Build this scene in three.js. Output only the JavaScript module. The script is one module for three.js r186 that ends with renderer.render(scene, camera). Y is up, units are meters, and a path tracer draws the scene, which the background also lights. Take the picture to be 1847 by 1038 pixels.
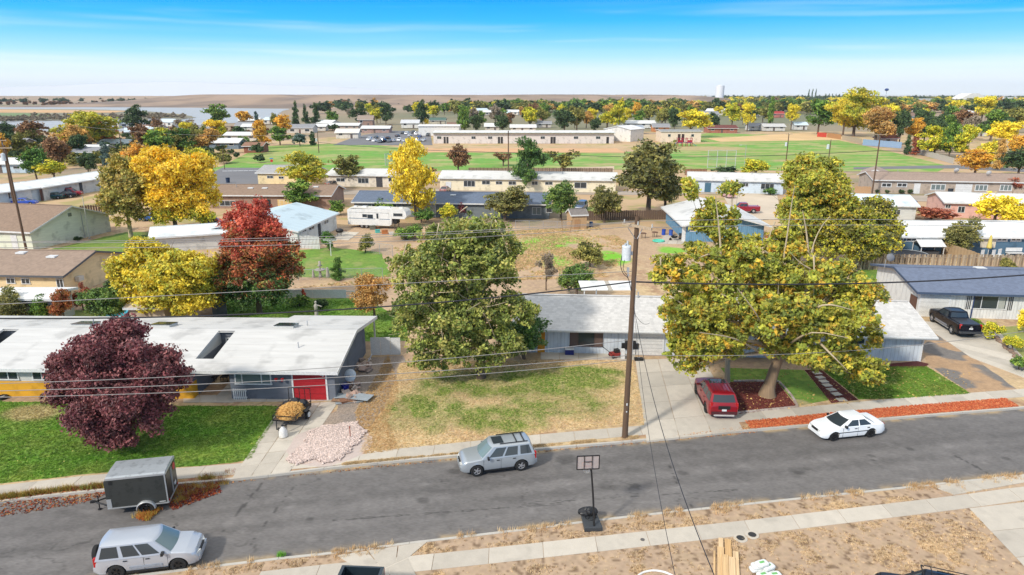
import * as THREE from 'three';
import { mergeGeometries, toCreasedNormals, mergeVertices } from 'three/addons/utils/BufferGeometryUtils.js';

// ---------------------------------------------------------------- camera, sky, sun, exposure
const scene = new THREE.Scene();
const EYE = 21, PITCH = 15.742 * Math.PI / 180, FOCAL = 1231, CX = 923.5, CY = 519;
const camera = new THREE.PerspectiveCamera(2 * Math.atan(519 / FOCAL) * 180 / Math.PI, 1024 / 575, 0.5, 40000);
camera.position.set(0, EYE, 0); camera.rotation.x = -PITCH;
scene.add(camera);
const renderer = new THREE.WebGLRenderer({ antialias: true });
renderer.toneMapping = THREE.LinearToneMapping;
renderer.toneMappingExposure = 1.28;
renderer.shadowMap.enabled = true;

const sun = new THREE.DirectionalLight(new THREE.Color(1, 0.945, 0.86), 2.9);
const SUN = new THREE.Vector3(-0.60, 0.66, 0.62).normalize();
sun.position.copy(SUN).multiplyScalar(200); sun.target.position.set(0, 0, -60);
sun.position.add(sun.target.position);
sun.castShadow = true; sun.shadow.radius = 9;
Object.assign(sun.shadow.camera, { left: -160, right: 160, top: 160, bottom: -160, near: 1, far: 600 });
sun.shadow.mapSize.set(4096, 4096);
scene.add(sun, sun.target);
scene.fog = new THREE.FogExp2(new THREE.Color(0.82, 0.90, 1.0), 0.00005);

// ---------------------------------------------------------------- noise
function rng(seed) { let s = seed >>> 0 || 1; return () => { s = (s + 0x6D2B79F5) | 0; let t = Math.imul(s ^ (s >>> 15), 1 | s); t = (t + Math.imul(t ^ (t >>> 7), 61 | t)) ^ t; return ((t ^ (t >>> 14)) >>> 0) / 4294967296; }; }
function hash(x, y, s) { let h = Math.imul(x | 0, 374761393) + Math.imul(y | 0, 668265263) + Math.imul(s | 0, 2147483647 ^ 0x5bd1e995); h = Math.imul(h ^ (h >>> 13), 1274126177); return ((h ^ (h >>> 16)) >>> 0) / 4294967296; }
function vnoise(x, y, s, per = 0) {
  const xi = Math.floor(x), yi = Math.floor(y); let fx = x - xi, fy = y - yi;
  fx = fx * fx * (3 - 2 * fx); fy = fy * fy * (3 - 2 * fy);
  const w = per ? (i) => ((i % per) + per) % per : (i) => i;
  const a = hash(w(xi), w(yi), s), b = hash(w(xi + 1), w(yi), s), c = hash(w(xi), w(yi + 1), s), d = hash(w(xi + 1), w(yi + 1), s);
  return a + (b - a) * fx + (c - a) * fy + (a - b - c + d) * fx * fy;
}
function fbm(x, y, s = 1, oct = 4, per = 0) { let v = 0, a = 0.5, n = 0; for (let i = 0; i < oct; i++) { v += a * vnoise(x, y, s + i * 17, per); n += a; a *= 0.5; x *= 2; y *= 2; per *= 2; } return v / n; }
const clamp = (v, a = 0, b = 1) => Math.min(b, Math.max(a, v));
const sst = (a, b, v) => { v = clamp((v - a) / (b - a)); return v * v * (3 - 2 * v); };
const lerp = (a, b, t) => a + (b - a) * t;
const mix3 = (a, b, t) => [lerp(a[0], b[0], t), lerp(a[1], b[1], t), lerp(a[2], b[2], t)];
const mul3 = (a, k) => [a[0] * k, a[1] * k, a[2] * k];
const enc = (v) => { v = clamp(v); return Math.round(255 * (v <= 0.0031308 ? 12.92 * v : 1.055 * Math.pow(v, 1 / 2.4) - 0.055)); };
const lin = (c) => { c /= 255; return c <= 0.04045 ? c / 12.92 : Math.pow((c + 0.055) / 1.055, 2.4); };
const S = (r, g, b) => [lin(r), lin(g), lin(b)];

// ---------------------------------------------------------------- sky: blue above, milky towards the horizon, thin level streaks
{
  const W = 1024, Hh = 2048, data = new Float32Array(W * Hh * 4);
  const ramp = [[-90, [.42, .40, .37]], [-1, [.72, .74, .76]], [0, [.80, .85, .88]], [1.2, [.77, .85, .91]], [2.0, [.66, .82, .96]], [3.0, [.38, .71, 1.0]], [4.2, [.16, .57, 1.02]], [5.6, [.03, .44, 1.05]], [7.2, [.0, .34, 1.05]], [11, [.03, .32, .9]], [20, [.26, .44, .70]], [38, [.70, .74, .79]], [60, [.82, .83, .85]], [90, [.80, .81, .83]]];
  for (let j = 0; j < Hh; j++) {
    const el = (j + 0.5) / Hh * 180 - 90;
    let k = 0; while (k < ramp.length - 2 && el > ramp[k + 1][0]) k++;
    const t = clamp((el - ramp[k][0]) / (ramp[k + 1][0] - ramp[k][0]));
    const base = mix3(ramp[k][1], ramp[k + 1][1], t);
    for (let i = 0; i < W; i++) {
      const az = i / W;
      let c = base;
      if (el > 0.2) {
        const warp = el + 0.25 * Math.sin(az * 40) + 0.5 * fbm(az * 26, el * 0.3, 91, 2, 26);
        const n = fbm(az * 22, warp * 1.9, 5, 4, 22), n2 = fbm(az * 9, warp * 0.8, 77, 3, 9);
        let streak = sst(0.53, 0.80, n) * 0.5 + sst(0.5, 0.8, n2) * 0.35;
        streak *= sst(0.3, 1.5, el) * (1 - 0.35 * sst(4.5, 7, el));
        c = mix3(base, [.80, .89, .96], streak * 0.46);
      }
      const o = (j * W + i) * 4; data[o] = c[0]; data[o + 1] = c[1]; data[o + 2] = c[2]; data[o + 3] = 1;
    }
  }
  const tex = new THREE.DataTexture(data, W, Hh, THREE.RGBAFormat, THREE.FloatType);
  tex.mapping = THREE.EquirectangularReflectionMapping; tex.magFilter = THREE.LinearFilter; tex.minFilter = THREE.LinearFilter; tex.wrapS = THREE.RepeatWrapping; tex.needsUpdate = true;
  scene.background = tex; scene.environment = tex;
}

// ---------------------------------------------------------------- placing: from a direction of view to a spot on the ground
const CP = Math.cos(PITCH), SP = Math.sin(PITCH);
function g(px, py, h = 0) { const u = (px - CX) / FOCAL, v = (py - CY) / FOCAL, z = (EYE - h) / (v * CP + SP); return [u * z, -(CP - v * SP) * z]; }
function ray(px, py) { const u = (px - CX) / FOCAL, v = (py - CY) / FOCAL; return [u, -(v * CP + SP), -(CP - v * SP)]; }
function heightAt(px, pyBase, pyTop) { const z = g(px, pyBase)[1]; const r = ray(px, pyTop); return EYE + r[1] * z / r[2]; }
const mpp = (py) => { const z = EYE / ((py - CY) / FOCAL * CP + SP); return z / FOCAL; };         // metres per photo pixel at a ground row

// ---------------------------------------------------------------- materials
let nTex = 0;
function dataTex(w, h, fn, srgb = true) {
  const d = new Uint8Array(w * h * 4);
  for (let j = 0; j < h; j++) for (let i = 0; i < w; i++) { const c = fn(i / w, j / h, i, j), o = (j * w + i) * 4; if (srgb) { d[o] = enc(c[0]); d[o + 1] = enc(c[1]); d[o + 2] = enc(c[2]); } else { d[o] = d[o + 1] = d[o + 2] = Math.round(255 * clamp(c)); } d[o + 3] = 255; }
  const t = new THREE.DataTexture(d, w, h, THREE.RGBAFormat); t.colorSpace = srgb ? THREE.SRGBColorSpace : THREE.NoColorSpace;
  t.magFilter = THREE.LinearFilter; t.minFilter = THREE.LinearMipmapLinearFilter; t.generateMipmaps = true; t.wrapS = t.wrapT = THREE.RepeatWrapping; t.needsUpdate = true; nTex++;
  return t;
}
const rep = (t, m, mv = m) => { const c = t.clone(); c.repeat.set(1 / m, 1 / mv); c.needsUpdate = true; return c; };
const fineTex = dataTex(256, 256, (u, v) => { const k = 0.72 + 0.28 * fbm(u * 32, v * 32, 3, 3, 32) + 0.12 * (fbm(u * 6, v * 6, 8, 2, 6) - .5); return [k, k, k]; });
const fineBump = dataTex(256, 256, (u, v) => fbm(u * 48, v * 48, 21, 2, 48), false);
const shingleTex = dataTex(512, 512, (u, v) => {
  const row = Math.floor(v * 28), off = hash(row, 3, 7), col = Math.floor((u + off) * 24);
  const k = 0.80 + 0.18 * hash(col, row, 11) + 0.10 * (fbm(u * 64, v * 64, 4, 2, 64) - 0.5) - (v * 28 % 1 < 0.12 ? 0.16 : 0); return [k, k, k]; });
const boardBump = dataTex(256, 64, (u) => (u * 8 % 1 < 0.07 ? 0 : 1), false);
const sidingTex = dataTex(512, 256, (u, v) => { const b = Math.floor(u * 8), k = 0.9 + 0.06 * hash(b, 1, 5) - (u * 8 % 1 < 0.10 ? 0.20 : 0) - 0.14 * sst(.45, .8, fbm(u * 8, v * 3, 15, 3, 8)); return [k, k, k]; });
const woodTex = dataTex(256, 512, (u, v) => { const k = 0.55 + 0.45 * fbm(u * 24, v * 3, 31, 3, 24); return [k, k * .97, k * .93]; });
const streakTex = dataTex(512, 512, (u, v) => { const k = 0.84 + 0.16 * fbm(u * 5, v * 30, 19, 3, 5) - 0.22 * sst(0.52, 0.8, fbm(u * 7, v * 7, 33, 4, 7)); return [k, k * .99, k * .97]; });
function mat(rgb, o = {}) {
  const { map, m = 1.5, mv, bump, bm = 1, bs = 0.006, phys, ...r } = o;
  const M = new (phys ? THREE.MeshPhysicalMaterial : THREE.MeshStandardMaterial)({ roughness: 0.85, metalness: 0, ...r });
  M.color.setRGB(...rgb);
  if (map) M.map = rep(map, m, mv || m);
  if (bump) { M.bumpMap = rep(bump, bm); M.bumpScale = bs; }
  return M;
}
const matCache = {};
const cm = (key, f) => matCache[key] || (matCache[key] = f());
const paint = (rgb, r = .75) => cm('p' + rgb.map((v) => v.toFixed(3)) + r, () => mat(rgb, { roughness: r, map: fineTex, m: 2.2 }));
const wallM = (rgb) => cm('w' + rgb.map((v) => v.toFixed(3)), () => mat(rgb, { roughness: .9, map: streakTex, m: 5 }));
const boardM = (rgb) => cm('b' + rgb.map((v) => v.toFixed(3)), () => mat(rgb, { roughness: .85, map: sidingTex, m: 2.4, mv: 3, bump: boardBump, bm: 2.4, bs: .012 }));
const roofM = (rgb) => cm('r' + rgb.map((v) => v.toFixed(3)), () => mat(rgb, { roughness: .95, map: shingleTex, m: 7 }));
const flatRoofM = (rgb) => cm('f' + rgb.map((v) => v.toFixed(3)), () => mat(rgb, { roughness: .8, map: streakTex, m: 9 }));
const woodM = (rgb) => cm('wd' + rgb.map((v) => v.toFixed(3)), () => mat(rgb, { roughness: .9, map: woodTex, m: .9, mv: 2.6 }));
const glassM = mat([.035, .045, .055], { roughness: .08, metalness: 0, phys: true, specularIntensity: 1, ior: 1.6 });
const paleGlassM = mat([.16, .20, .20], { roughness: .15, phys: true });
const carGlassM = mat([.035, .045, .052], { roughness: .05, phys: true, ior: 1.6 });
const carGlassPaleM = mat([.16, .22, .22], { roughness: .08, phys: true, ior: 1.55 });
const whiteM = paint([.78, .78, .76], .55), blackM = mat([.012, .012, .013], { roughness: .5 }), rubberM = mat([.018, .018, .018], { roughness: .9, map: fineTex, m: .4 });
const steelM = mat([.45, .46, .47], { roughness: .4, metalness: .8 }), galvM = mat([.42, .43, .44], { roughness: .55, metalness: .4 }), rimM = mat([.55, .55, .56], { roughness: .35, metalness: .7 }), rimDarkM = mat([.03, .03, .03], { roughness: .4, metalness: .5 });
const redLampM = mat([.45, .015, .015], { roughness: .2 }), clearLampM = mat([.62, .62, .58], { roughness: .12 }), amberM = mat([.6, .22, .02], { roughness: .2 });

// ---------------------------------------------------------------- geometry helpers
function box(w, h, d, x = 0, y = 0, z = 0, ry = 0, rx = 0, rz = 0) { const b = new THREE.BoxGeometry(w, h, d); if (rx) b.rotateX(rx); if (rz) b.rotateZ(rz); if (ry) b.rotateY(ry); b.translate(x, y, z); return b; }
function cyl(r0, r1, h, n = 12, x = 0, y = 0, z = 0) { const c = new THREE.CylinderGeometry(r1, r0, h, n); c.translate(x, y + h / 2, z); return c; }
function clean(ge) { let q = ge.index ? ge.toNonIndexed() : ge; for (const k of Object.keys(q.attributes)) if (!['position', 'normal', 'uv'].includes(k)) q.deleteAttribute(k); if (!q.attributes.normal) q.computeVertexNormals(); if (!q.attributes.uv) q.setAttribute('uv', new THREE.BufferAttribute(new Float32Array(q.attributes.position.count * 2), 2)); return q; }
function merge(list) { return list.length === 1 ? clean(list[0]) : mergeGeometries(list.map(clean)); }
function boxUV(ge) {                                                  // uv in metres from the face's main direction
  const q = clean(ge), p = q.attributes.position, uv = new Float32Array(p.count * 2), a = new THREE.Vector3(), b = new THREE.Vector3(), c = new THREE.Vector3();
  for (let i = 0; i < p.count; i += 3) {
    a.fromBufferAttribute(p, i); b.fromBufferAttribute(p, i + 1).sub(a); c.fromBufferAttribute(p, i + 2).sub(a); b.cross(c);
    const ax = Math.abs(b.x), ay = Math.abs(b.y), az = Math.abs(b.z);
    for (let k = 0; k < 3; k++) { const x = p.getX(i + k), y = p.getY(i + k), z = p.getZ(i + k); const o = (i + k) * 2;
      if (ay >= ax && ay >= az) { uv[o] = x; uv[o + 1] = z; } else if (ax >= az) { uv[o] = z; uv[o + 1] = y; } else { uv[o] = x; uv[o + 1] = y; } }
  }
  q.setAttribute('uv', new THREE.BufferAttribute(uv, 2)); return q;
}
const used = {};
function numbered(n) { if (!(n in used)) { used[n] = 0; return n; } used[n]++; return n + '_' + String(used[n]).padStart(3, '0'); }
function mesh(name, geos, m, parent, keepUV) {
  const ge = merge(Array.isArray(geos) ? geos : [geos]);
  const o = new THREE.Mesh(keepUV ? ge : boxUV(ge), m); o.name = parent ? name : numbered(name); o.castShadow = o.receiveShadow = true; (parent || scene).add(o); return o;
}
function inst(name, ge, m, parent) { const o = new THREE.Mesh(ge, m); o.name = name; o.castShadow = o.receiveShadow = true; parent.add(o); return o; }   // a shared shape
function tag(o, label, category, group) { o.userData = { label, category }; if (group) o.userData.group = group; return o; }
function thing(name, label, category, pos = [0, 0, 0], ry = 0, group) { const o = new THREE.Group(); o.name = numbered(name); o.position.set(...pos); o.rotation.y = ry; scene.add(o); return tag(o, label, category, group); }
function dup(root, pos, ry, label, group, scale) { const r = root.clone(); r.name = numbered(root.name.replace(/_\d+$/, '')); r.userData = { ...root.userData }; r.position.set(...pos); r.rotation.y = ry; if (label) r.userData.label = label; if (group) r.userData.group = group; if (scale) r.scale.set(...scale); scene.add(r); return r; }
function struct(o, label) { o.userData.kind = 'structure'; if (label) o.userData.label = label; return o; }
function stuff(o, label, category) { o.userData.kind = 'stuff'; if (label) o.userData.label = label; if (category) o.userData.category = category; return o; }
function tube(pts, r, seg = 6, n) { const c = new THREE.CatmullRomCurve3(pts.map((p) => new THREE.Vector3(...p))); return new THREE.TubeGeometry(c, n || Math.max(2, pts.length * 3), r, seg, false); }
function taper(pts, r0, r1, seg = 7, rings = 8) {                     // a limb: a bent, tapering tube
  const c = new THREE.CatmullRomCurve3(pts.map((p) => new THREE.Vector3(...p))), P = [], I = [];
  const fr = c.computeFrenetFrames(rings, false);
  for (let i = 0; i <= rings; i++) { const p = c.getPointAt(i / rings), r = lerp(r0, r1, Math.pow(i / rings, .8)); for (let k = 0; k < seg; k++) { const a = k / seg * 6.2832; const v = p.clone().addScaledVector(fr.normals[i], Math.cos(a) * r).addScaledVector(fr.binormals[i], Math.sin(a) * r); P.push(v.x, v.y, v.z); } }
  for (let i = 0; i < rings; i++) for (let k = 0; k < seg; k++) { const a = i * seg + k, b = i * seg + (k + 1) % seg, cc = a + seg, d = b + seg; I.push(a, b, cc, b, d, cc); }
  const ge = new THREE.BufferGeometry(); ge.setAttribute('position', new THREE.Float32BufferAttribute(P, 3)); ge.setIndex(I); ge.computeVertexNormals(); return ge;
}
function extrudePoly(pts, depth, o = {}) { const s = new THREE.Shape(pts.map((p) => new THREE.Vector2(...p))); return new THREE.ExtrudeGeometry(s, { depth, bevelEnabled: false, ...o }); }

// ---------------------------------------------------------------- sheets of ground, each with a colour worked out for its own spot
function inPoly(x, z, P) { let c = false; for (let i = 0, j = P.length - 1; i < P.length; j = i++) if ((P[i][1] > z) !== (P[j][1] > z) && x < (P[j][0] - P[i][0]) * (z - P[i][1]) / (P[j][1] - P[i][1]) + P[i][0]) c = !c; return c; }
function wobble(P, amp, step = 0.5, seed = 1) { const out = []; for (let i = 0; i < P.length; i++) { const a = P[i], b = P[(i + 1) % P.length], L = Math.hypot(b[0] - a[0], b[1] - a[1]), n = Math.max(1, Math.round(L / step)); for (let k = 0; k < n; k++) { const t = k / n, nx = -(b[1] - a[1]) / L, nz = (b[0] - a[0]) / L, x = lerp(a[0], b[0], t), z = lerp(a[1], b[1], t), w = (fbm(x * .9, z * .9, seed, 3) - .5) * 2 * amp; out.push([x + nx * w, z + nz * w]); } } return out; }
function sheet(name, P, y, colorFn, o = {}) {
  const { res = 14, rough = .95, thick = 0, label, bump = .02, holes } = o;
  let x0 = 1e9, x1 = -1e9, z0 = 1e9, z1 = -1e9; for (const p of P) { x0 = Math.min(x0, p[0]); x1 = Math.max(x1, p[0]); z0 = Math.min(z0, p[1]); z1 = Math.max(z1, p[1]); }
  const w = x1 - x0, d = z1 - z0, tw = Math.min(2048, Math.max(32, Math.round(w * res))), th = Math.min(2048, Math.max(32, Math.round(d * res)));
  const t = dataTex(tw, th, (u, v) => colorFn(x0 + u * w, z0 + v * d));
  t.wrapS = t.wrapT = THREE.ClampToEdgeWrapping;
  const s = new THREE.Shape(P.map((p) => new THREE.Vector2(p[0], -p[1])));
  if (holes) for (const H of holes) s.holes.push(new THREE.Path(H.map((p) => new THREE.Vector2(p[0], -p[1]))));
  let ge = thick ? new THREE.ExtrudeGeometry(s, { depth: thick, bevelEnabled: false }) : new THREE.ShapeGeometry(s);
  ge.rotateX(-Math.PI / 2); if (thick) ge.translate(0, -thick, 0);
  ge = clean(ge);
  const p = ge.attributes.position, uv = new Float32Array(p.count * 2);
  for (let i = 0; i < p.count; i++) { uv[2 * i] = (p.getX(i) - x0) / w; uv[2 * i + 1] = (p.getZ(i) - z0) / d; }
  ge.setAttribute('uv', new THREE.BufferAttribute(uv, 2)); ge.translate(0, y, 0);
  const m = new THREE.MeshStandardMaterial({ map: t, roughness: rough });
  const q = new THREE.Mesh(ge, m); q.name = numbered(name); q.receiveShadow = true; scene.add(q); return struct(q, label);
}
const px = (list, h = 0) => list.map((p) => g(p[0], p[1], h));
// ---------------------------------------------------------------- colours of the ground
const DIRT = S(174, 140, 108), DRY = S(200, 173, 130), STRAW = S(214, 190, 148), GREEN = S(122, 156, 54), LUSH = S(104, 152, 42), DARKG = S(86, 118, 44), OLIVE = S(138, 140, 66), CONC = S(196, 187, 172), ASPH = S(113, 109, 106);
const grain = (x, z, s = 9) => 0.82 + 0.36 * hash(Math.floor(x * 22), Math.floor(z * 22), s) * 0.5 + 0.3 * (fbm(x * 5, z * 5, s, 2) - .5);
function dryC(x, z) { const n = fbm(x * .5, z * .5, 4, 4), m = fbm(x * 2.3, z * 2.3, 14, 3); let c = mix3(DIRT, DRY, sst(.35, .6, n)); c = mix3(c, STRAW, sst(.5, .75, m) * .7); c = mix3(c, S(122, 92, 60), sst(.60, .78, fbm(x * 3.1, z * 3.1, 44, 3)) * .5); return mul3(c, grain(x, z)); }
function dirtC(x, z) { const n = fbm(x * .35, z * .35, 24, 4), m = fbm(x * 3, z * 3, 64, 3); let c = mix3(S(170, 142, 116), S(200, 170, 136), n); c = mix3(c, DRY, sst(.55, .7, m) * .5); return mul3(c, grain(x, z)); }
function grassC(x, z, lush = 1, dry = 0) { const n = fbm(x * .6, z * .6, 34, 4), m = fbm(x * 4, z * 4, 54, 3); let c = mix3(mix3(OLIVE, GREEN, .6), LUSH, clamp(n * 1.4 - .25) * lush); c = mix3(c, DARKG, sst(.48, .75, m) * .55); c = mix3(c, S(150, 170, 70), sst(.62, .8, fbm(x * 1.3, z * 1.3, 71, 3)) * .6); c = mix3(c, DRY, clamp(dry)); return mul3(c, .92 * grain(x, z)); }
const blob = (x, z, p, rx, rz) => { const q = g(p[0], p[1]); return 1 - sst(.5, 1, Math.hypot((x - q[0]) / rx, (z - q[1]) / rz) + .5 * (fbm(x * .6, z * .6, 83, 3) - .5)); };

// kerb lines, from left to right
const farK = [[-130, -15.2], ...px([[0, 906], [100, 891], [430, 864], [640, 838], [860, 819], [1127, 797], [1340, 777], [1600, 755], [1834, 736]]), [130, -58.6]];
const nearK = [[-130, -5.5], ...px([[270, 1036], [480, 1010], [602, 998], [775, 975], [920, 959], [1089, 937], [1380, 906], [1602, 883], [1677, 875], [1847, 857]]), [130, -51]];
const along = (K, x) => { let i = 0; while (i < K.length - 2 && x > K[i + 1][0]) i++; const a = K[i], b = K[i + 1]; return lerp(a[1], b[1], (x - a[0]) / (b[0] - a[0])); };
const farZ = (x) => along(farK, x), nearZ = (x) => along(nearK, x);

// the plain out to the horizon, lying a little below everything nearer
sheet('plain', [[-7500, 60], [7500, 60], [7500, -9000], [-7500, -9000]], -0.45, (x, z) => { const n = fbm(x * .004, z * .0012, 3, 4); return mix3(S(156, 136, 110), S(116, 116, 84), sst(.35, .62, n)); }, { res: .06, label: 'dry brown plain running out to the horizon' });

// the block beyond the road: yards of dirt and dry grass
const landFar = [...farK, [130, -112], [-130, -112]];
sheet('ground', landFar, 0, (x, z) => {
  let c = dryC(x, z); const t = sst(-44, -52, z); c = mix3(c, dirtC(x, z), t * sst(.3, .6, fbm(x * .09, z * .09, 6, 3)));
  const lawns = Math.max(blob(x, z, [975, 440], 4.5, 6), .9 * blob(x, z, [1010, 432], 5, 4), blob(x, z, [1105, 465], 2.6, 5), .9 * blob(x, z, [1210, 452], 2.5, 3), .8 * blob(x, z, [1000, 472], 3, 4));
  c = mix3(c, mul3(S(122, 186, 40), grain(x, z)), lawns);
  const worn = Math.max(blob(x, z, [1000, 372], 7, 4), .6 * blob(x, z, [850, 380], 10, 6));
  c = mix3(c, grassC(x, z), worn * .5);
  return c;
}, { res: 8, label: 'dry dirt yards between the houses' });
sheet('ground', [[-320, -112.02], [320, -112.02], [320, -420], [-320, -420]], -0.02, (x, z) => {
  const n = fbm(x * .05, z * .05, 6, 4), m = fbm(x * .3, z * .3, 16, 3); let c = mix3(DIRT, DRY, n); c = mix3(c, OLIVE, sst(.5, .75, m) * .6); c = mix3(c, S(120, 112, 104), sst(.55, .7, fbm(x * .03, z * .04, 61, 3)) * .5); return c;
}, { res: 3, label: 'dry ground around the middle houses' });

const CRACKS = [[[395, 960], [470, 868], .05], [[440, 990], [530, 870], .04], [[300, 900], [330, 985], .03], [[1720, 818], [1806, 864], .06], [[940, 905], [1330, 880], .03], [[600, 935], [1010, 905], .04], [[1200, 830], [1250, 920], .03]].map(([a, b, w]) => [g(...a), g(...b), w]), OIL = [[1570, 819, .3], [1574, 827, .25], [1815, 824, .4], [1640, 807, .3], [818, 848, .5], [1018, 826, .9], [555, 933, .3], [1230, 850, .5], [760, 900, .5], [1440, 850, .35]].map(([x, y, r]) => [g(x, y), r]);
const segD = (x, z, a, b) => { const dx = b[0] - a[0], dz = b[1] - a[1], t = clamp(((x - a[0]) * dx + (z - a[1]) * dz) / (dx * dx + dz * dz)); return Math.hypot(x - a[0] - t * dx, z - a[1] - t * dz); };
// the road, a step below the lots
sheet('road', [...farK.map((p) => [p[0], p[1] - .1]), ...nearK.slice().reverse().map((p) => [p[0], p[1] + .1])], -0.12, (x, z) => {
  const f = (z - nearZ(x)) / (farZ(x) - nearZ(x));
  const s = x + z * .2; let k = .93 + .22 * (fbm(s * .16, f * 5, 7, 4) - .5) + .28 * (fbm(x * 2.2, z * 2.2, 41, 3) - .5);
  const tr = (c, w) => Math.exp(-Math.pow((f - c) / w, 2));
  k -= .15 * (tr(.60, .05) + tr(.38, .05)) * (.4 + fbm(s * .2, 2, 8, 3)) + .14 * tr(.75, .07) * fbm(s * .3, 1, 9, 2);
  k += .16 * (tr(.49, .05) + tr(.28, .06)) * sst(.35, .7, fbm(s * .35, f * 9, 12, 3));
  k -= .14 * sst(.66, .8, fbm(x * .55, z * .9, 52, 3));                                    // oil and tar patches
  k += .45 * sst(.70, .82, fbm(x * 1.1, z * 2.2, 62, 3)) * .4;
  let c = mul3(ASPH, k);
  for (const [a, b, w] of CRACKS) { const d = segD(x, z, a, b) + .25 * (fbm(x * 2, z * 2, 71, 2) - .5); c = mul3(c, 1 - .5 * (1 - sst(w * .4, w, Math.abs(d)))); }
  for (const [q, r] of OIL) { const d = Math.hypot(x - q[0], (z - q[1]) * 1.3) / r + .6 * (fbm(x * 3, z * 3, 81, 2) - .5); c = mul3(c, 1 - .38 * (1 - sst(.5, 1, d))); }
  const crack = Math.abs(fbm(x * .45, z * .45, 99, 3) - .5); c = mul3(c, 1 - .35 * (1 - sst(.002, .008, crack)) * sst(.5, .62, fbm(x * .12, z * .3, 31, 2)));
  c = mix3(c, mul3(DRY, .75), (tr(.015, .05) + tr(.99, .03)) * sst(.35, .65, fbm(x * 1.2, z * 1.2, 23, 3)) * .8);  // dust along the gutters
  const h = hash(Math.floor(x * 16), Math.floor(z * 16), 77); return mul3(c, .86 + .28 * h);
}, { res: 15.7, label: 'worn grey asphalt street crossing the view' });

// the near side lots
const landNear = [...nearK, [130, 40], [-130, 40]];
sheet('ground', landNear, 0, (x, z) => {
  let c = mix3(dirtC(x, z), mul3(S(176, 152, 128), grain(x, z)), .6);
  const tuft = sst(.53, .66, fbm(x * 1.2, z * 1.2, 18, 4)); c = mix3(c, mul3(S(206, 174, 128), grain(x, z)), tuft * .75 * sst(.38, .56, fbm(x * .25, z * .25, 28, 2)));
  c = mix3(c, S(98, 76, 54), sst(.66, .76, fbm(x * 4.2, z * 4.2, 58, 2)) * .75);
  return c;
}, { res: 8, label: 'bare dirt yard on the near side of the street' });

// ---------------------------------------------------------------- kerbs, pavement slabs, drives
const concTex = dataTex(512, 512, (u, v) => { const k = .84 + .16 * fbm(u * 9, v * 9, 2, 4, 9) - .10 * sst(.55, .75, fbm(u * 4, v * 4, 12, 3, 4)) + .06 * (fbm(u * 90, v * 90, 5, 1, 90) - .5); return [k, k * .99, k * .965]; });
const concMs = [.60, .55, .64].map((k, i) => mat([k * .95, k * .86, k * .73], { map: concTex, m: 3.3 + i * .7, roughness: .92 }));
const concDarkM = mat([.36, .34, .31], { map: concTex, m: 4.1, roughness: .92 }), kerbM = mat([.52, .49, .44], { map: concTex, m: 2.3, roughness: .9 });
function prism(q, y0, y1) {                                            // a quad a,b,c,d (plan) raised from y0 to y1
  const P = [], v = (p, y) => [p[0], y, p[1]], tri = (...t) => t.forEach((k) => P.push(...k));
  let area = 0; for (let i = 0; i < q.length; i++) { const a = q[i], b = q[(i + 1) % q.length]; area += a[0] * b[1] - b[0] * a[1]; }
  if (area > 0) q = q.slice().reverse();
  for (let i = 1; i < q.length - 1; i++) tri(v(q[0], y1), v(q[i], y1), v(q[i + 1], y1));
  for (let i = 0; i < q.length; i++) { const a = q[i], b = q[(i + 1) % q.length]; tri(v(a, y0), v(b, y0), v(b, y1), v(a, y0), v(b, y1), v(a, y1)); }
  const ge = new THREE.BufferGeometry(); ge.setAttribute('position', new THREE.Float32BufferAttribute(P, 3)); ge.computeVertexNormals(); return ge;
}
function slabs(name, label, edge, nu, nv, y = .025, gap = .018, dark) {   // edge: four corners a(0,0) b(1,0) c(1,1) d(0,1)
  const o = new THREE.Group(); o.name = numbered(name); scene.add(o); struct(o, label);
  const at = (u, v) => [lerp(lerp(edge[0][0], edge[1][0], u), lerp(edge[3][0], edge[2][0], u), v), lerp(lerp(edge[0][1], edge[1][1], u), lerp(edge[3][1], edge[2][1], u), v)];
  const L = Math.hypot(edge[1][0] - edge[0][0], edge[1][1] - edge[0][1]) || 1, D = Math.hypot(edge[3][0] - edge[0][0], edge[3][1] - edge[0][1]) || 1, gu = gap / L, gv = gap / D;
  for (let i = 0; i < nu; i++) for (let j = 0; j < nv; j++) {
    const k = hash(i, j, nu * 7 + nv + Math.round(edge[0][0] * 10));
    mesh('slab', prism([at(i / nu + gu, j / nv + gv), at((i + 1) / nu - gu, j / nv + gv), at((i + 1) / nu - gu, (j + 1) / nv - gv), at(i / nu + gu, (j + 1) / nv - gv)], -.1, y + .012 * (k - .5)), dark ? concDarkM : concMs[Math.floor(k * 2.99)], o);
  }
  return o;
}
function strip(name, label, lineA, lineB, xs, y) {                     // a pavement between two lines z(x), cut at the xs
  const o = new THREE.Group(); o.name = numbered(name); scene.add(o); struct(o, label);
  for (let i = 0; i < xs.length - 1; i++) { const a = xs[i] + .012, b = xs[i + 1] - .012, k = hash(i, 5, 3 + xs.length); mesh('slab', prism([[a, lineA(a)], [b, lineA(b)], [b, lineB(b)], [a, lineB(a)]], -.1, y + .01 * (k - .5)), concMs[Math.floor(k * 2.99)], o); }
  return o;
}
const range = (a, b, s) => { const r = []; for (let x = a; x <= b + 1e-6; x += s) r.push(x); return r; };
function kerb(name, label, K, side, xs) {                              // side +1: lot lies at larger z
  const o = new THREE.Group(); o.name = numbered(name); scene.add(o); struct(o, label); const f = (x) => along(K, x);
  for (let i = 0; i < xs.length - 1; i++) { const a = xs[i] + .01, b = xs[i + 1] - .01; mesh('kerb_stone', prism([[a, f(a)], [b, f(b)], [b, f(b) + side * .17], [a, f(a) + side * .17]], -.14, .018), kerbM, o); }
}
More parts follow.
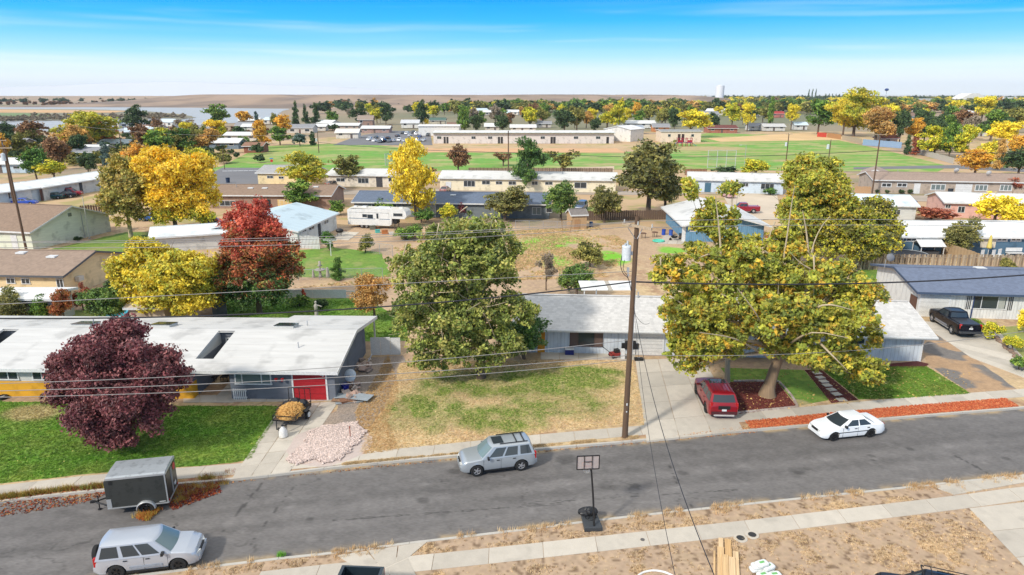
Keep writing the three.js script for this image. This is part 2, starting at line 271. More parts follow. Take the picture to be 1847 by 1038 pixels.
kerb('kerb', 'pale concrete kerb along the far side of the street', farK.map((p) => [p[0], p[1] + .06]), -1, range(-62, 68, 3));
kerb('kerb', 'pale concrete kerb along the near side of the street', nearK.map((p) => [p[0], p[1] - .06]), 1, range(-62, 68, 3));
const walkFar = [[-130, -17], ...px([[0, 877], [180, 856], [420, 838], [620, 820], [1000, 782], [1165, 768], [1330, 746], [1600, 721], [1847, 702]]), [130, -62]];
strip('pavement', 'pale concrete pavement on the far side of the street', (x) => along(walkFar, x) + 1.25, (x) => along(walkFar, x), range(-62, 68, 2.2), .02);
const walkNearA = [[-130, -5], ...px([[560, 1022], [735, 1005], [907, 987], [1073, 969], [1380, 936], [1718, 896], [1847, 878]]), [130, -48]];
strip('pavement', 'pale concrete pavement on the near side of the street', (x) => along(walkNearA, x), (x) => along(walkNearA, x) + 1.15, range(-11.5, 60, 2.6), .02);
// the trailer drive of the grey house
slabs('driveway', 'cracked concrete drive in front of the red garage door', [...px([[416, 866], [522, 853], [612, 724], [508, 732]])], 3, 7, .03, .02);
slabs('pavement', 'concrete walk along the front wall of the grey house', [...px([[330, 727], [600, 724], [600, 714], [330, 714]])], 9, 1, .034, .015);
slabs('pavement', 'concrete walk to the porch of the grey house', [...px([[378, 727], [420, 727], [446, 690], [415, 690]])], 1, 3, .037, .015);
slabs('driveway', 'wide cracked concrete drive with the dark red car', [...px([[1166, 797], [1342, 778], [1268, 646], [1146, 650]])], 3, 5, .032, .02);
slabs('pavement', 'concrete porch strip under the large front window', [...px([[975, 649], [1146, 650], [1146, 638], [975, 636]])], 5, 1, .038, .015);
slabs('driveway', 'long pale concrete drive under the black pickup', [...px([[1752, 646], [1900, 702], [1790, 585], [1655, 580]])], 1, 7, .03, .02);
slabs('driveway', 'pale concrete drive at the right on the near side', [g(1748, 918), g(1990, 890), g(2160, 1120), g(1940, 1120)], 2, 4, .032, .02);
slabs('driveway', 'pale concrete apron between kerb and near pavement at right', [g(1680, 878), g(1870, 854), g(1880, 866), g(1722, 894)], 3, 1, .032, .02);
slabs('driveway', 'cracked concrete apron in front of the cropped pickup', [g(606, 1003), g(772, 978), g(738, 1006), g(664, 1040)], 3, 1, .03, .03);
slabs('driveway', 'concrete strip under the cropped pickup', [g(664, 1041), g(736, 1008), g(790, 1120), g(640, 1140)], 2, 3, .036, .02);

// ---------------------------------------------------------------- lawns, gravel and mulch
const lawnLeftP = wobble([[-60, -39.5], ...px([[0, 873], [180, 853], [418, 836], [452, 829], [470, 795], [512, 740], [505, 733], [310, 733], [100, 727], [0, 725]]), [-60, -44.3]], .12, .6, 3);
const lawnLeft = (x, z) => grassC(x, z, 1.15, .75 * blob(x, z, [60, 745], 2.6, 1.6) + .3 * blob(x, z, [180, 745], 3, 1.2));
sheet('lawn', lawnLeftP, .012, lawnLeft, { res: 22, label: 'bright green lawn under the maroon tree' });
sheet('path', [[-60, -44.35], ...px([[0, 724], [330, 727], [330, 714], [0, 708]]), [-60, -45.6]], .008, (x, z) => mul3(mix3(S(176, 150, 122), S(150, 130, 110), fbm(x * 2, z * 2, 9, 3)), grain(x, z)), { label: 'dusty strip along the yellow wall' });
const lawnMidP = wobble(px([[722, 655], [990, 650], [1142, 652], [1166, 764], [1000, 779], [700, 813], [648, 818], [690, 745], [712, 690]]), .15, .6, 5);
function lawnMidGreen(x, z) {
  const a = Math.max(blob(x, z, [770, 735], 3.4, 4.6), blob(x, z, [900, 690], 7.5, 3.6), .9 * blob(x, z, [1050, 680], 4.6, 3), .85 * blob(x, z, [900, 755], 4.6, 2.6), .75 * blob(x, z, [1010, 725], 5, 3.5));
  return clamp(a * (.5 + .65 * sst(.3, .62, fbm(x * .8, z * .8, 37, 4))));
}
sheet('lawn', lawnMidP, .012, (x, z) => mix3(mix3(dryC(x, z), STRAW, .25), mix3(mul3(S(150, 148, 76), grain(x, z)), grassC(x, z, .6), .3), lawnMidGreen(x, z) * .85), { res: 22, label: 'patchy green and straw lawn behind the wooden pole' });
const verge = (x0, x1, seed, f, label) => sheet('verge', wobble([...range(x0, x1, 1.5).map((x) => [x, farZ(x) - .2]), ...range(x0, x1, 1.5).reverse().map((x) => [x, along(walkFar, x) + 1.28])], .02, .7, seed), .009, f, { res: 20, label });
verge(-62, -16.6, 7, (x, z) => mix3(dryC(x, z), mix3(S(150, 130, 60), S(140, 60, 40), sst(.5, .7, fbm(x * .8, z * .8, 5, 3))), .55), 'weedy verge behind the grey cargo trailer');
verge(-10.6, 8.4, 8, (x, z) => mix3(dryC(x, z), STRAW, .35), 'straw coloured verge between kerb and pavement');
verge(15.8, 36.2, 9, (x, z) => mul3(mix3(S(180, 78, 40), S(200, 102, 56), fbm(x * 5, z * 5, 6, 3)), .62 + .7 * hash(Math.floor(x * 20), Math.floor(z * 20), 5)), 'orange red wood chip strip beside the white sedan');
const gravelC = (a, b, s) => (x, z) => mul3(mix3(a, b, fbm(x * 1.3, z * 1.3, s, 3)), .6 + .8 * hash(Math.floor(x * 22), Math.floor(z * 22), s));
sheet('gravel', wobble(px([[606, 742], [628, 690], [664, 645], [728, 642], [742, 668], [716, 720], [665, 770], [540, 772]]), .3, .6, 11), .010, gravelC(S(128, 120, 114), S(160, 140, 120), 13), { res: 24, label: 'grey gravel along the side wall of the grey house' });
sheet('bark_mulch', wobble(px([[1316, 690], [1402, 690], [1438, 735], [1330, 748]]), .04, .5, 13), .014, gravelC(S(98, 40, 30), S(82, 34, 28), 15), { res: 24, label: 'dark red mulch bed around the plane trunk' });
sheet('lawn', wobble(px([[1300, 664], [1450, 668], [1496, 722], [1440, 733], [1402, 689], [1318, 689]]), .05, .5, 15), .011, (x, z) => grassC(x, z, 1.1, .7 * blob(x, z, [1440, 728], .9, .9)), { res: 24, label: 'dark green lawn strip beside the plane trunk' });
sheet('bark_mulch', px([[1452, 668], [1482, 668], [1548, 722], [1500, 728]]), .015, gravelC(S(92, 38, 30), S(76, 32, 28), 17), { res: 24, label: 'dark red mulch path with stepping stones' });
sheet('lawn', wobble(px([[1484, 668], [1600, 662], [1672, 662], [1702, 680], [1752, 711], [1640, 719], [1550, 721]]), .05, .5, 17), .011, (x, z) => { const s = Math.abs((x * .95 + z * .3) * .9 % 1) < .06 ? .35 : 0; return grassC(x, z, 1, s + .5 * sst(.62, .75, fbm(x * .9, z * .9, 5, 2))); }, { res: 24, label: 'new sod lawn in visible strips' });
sheet('bark_mulch', wobble(px([[1560, 661], [1655, 652], [1676, 657], [1668, 664], [1600, 663]]), .04, .4, 18), .016, gravelC(S(92, 38, 30), S(76, 32, 28), 19), { res: 24, label: 'dark red mulch bed at the house corner' });
sheet('driveway', wobble(px([[1662, 625], [1690, 606], [1748, 640], [1840, 706], [1756, 712], [1704, 678], [1672, 655]]), .15, .6, 19), .010, (x, z) => mul3(mix3(S(122, 116, 110), S(178, 146, 112), sst(.46, .62, fbm(x * .5, z * .5, 8, 3) + .15 * blob(x, z, [1690, 655], 2.5, 3))), grain(x, z)), { res: 20, label: 'old asphalt drive crumbling into dirt' });
sheet('lawn', wobble(px([[405, 541], [655, 538], [735, 580], [735, 616], [665, 616], [390, 600]]), .2, .8, 21), .012, (x, z) => grassC(x, z, 1.3), { res: 14, label: 'bright green back lawn behind the grey house' });
sheet('lawn', wobble(px([[520, 452], [600, 447], [688, 456], [705, 500], [620, 502], [535, 500]]), .4, .8, 22), .012, (x, z) => grassC(x, z, 1, .25 * sst(.5, .7, fbm(x * .5, z * .5, 2, 3))), { res: 10, label: 'green back lawn with the cone shaped shrub' });
sheet('lawn', wobble(px([[75, 454], [170, 432], [228, 418], [420, 424], [410, 444], [215, 462]]), .5, 1, 23), .012, (x, z) => grassC(x, z, .6, .25 * sst(.5, .7, fbm(x * .4, z * .4, 2, 3))), { res: 8, label: 'lawn beside the pale green building' });
sheet('lawn', wobble(px([[1535, 487], [1600, 486], [1590, 512], [1540, 512]]), .2, .8, 24), .012, (x, z) => grassC(x, z, 1), { res: 10, label: 'small lawn behind the fence by the blue roof' });
sheet('lawn', wobble([...px([[1790, 592], [1846, 588]]), [56, -61], [52, -52], ...px([[1846, 655], [1800, 622]])], .2, .8, 25), .012, (x, z) => grassC(x, z, .7, .3), { res: 12, label: 'shaggy green lawn at the right edge' });
sheet('lawn', wobble(px([[0, 560], [330, 560], [330, 590], [0, 590]]), .2, .8, 26), .012, (x, z) => grassC(x, z, .5, .2), { res: 8, label: 'shaded lawn with small trees behind the long roof' });

// pink gravel heap, stepping stones, bed edging
{
  const rnd = rng(55), P = px([[588, 768], [640, 766], [656, 785], [640, 815], [612, 832], [535, 838], [518, 830], [545, 795]]);
  let cx = 0, cz = 0; P.forEach((p) => { cx += p[0] / 8; cz += p[1] / 8; });
  sheet('gravel', wobble(P, .5, .4, 31), .040, gravelC(S(206, 184, 170), S(190, 168, 154), 33), { res: 26, label: 'pink white landscaping gravel spread over the drive' });
  const ge = new THREE.IcosahedronGeometry(.055, 0), N = 20000, I = new THREE.InstancedMesh(ge, mat([1, 1, 1], { roughness: .95 }), N), M = new THREE.Matrix4(), q = new THREE.Quaternion(), col = new THREE.Color();
  let n = 0; while (n < N) { const x = cx + (rnd() - .5) * 9, z = cz + (rnd() - .5) * 9; { const o = 1.5 * (fbm(x * 1.1, z * 1.1, 66, 3) - .45), l = Math.hypot(x - cx, z - cz) || 1, f = 1 + (o + (rnd() - .5) * .5) / l; if (!inPoly(cx + (x - cx) * f, cz + (z - cz) * f, P)) continue; } const e = Math.hypot(x - cx, z - cz); const y = .035 + .20 * Math.exp(-Math.pow(e / 2.1, 2)) * (.8 + .4 * fbm((x - cx) * 1.4, (z - cz) * 1.4, 5, 3)) + rnd() * .02; q.setFromEuler(new THREE.Euler(rnd() * 6, rnd() * 6, rnd() * 6)); const s = .35 + rnd() * rnd() * 1.5; M.compose(new THREE.Vector3(x, y, z), q, new THREE.Vector3(s, s * .7, s)); I.setMatrixAt(n, M); const k = .65 + rnd() * .6; col.setRGB(.60 * k, .48 * k, .42 * k); I.setColorAt(n, col); n++; }
  I.name = 'gravel_heap'; I.castShadow = true; scene.add(I); stuff(I, 'heap of pink white stones on the gravel beside the drive', 'gravel');
  const heap = new THREE.CircleGeometry(3.6, 40, 0, 6.2832), heapR = new THREE.RingGeometry(.01, 2.7, 40, 14); heapR.rotateX(-Math.PI / 2); { const p = heapR.attributes.position; for (let i = 0; i < p.count; i++) p.setY(i, -.05 + .20 * Math.exp(-Math.pow(Math.hypot(p.getX(i), p.getZ(i)) / 2.1, 2)) * (.8 + .4 * fbm(p.getX(i) * 1.4, p.getZ(i) * 1.4, 5, 3))); heapR.computeVertexNormals(); } heapR.translate(cx, .03, cz); const hm = mesh('gravel', heapR, mat([.60, .49, .43], { map: fineTex, m: .5 })); struct(hm, 'low mound of pink white gravel');
  const path = thing('stepping_stones', 'row of square grey stepping stones set in the dark mulch path', 'stepping stones', [...[g(1500, 695)].map((p) => [p[0], 0, p[1]])[0]]);
  [[1474, 674], [1480, 682], [1486, 689], [1492, 696], [1500, 704], [1509, 712], [1518, 722]].forEach((p, i) => { const w = g(...p), b = box(.62, .06, .5, w[0] - path.position.x, .03, w[1] - path.position.z, .2 + .1 * (hash(i, 2, 2) - .5)); mesh('stone', b, concMs[i % 3], path); });
  const edging = thing('bed_edging', 'curved row of pale edging bricks around the mulch bed', 'edging', [0, 0, 0]);
  const line = new THREE.CatmullRomCurve3(px([[1318, 747], [1380, 741], [1438, 735], [1428, 715], [1405, 690], [1360, 688], [1320, 689]]).map((p) => new THREE.Vector3(p[0], .05, p[1])), false, 'catmullrom', .1);
  const bricks = [0, 1, 2].map((k) => boxUV(box(.26, .11, .15))), bm = [mat([.52, .42, .36], { map: fineTex, m: .4 }), mat([.46, .36, .30], { map: fineTex, m: .4 }), mat([.56, .48, .42], { map: fineTex, m: .4 })], L = line.getLength(), nb = Math.floor(L / .29);
  for (let i = 0; i < nb; i++) { const p = line.getPointAt(i / nb), t = line.getTangentAt(i / nb), b = inst('brick', bricks[0], bm[Math.floor(hash(i, 1, 1) * 2.99)], edging); b.position.copy(p); b.rotation.y = Math.atan2(-t.z, t.x) + .2 * (hash(i, 4, 4) - .5); }
}
// the playing field and the roads and lots around it
const fieldP = px([[300, 318], [400, 300], [470, 264], [640, 258], [780, 272], [1150, 274], [1275, 240], [1480, 246], [1600, 272], [1712, 300], [1690, 311], [1240, 306], [1108, 306], [700, 310], [480, 306]]);
sheet('playing_field', fieldP, .02, (x, z) => {
  const n = fbm(x * .035, z * .06, 6, 4), m = fbm(x * .12, z * .2, 16, 4); let c = mix3(S(136, 160, 62), S(100, 160, 46), sst(.25, .55, n)); c = mix3(c, S(184, 172, 112), sst(.50, .66, m) * .7); c = mix3(c, S(150, 150, 84), sst(.45, .7, fbm(x * .25, z * .5, 26, 3)) * .5); c = mix3(c, S(190, 160, 118), .9 * Math.max(blob(x, z, [1270, 268], 24, 16), blob(x, z, [1250, 258], 18, 10), .8 * blob(x, z, [560, 296], 12, 5), .9 * blob(x, z, [1430, 290], 10, 6), .8 * blob(x, z, [1100, 297], 14, 5), .7 * blob(x, z, [1320, 250], 24, 10)));
  return mul3(mix3(c, S(140, 150, 80), .2), .8 + .3 * fbm(x * .9, z * .9, 3, 2)); }, { res: 4, label: 'wide patchy green school playing field' });
sheet('dirt_strip', px([[760, 268], [1112, 268], [1130, 276], [760, 275]]), .05, (x, z) => mul3(S(204, 160, 116), .85 + .3 * fbm(x * .3, z * .3, 3, 3)), { res: 3, label: 'bare orange dirt strip along the school wall' });
const asphC = (x, z) => mul3(S(116, 114, 114), .85 + .3 * fbm(x * .2, z * .2, 3, 4));
sheet('car_park', px([[600, 262], [640, 247], [700, 236], [775, 237], [780, 262], [700, 262]]), .05, asphC, { res: 3, label: 'grey asphalt school car park' });
sheet('road', px([[330, 340], [400, 303], [480, 303], [500, 318], [470, 345], [440, 372], [300, 372]]), .03, asphC, { res: 4, label: 'asphalt side street past the yellow trees' });
sheet('road', px([[470, 318], [600, 316], [1108, 300], [1108, 312], [600, 330], [470, 335]]), .026, (x, z) => mul3(S(190, 168, 140), .85 + .3 * fbm(x * .3, z * .3, 3, 3)), { res: 3, label: 'sandy lane behind the middle houses' });
sheet('road', px([[1540, 306], [1720, 304], [1990, 318], [1990, 312], [1720, 298], [1540, 302]]), .03, asphC, { res: 3, label: 'asphalt lane at the right edge of the field' });
sheet('road', px([[600, 352], [800, 348], [1110, 352], [1400, 350], [1600, 362], [1990, 372], [1990, 360], [1600, 352], [1400, 342], [1110, 345], [800, 341], [600, 344]]), .025, (x, z) => mul3(S(168, 154, 138), .8 + .35 * fbm(x * .3, z * .3, 3, 3)), { res: 3, label: 'dusty street in front of the long white house rows' });
sheet('yard', px([[1300, 345], [1400, 340], [1410, 395], [1330, 400]]), .03, (x, z) => mul3(S(196, 180, 158), .85 + .3 * fbm(x * .3, z * .3, 3, 3)), { res: 4, label: 'pale concrete yard behind the blue gabled house' });
sheet('lawn', px([[1580, 372], [1715, 375], [1700, 380], [1560, 382]]), .03, (x, z) => grassC(x, z, .4, .4), { res: 5, label: 'thin lawn in front of the long beige house' });
sheet('lawn', px([[930, 372], [1075, 374], [1070, 384], [940, 382]]), .03, (x, z) => grassC(x, z, .8, .2), { res: 5, label: 'thin lawn behind the blue roofed house' });
sheet('dirt_strip', px([[1275, 250], [1480, 238], [1560, 252], [1300, 256]]), .04, (x, z) => mul3(S(206, 172, 122), .85 + .3 * fbm(x * .1, z * .1, 3, 3)), { res: 2, label: 'tan dirt strip at the far edge of the field' });
{ const cross = thing('crosswalk', 'faded white crosswalk stripes on the side street', 'road marking', [0, 0, 0]); for (let i = 0; i < 8; i++) { const a = g(405 + i * 9.5, 309 - i * .2), b = g(409.5 + i * 9.5, 307); mesh('stripe', box(1.3, .006, .9, a[0], .043, a[1], .2), whiteM, cross); } cross.userData.kind = 'structure'; delete cross.userData.category; }

// the lake, its peninsula, the bluff beyond and the far mountains
const waterM = mat([.46, .48, .49], { roughness: .6, phys: true, ior: 1.33, map: rep(fineTex, 90) ? fineTex : null, m: 60 });
function flat(name, P, y, m, label) { const s = new THREE.Shape(P.map((p) => new THREE.Vector2(p[0], -p[1]))), ge = new THREE.ShapeGeometry(s); ge.rotateX(-Math.PI / 2); ge.translate(0, y, 0); return struct(mesh(name, ge, m), label); }
flat('lake', wobble(px([[-200, 194], [240, 193], [520, 196], [500, 205], [495, 218], [400, 222], [350, 230], [300, 236], [130, 245], [-200, 252]]), 6, 30, 5), -.3, waterM, 'pale grey lake in front of the brown bluff');
const farC = (a, b, f) => (x, z) => mix3(a, b, sst(.35, .65, fbm(x * f, z * f, 5, 4)));
sheet('peninsula', wobble(px([[-200, 197], [0, 196.5], [150, 197], [260, 200], [335, 207], [350, 212], [300, 218], [220, 222], [130, 217], [-200, 220]]), 5, 30, 6), -.1, farC(S(150, 140, 108), S(128, 122, 100), .01), { res: .4, label: 'scrubby peninsula reaching into the lake' });
sheet('farm_field', wobble(px([[-200, 198], [0, 197.5], [232, 200], [200, 203.5], [-200, 203]]), 3, 30, 7), 0, farC(S(206, 166, 120), S(196, 156, 110), .01), { res: .4, label: 'tan farm field on the peninsula' });
sheet('farm_field', wobble(px([[-200, 203.6], [60, 204], [95, 208], [60, 214], [-200, 214]]), 3, 30, 8), .02, farC(S(122, 136, 88), S(106, 126, 80), .01), { res: .4, label: 'green farm field on the peninsula' });
function terrain(name, x0, x1, z0, z1, nx, nz, hf, colorFn, label) {
  const ge = new THREE.PlaneGeometry(x1 - x0, z0 - z1, nx, nz); ge.rotateX(-Math.PI / 2); ge.translate((x0 + x1) / 2, 0, (z0 + z1) / 2);
  const p = ge.attributes.position; for (let i = 0; i < p.count; i++) p.setY(i, hf(p.getX(i), p.getZ(i))); ge.computeVertexNormals();
  const t = dataTex(512, 256, (u, v) => colorFn(lerp(x0, x1, u), lerp(z1, z0, 1 - v))), m = new THREE.MeshStandardMaterial({ map: t, roughness: 1 });
  return struct(mesh(name, ge, m, null, true), label);
}
terrain('hills', -1100, 700, -1180, -2600, 160, 60, (x, z) => { const f = sst(-1215, -1480, z + 60 * Math.sin(x * .006)), e = sst(-1050, -640, x) * (1 - sst(350, 640, x)); return -1 + 22 * f * e * (1 + .10 * fbm(x * .006, z * .006, 4, 3)) - f * e * 5 * sst(.5, .8, fbm(x * .012, z * .004, 14, 4)); }, (x, z) => mix3(S(162, 138, 116), S(122, 106, 92), sst(.25, .75, fbm(x * .012, z * .02, 8, 5))), 'long dry brown bluff along the horizon');
terrain('hills', -3200, -650, -1350, -3600, 90, 40, (x, z) => -1 + 19 * sst(-1500, -2700, z + 200 * fbm(x * .002, 3, 4, 2)), (x, z) => mix3(S(184, 152, 122), S(140, 128, 108), fbm(x * .006, z * .006, 8, 5)), 'far brown shore beyond the lake');
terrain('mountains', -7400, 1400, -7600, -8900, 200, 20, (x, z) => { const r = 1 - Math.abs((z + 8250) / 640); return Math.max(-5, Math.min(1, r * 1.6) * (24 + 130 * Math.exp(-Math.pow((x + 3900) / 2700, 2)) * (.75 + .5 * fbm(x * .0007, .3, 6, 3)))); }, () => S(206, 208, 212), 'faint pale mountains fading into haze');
// ---------------------------------------------------------------- houses
const EAST = (r) => [Math.cos(r), -Math.sin(r)];
function solveWall(H, face, qx, qy) {                                  // a direction of view meets a wall: [along, up] on that wall
  const r = ray(qx, qy), c = Math.cos(H.ry), s = Math.sin(H.ry), o = [-H.p[0], EYE, -H.p[1]];
  const toL = (v) => [v[0] * c - v[2] * s, v[1], v[0] * s + v[2] * c], O = toL(o), R = toL(r);
  if (face === 'front') { const t = (H.zf || 0) - O[2]; const k = t / R[2]; return [O[0] + k * R[0], O[1] + k * R[1]]; }
  const X = face === 'right' ? H.W : 0, k = (X - O[0]) / R[0]; return [O[2] + k * R[2], O[1] + k * R[1]];
}
function onWall(face, W, x, y, z, dz) { return face === 'front' ? [x, y, z + dz] : face === 'right' ? [W + dz, y, x] : [-dz, y, x]; }
function wallPiece(H, face, x, y, w, h, d, off) {                      // a slab w x h x d whose middle is at x (along), y, standing off the wall
  const z = H.zf || 0; return face === 'front' ? box(w, h, d, x, y, z + off) : face === 'right' ? box(d, h, w, H.W + off, y, x) : box(d, h, w, -off, y, x);
}
function addWindow(H, face, x0, y0, x1, y1, o = {}) {
  const [xa, xb] = [Math.min(x0, x1), Math.max(x0, x1)], [ya, yb] = [Math.min(y0, y1), Math.max(y0, y1)], w = xb - xa, h = yb - ya, cx = (xa + xb) / 2, cy = (ya + yb) / 2, f = o.f || .07, fm = o.frame || whiteM, n = o.n || 1, off = .03;
  const fr = [wallPiece(H, face, cx, yb - f / 2, w, f, .07, off), wallPiece(H, face, cx, ya + f / 2, w + .06, f, .10, off), wallPiece(H, face, xa + f / 2, cy, f, h - 2 * f, .07, off), wallPiece(H, face, xb - f / 2, cy, f, h - 2 * f, .07, off)];
  const splits = o.splits || Array.from({ length: n - 1 }, (_, i) => (i + 1) / n);
  for (const t of splits) fr.push(wallPiece(H, face, xa + w * t, cy, f * .8, h - 2 * f, .06, off));
  const win = mesh('window', fr, fm, H.o);
  mesh('pane', wallPiece(H, face, cx, cy, w - f, h - f, .02, .012), o.glass || glassM, win);
  if (o.curtain) for (const t of o.curtain) mesh('curtain', wallPiece(H, face, xa + w * t[0], cy, w * t[1], h - 2 * f - .04, .012, .022), o.cm || paint(S(176, 178, 168)), win);
  if (o.shutters) for (const s of [-1, 1]) mesh('shutter', [0, 1, 2].map((k) => wallPiece(H, face, s < 0 ? xa - .18 - k * .16 : xb + .18 + k * .16, cy, .07, h + .1, .04, .022)), paint(S(60, 62, 66)), H.o);
  return win;
}
function addDoor(H, face, x0, y1, x1, m, h0 = 0) { const w = Math.abs(x1 - x0), cx = (x0 + x1) / 2, h = y1 - h0; const d = mesh('door', wallPiece(H, face, cx, h0 + h / 2, w, h, .05, .03), m, H.o); mesh('handle', wallPiece(H, face, cx + w * .36, h0 + h * .48, .05, .12, .05, .07), steelM, d); return d; }
function addGarage(H, face, x0, y1, x1, m, rows = 4, trim = whiteM) {
  const [a, b] = [Math.min(x0, x1), Math.max(x0, x1)], w = b - a, cx = (a + b) / 2, f = .12; const fr = mesh('garage_door', [wallPiece(H, face, a - f / 2, y1 / 2, f, y1, .06, .03), wallPiece(H, face, b + f / 2, y1 / 2, f, y1, .06, .03), wallPiece(H, face, cx, y1 + f / 2, w + 2 * f, f, .06, .03)], trim, H.o);
  for (let i = 0; i < rows; i++) mesh('panel', wallPiece(H, face, cx, (i + .5) * y1 / rows, w, y1 / rows - .025, .04, .03), m, fr);
}
function profile(P, W, x0 = 0) { const ge = extrudePoly(P, W); ge.rotateY(-Math.PI / 2); ge.translate(x0 + W, 0, 0); return ge; }     // a (z, y) outline drawn out along x
function house(o) {
  const p = o.p || g(...o.L), q = o.p1 || (o.R ? g(...o.R) : [p[0] + o.W * EAST(o.ry || 0)[0], p[1] + o.W * EAST(o.ry || 0)[1]]);
  const W = o.W || Math.hypot(q[0] - p[0], q[1] - p[1]), ry = Math.atan2(-(q[1] - p[1]), q[0] - p[0]), { D = 9, h = 2.5, rise = 1.2, ov = .5, ovs = .4, ridge = 'x', rf = .5, t = .16 } = o;
  const H = { p, W, ry, D, h }; H.o = thing(o.name || 'house', o.label, o.category || 'house', [p[0], 0, p[1]], ry, o.group);
  const wm = o.wm || wallM(o.wall), rm = o.rm || roofM(o.roof), fm = o.trim || whiteM;
  if (ridge === 'x') {
    const zr = -D * rf, sf = rise / (D * rf), sb = rise / (D * (1 - rf));
    mesh('wall', profile([[0, -.1], [0, h], [zr, h + rise], [-D, h], [-D, -.1]], W), wm, H.o);
    mesh('roof', profile([[ov, h - ov * sf - .02], [ov, h - ov * sf + t], [zr, h + rise + t], [-D - ov, h - ov * sb + t], [-D - ov, h - ov * sb - .02], [zr, h + rise - .02]], W + 2 * ovs, -ovs), rm, H.o);
    const fa = [box(W + 2 * ovs + .06, t + .06, .035, W / 2, h - ov * sf + t / 2 - .02, ov + .02)];
    for (const x of [-ovs - .02, W + ovs + .02]) { const A = [[ov, h - ov * sf - .06], [ov, h - ov * sf + t - .01], [zr, h + rise + t - .01], [-D - ov, h - ov * sb + t - .01], [-D - ov, h - ov * sb - .06], [zr, h + rise - .06]]; fa.push(profile(A, .035, x - .0175)); }
    mesh('fascia', fa, fm, H.o);
    mesh('ridge_cap', box(W + 2 * ovs - .1, .04, .3, W / 2, h + rise + t + .012, zr), rm, H.o);
  } else {
    const s = rise / (W / 2), ex = (P, d, z0) => { const ge = extrudePoly(P, d); ge.translate(0, 0, z0); return ge; };
    mesh('wall', ex([[0, -.1], [W, -.1], [W, h], [W / 2, h + rise], [0, h]], D, -D), wm, H.o);
    mesh('roof', ex([[-ovs, h - ovs * s - .02], [W / 2, h + rise - .02], [W + ovs, h - ovs * s - .02], [W + ovs, h - ovs * s + t], [W / 2, h + rise + t], [-ovs, h - ovs * s + t]], D + 2 * ov, -D - ov), rm, H.o);
    mesh('fascia', [ex([[-ovs, h - ovs * s - .06], [W / 2, h + rise - .06], [W + ovs, h - ovs * s - .06], [W + ovs, h - ovs * s + t - .01], [W / 2, h + rise + t - .01], [-ovs, h - ovs * s + t - .01]], .035, ov + .002), box(.035, t + .06, D + 2 * ov, W + ovs + .02, h - ovs * s + t / 2 - .02, -D / 2), box(.035, t + .06, D + 2 * ov, -ovs - .02, h - ovs * s + t / 2 - .02, -D / 2)], fm, H.o);
  }
  for (const it of o.items || []) {
    const [kind, face, r, opt = {}] = it; let x0, y0, x1, y1;
    if (opt.m) [x0, y0, x1, y1] = [r[0], r[1], r[0] + r[2], r[1] + r[3]];
    else { [x0, y1] = solveWall(H, face, r[0], r[1]); [x1, y0] = solveWall(H, face, r[2], r[3]); }
    y1 = Math.min(y1, h - .06);
    if (kind === 'win') addWindow(H, face, x0, Math.max(.2, y0), x1, y1, opt);
    if (kind === 'door') addDoor(H, face, x0, y1, x1, opt.mat || whiteM, .02);
    if (kind === 'garage') addGarage(H, face, x0, y1, x1, opt.mat || whiteM, opt.rows || 4);
    if (kind === 'panel') mesh(opt.name || 'wall_panel', wallPiece(H, face, (x0 + x1) / 2, (Math.max(0.01, y0) + y1) / 2, Math.abs(x1 - x0), y1 - Math.max(0.01, y0), .04, .022), opt.mat, H.o);
  }
  for (const v of o.vents || []) {                                    // [share of the ridge, share down the front slope, kind]
    const x = W * v[0], zz = -D * rf + v[1] * (D * rf), y = h + rise + t - Math.abs(v[1]) * rise;
    if (v[2] === 'pipe') mesh('vent_pipe', cyl(.06, .06, .6, 8, x, y - .05, zz), galvM, H.o);
    else if (v[2] === 'dish') { const d = new THREE.SphereGeometry(.7, 14, 6, 0, 6.2832, 0, .9); d.rotateX(1.9); d.translate(x, y + .9, zz); mesh('satellite_dish', [d, cyl(.04, .04, .8, 6, x, y, zz - .2)], paint(S(190, 190, 188)), H.o); }
    else mesh('skylight', box(1.0, .18, .8, x, y + .03, zz), v[2] === 'white' ? whiteM : paint(S(70, 70, 70)), H.o);
  }
  return H;
}
const W_ROOF = S(214, 213, 209), PALE_BLUE_ROOF = S(206, 220, 226);

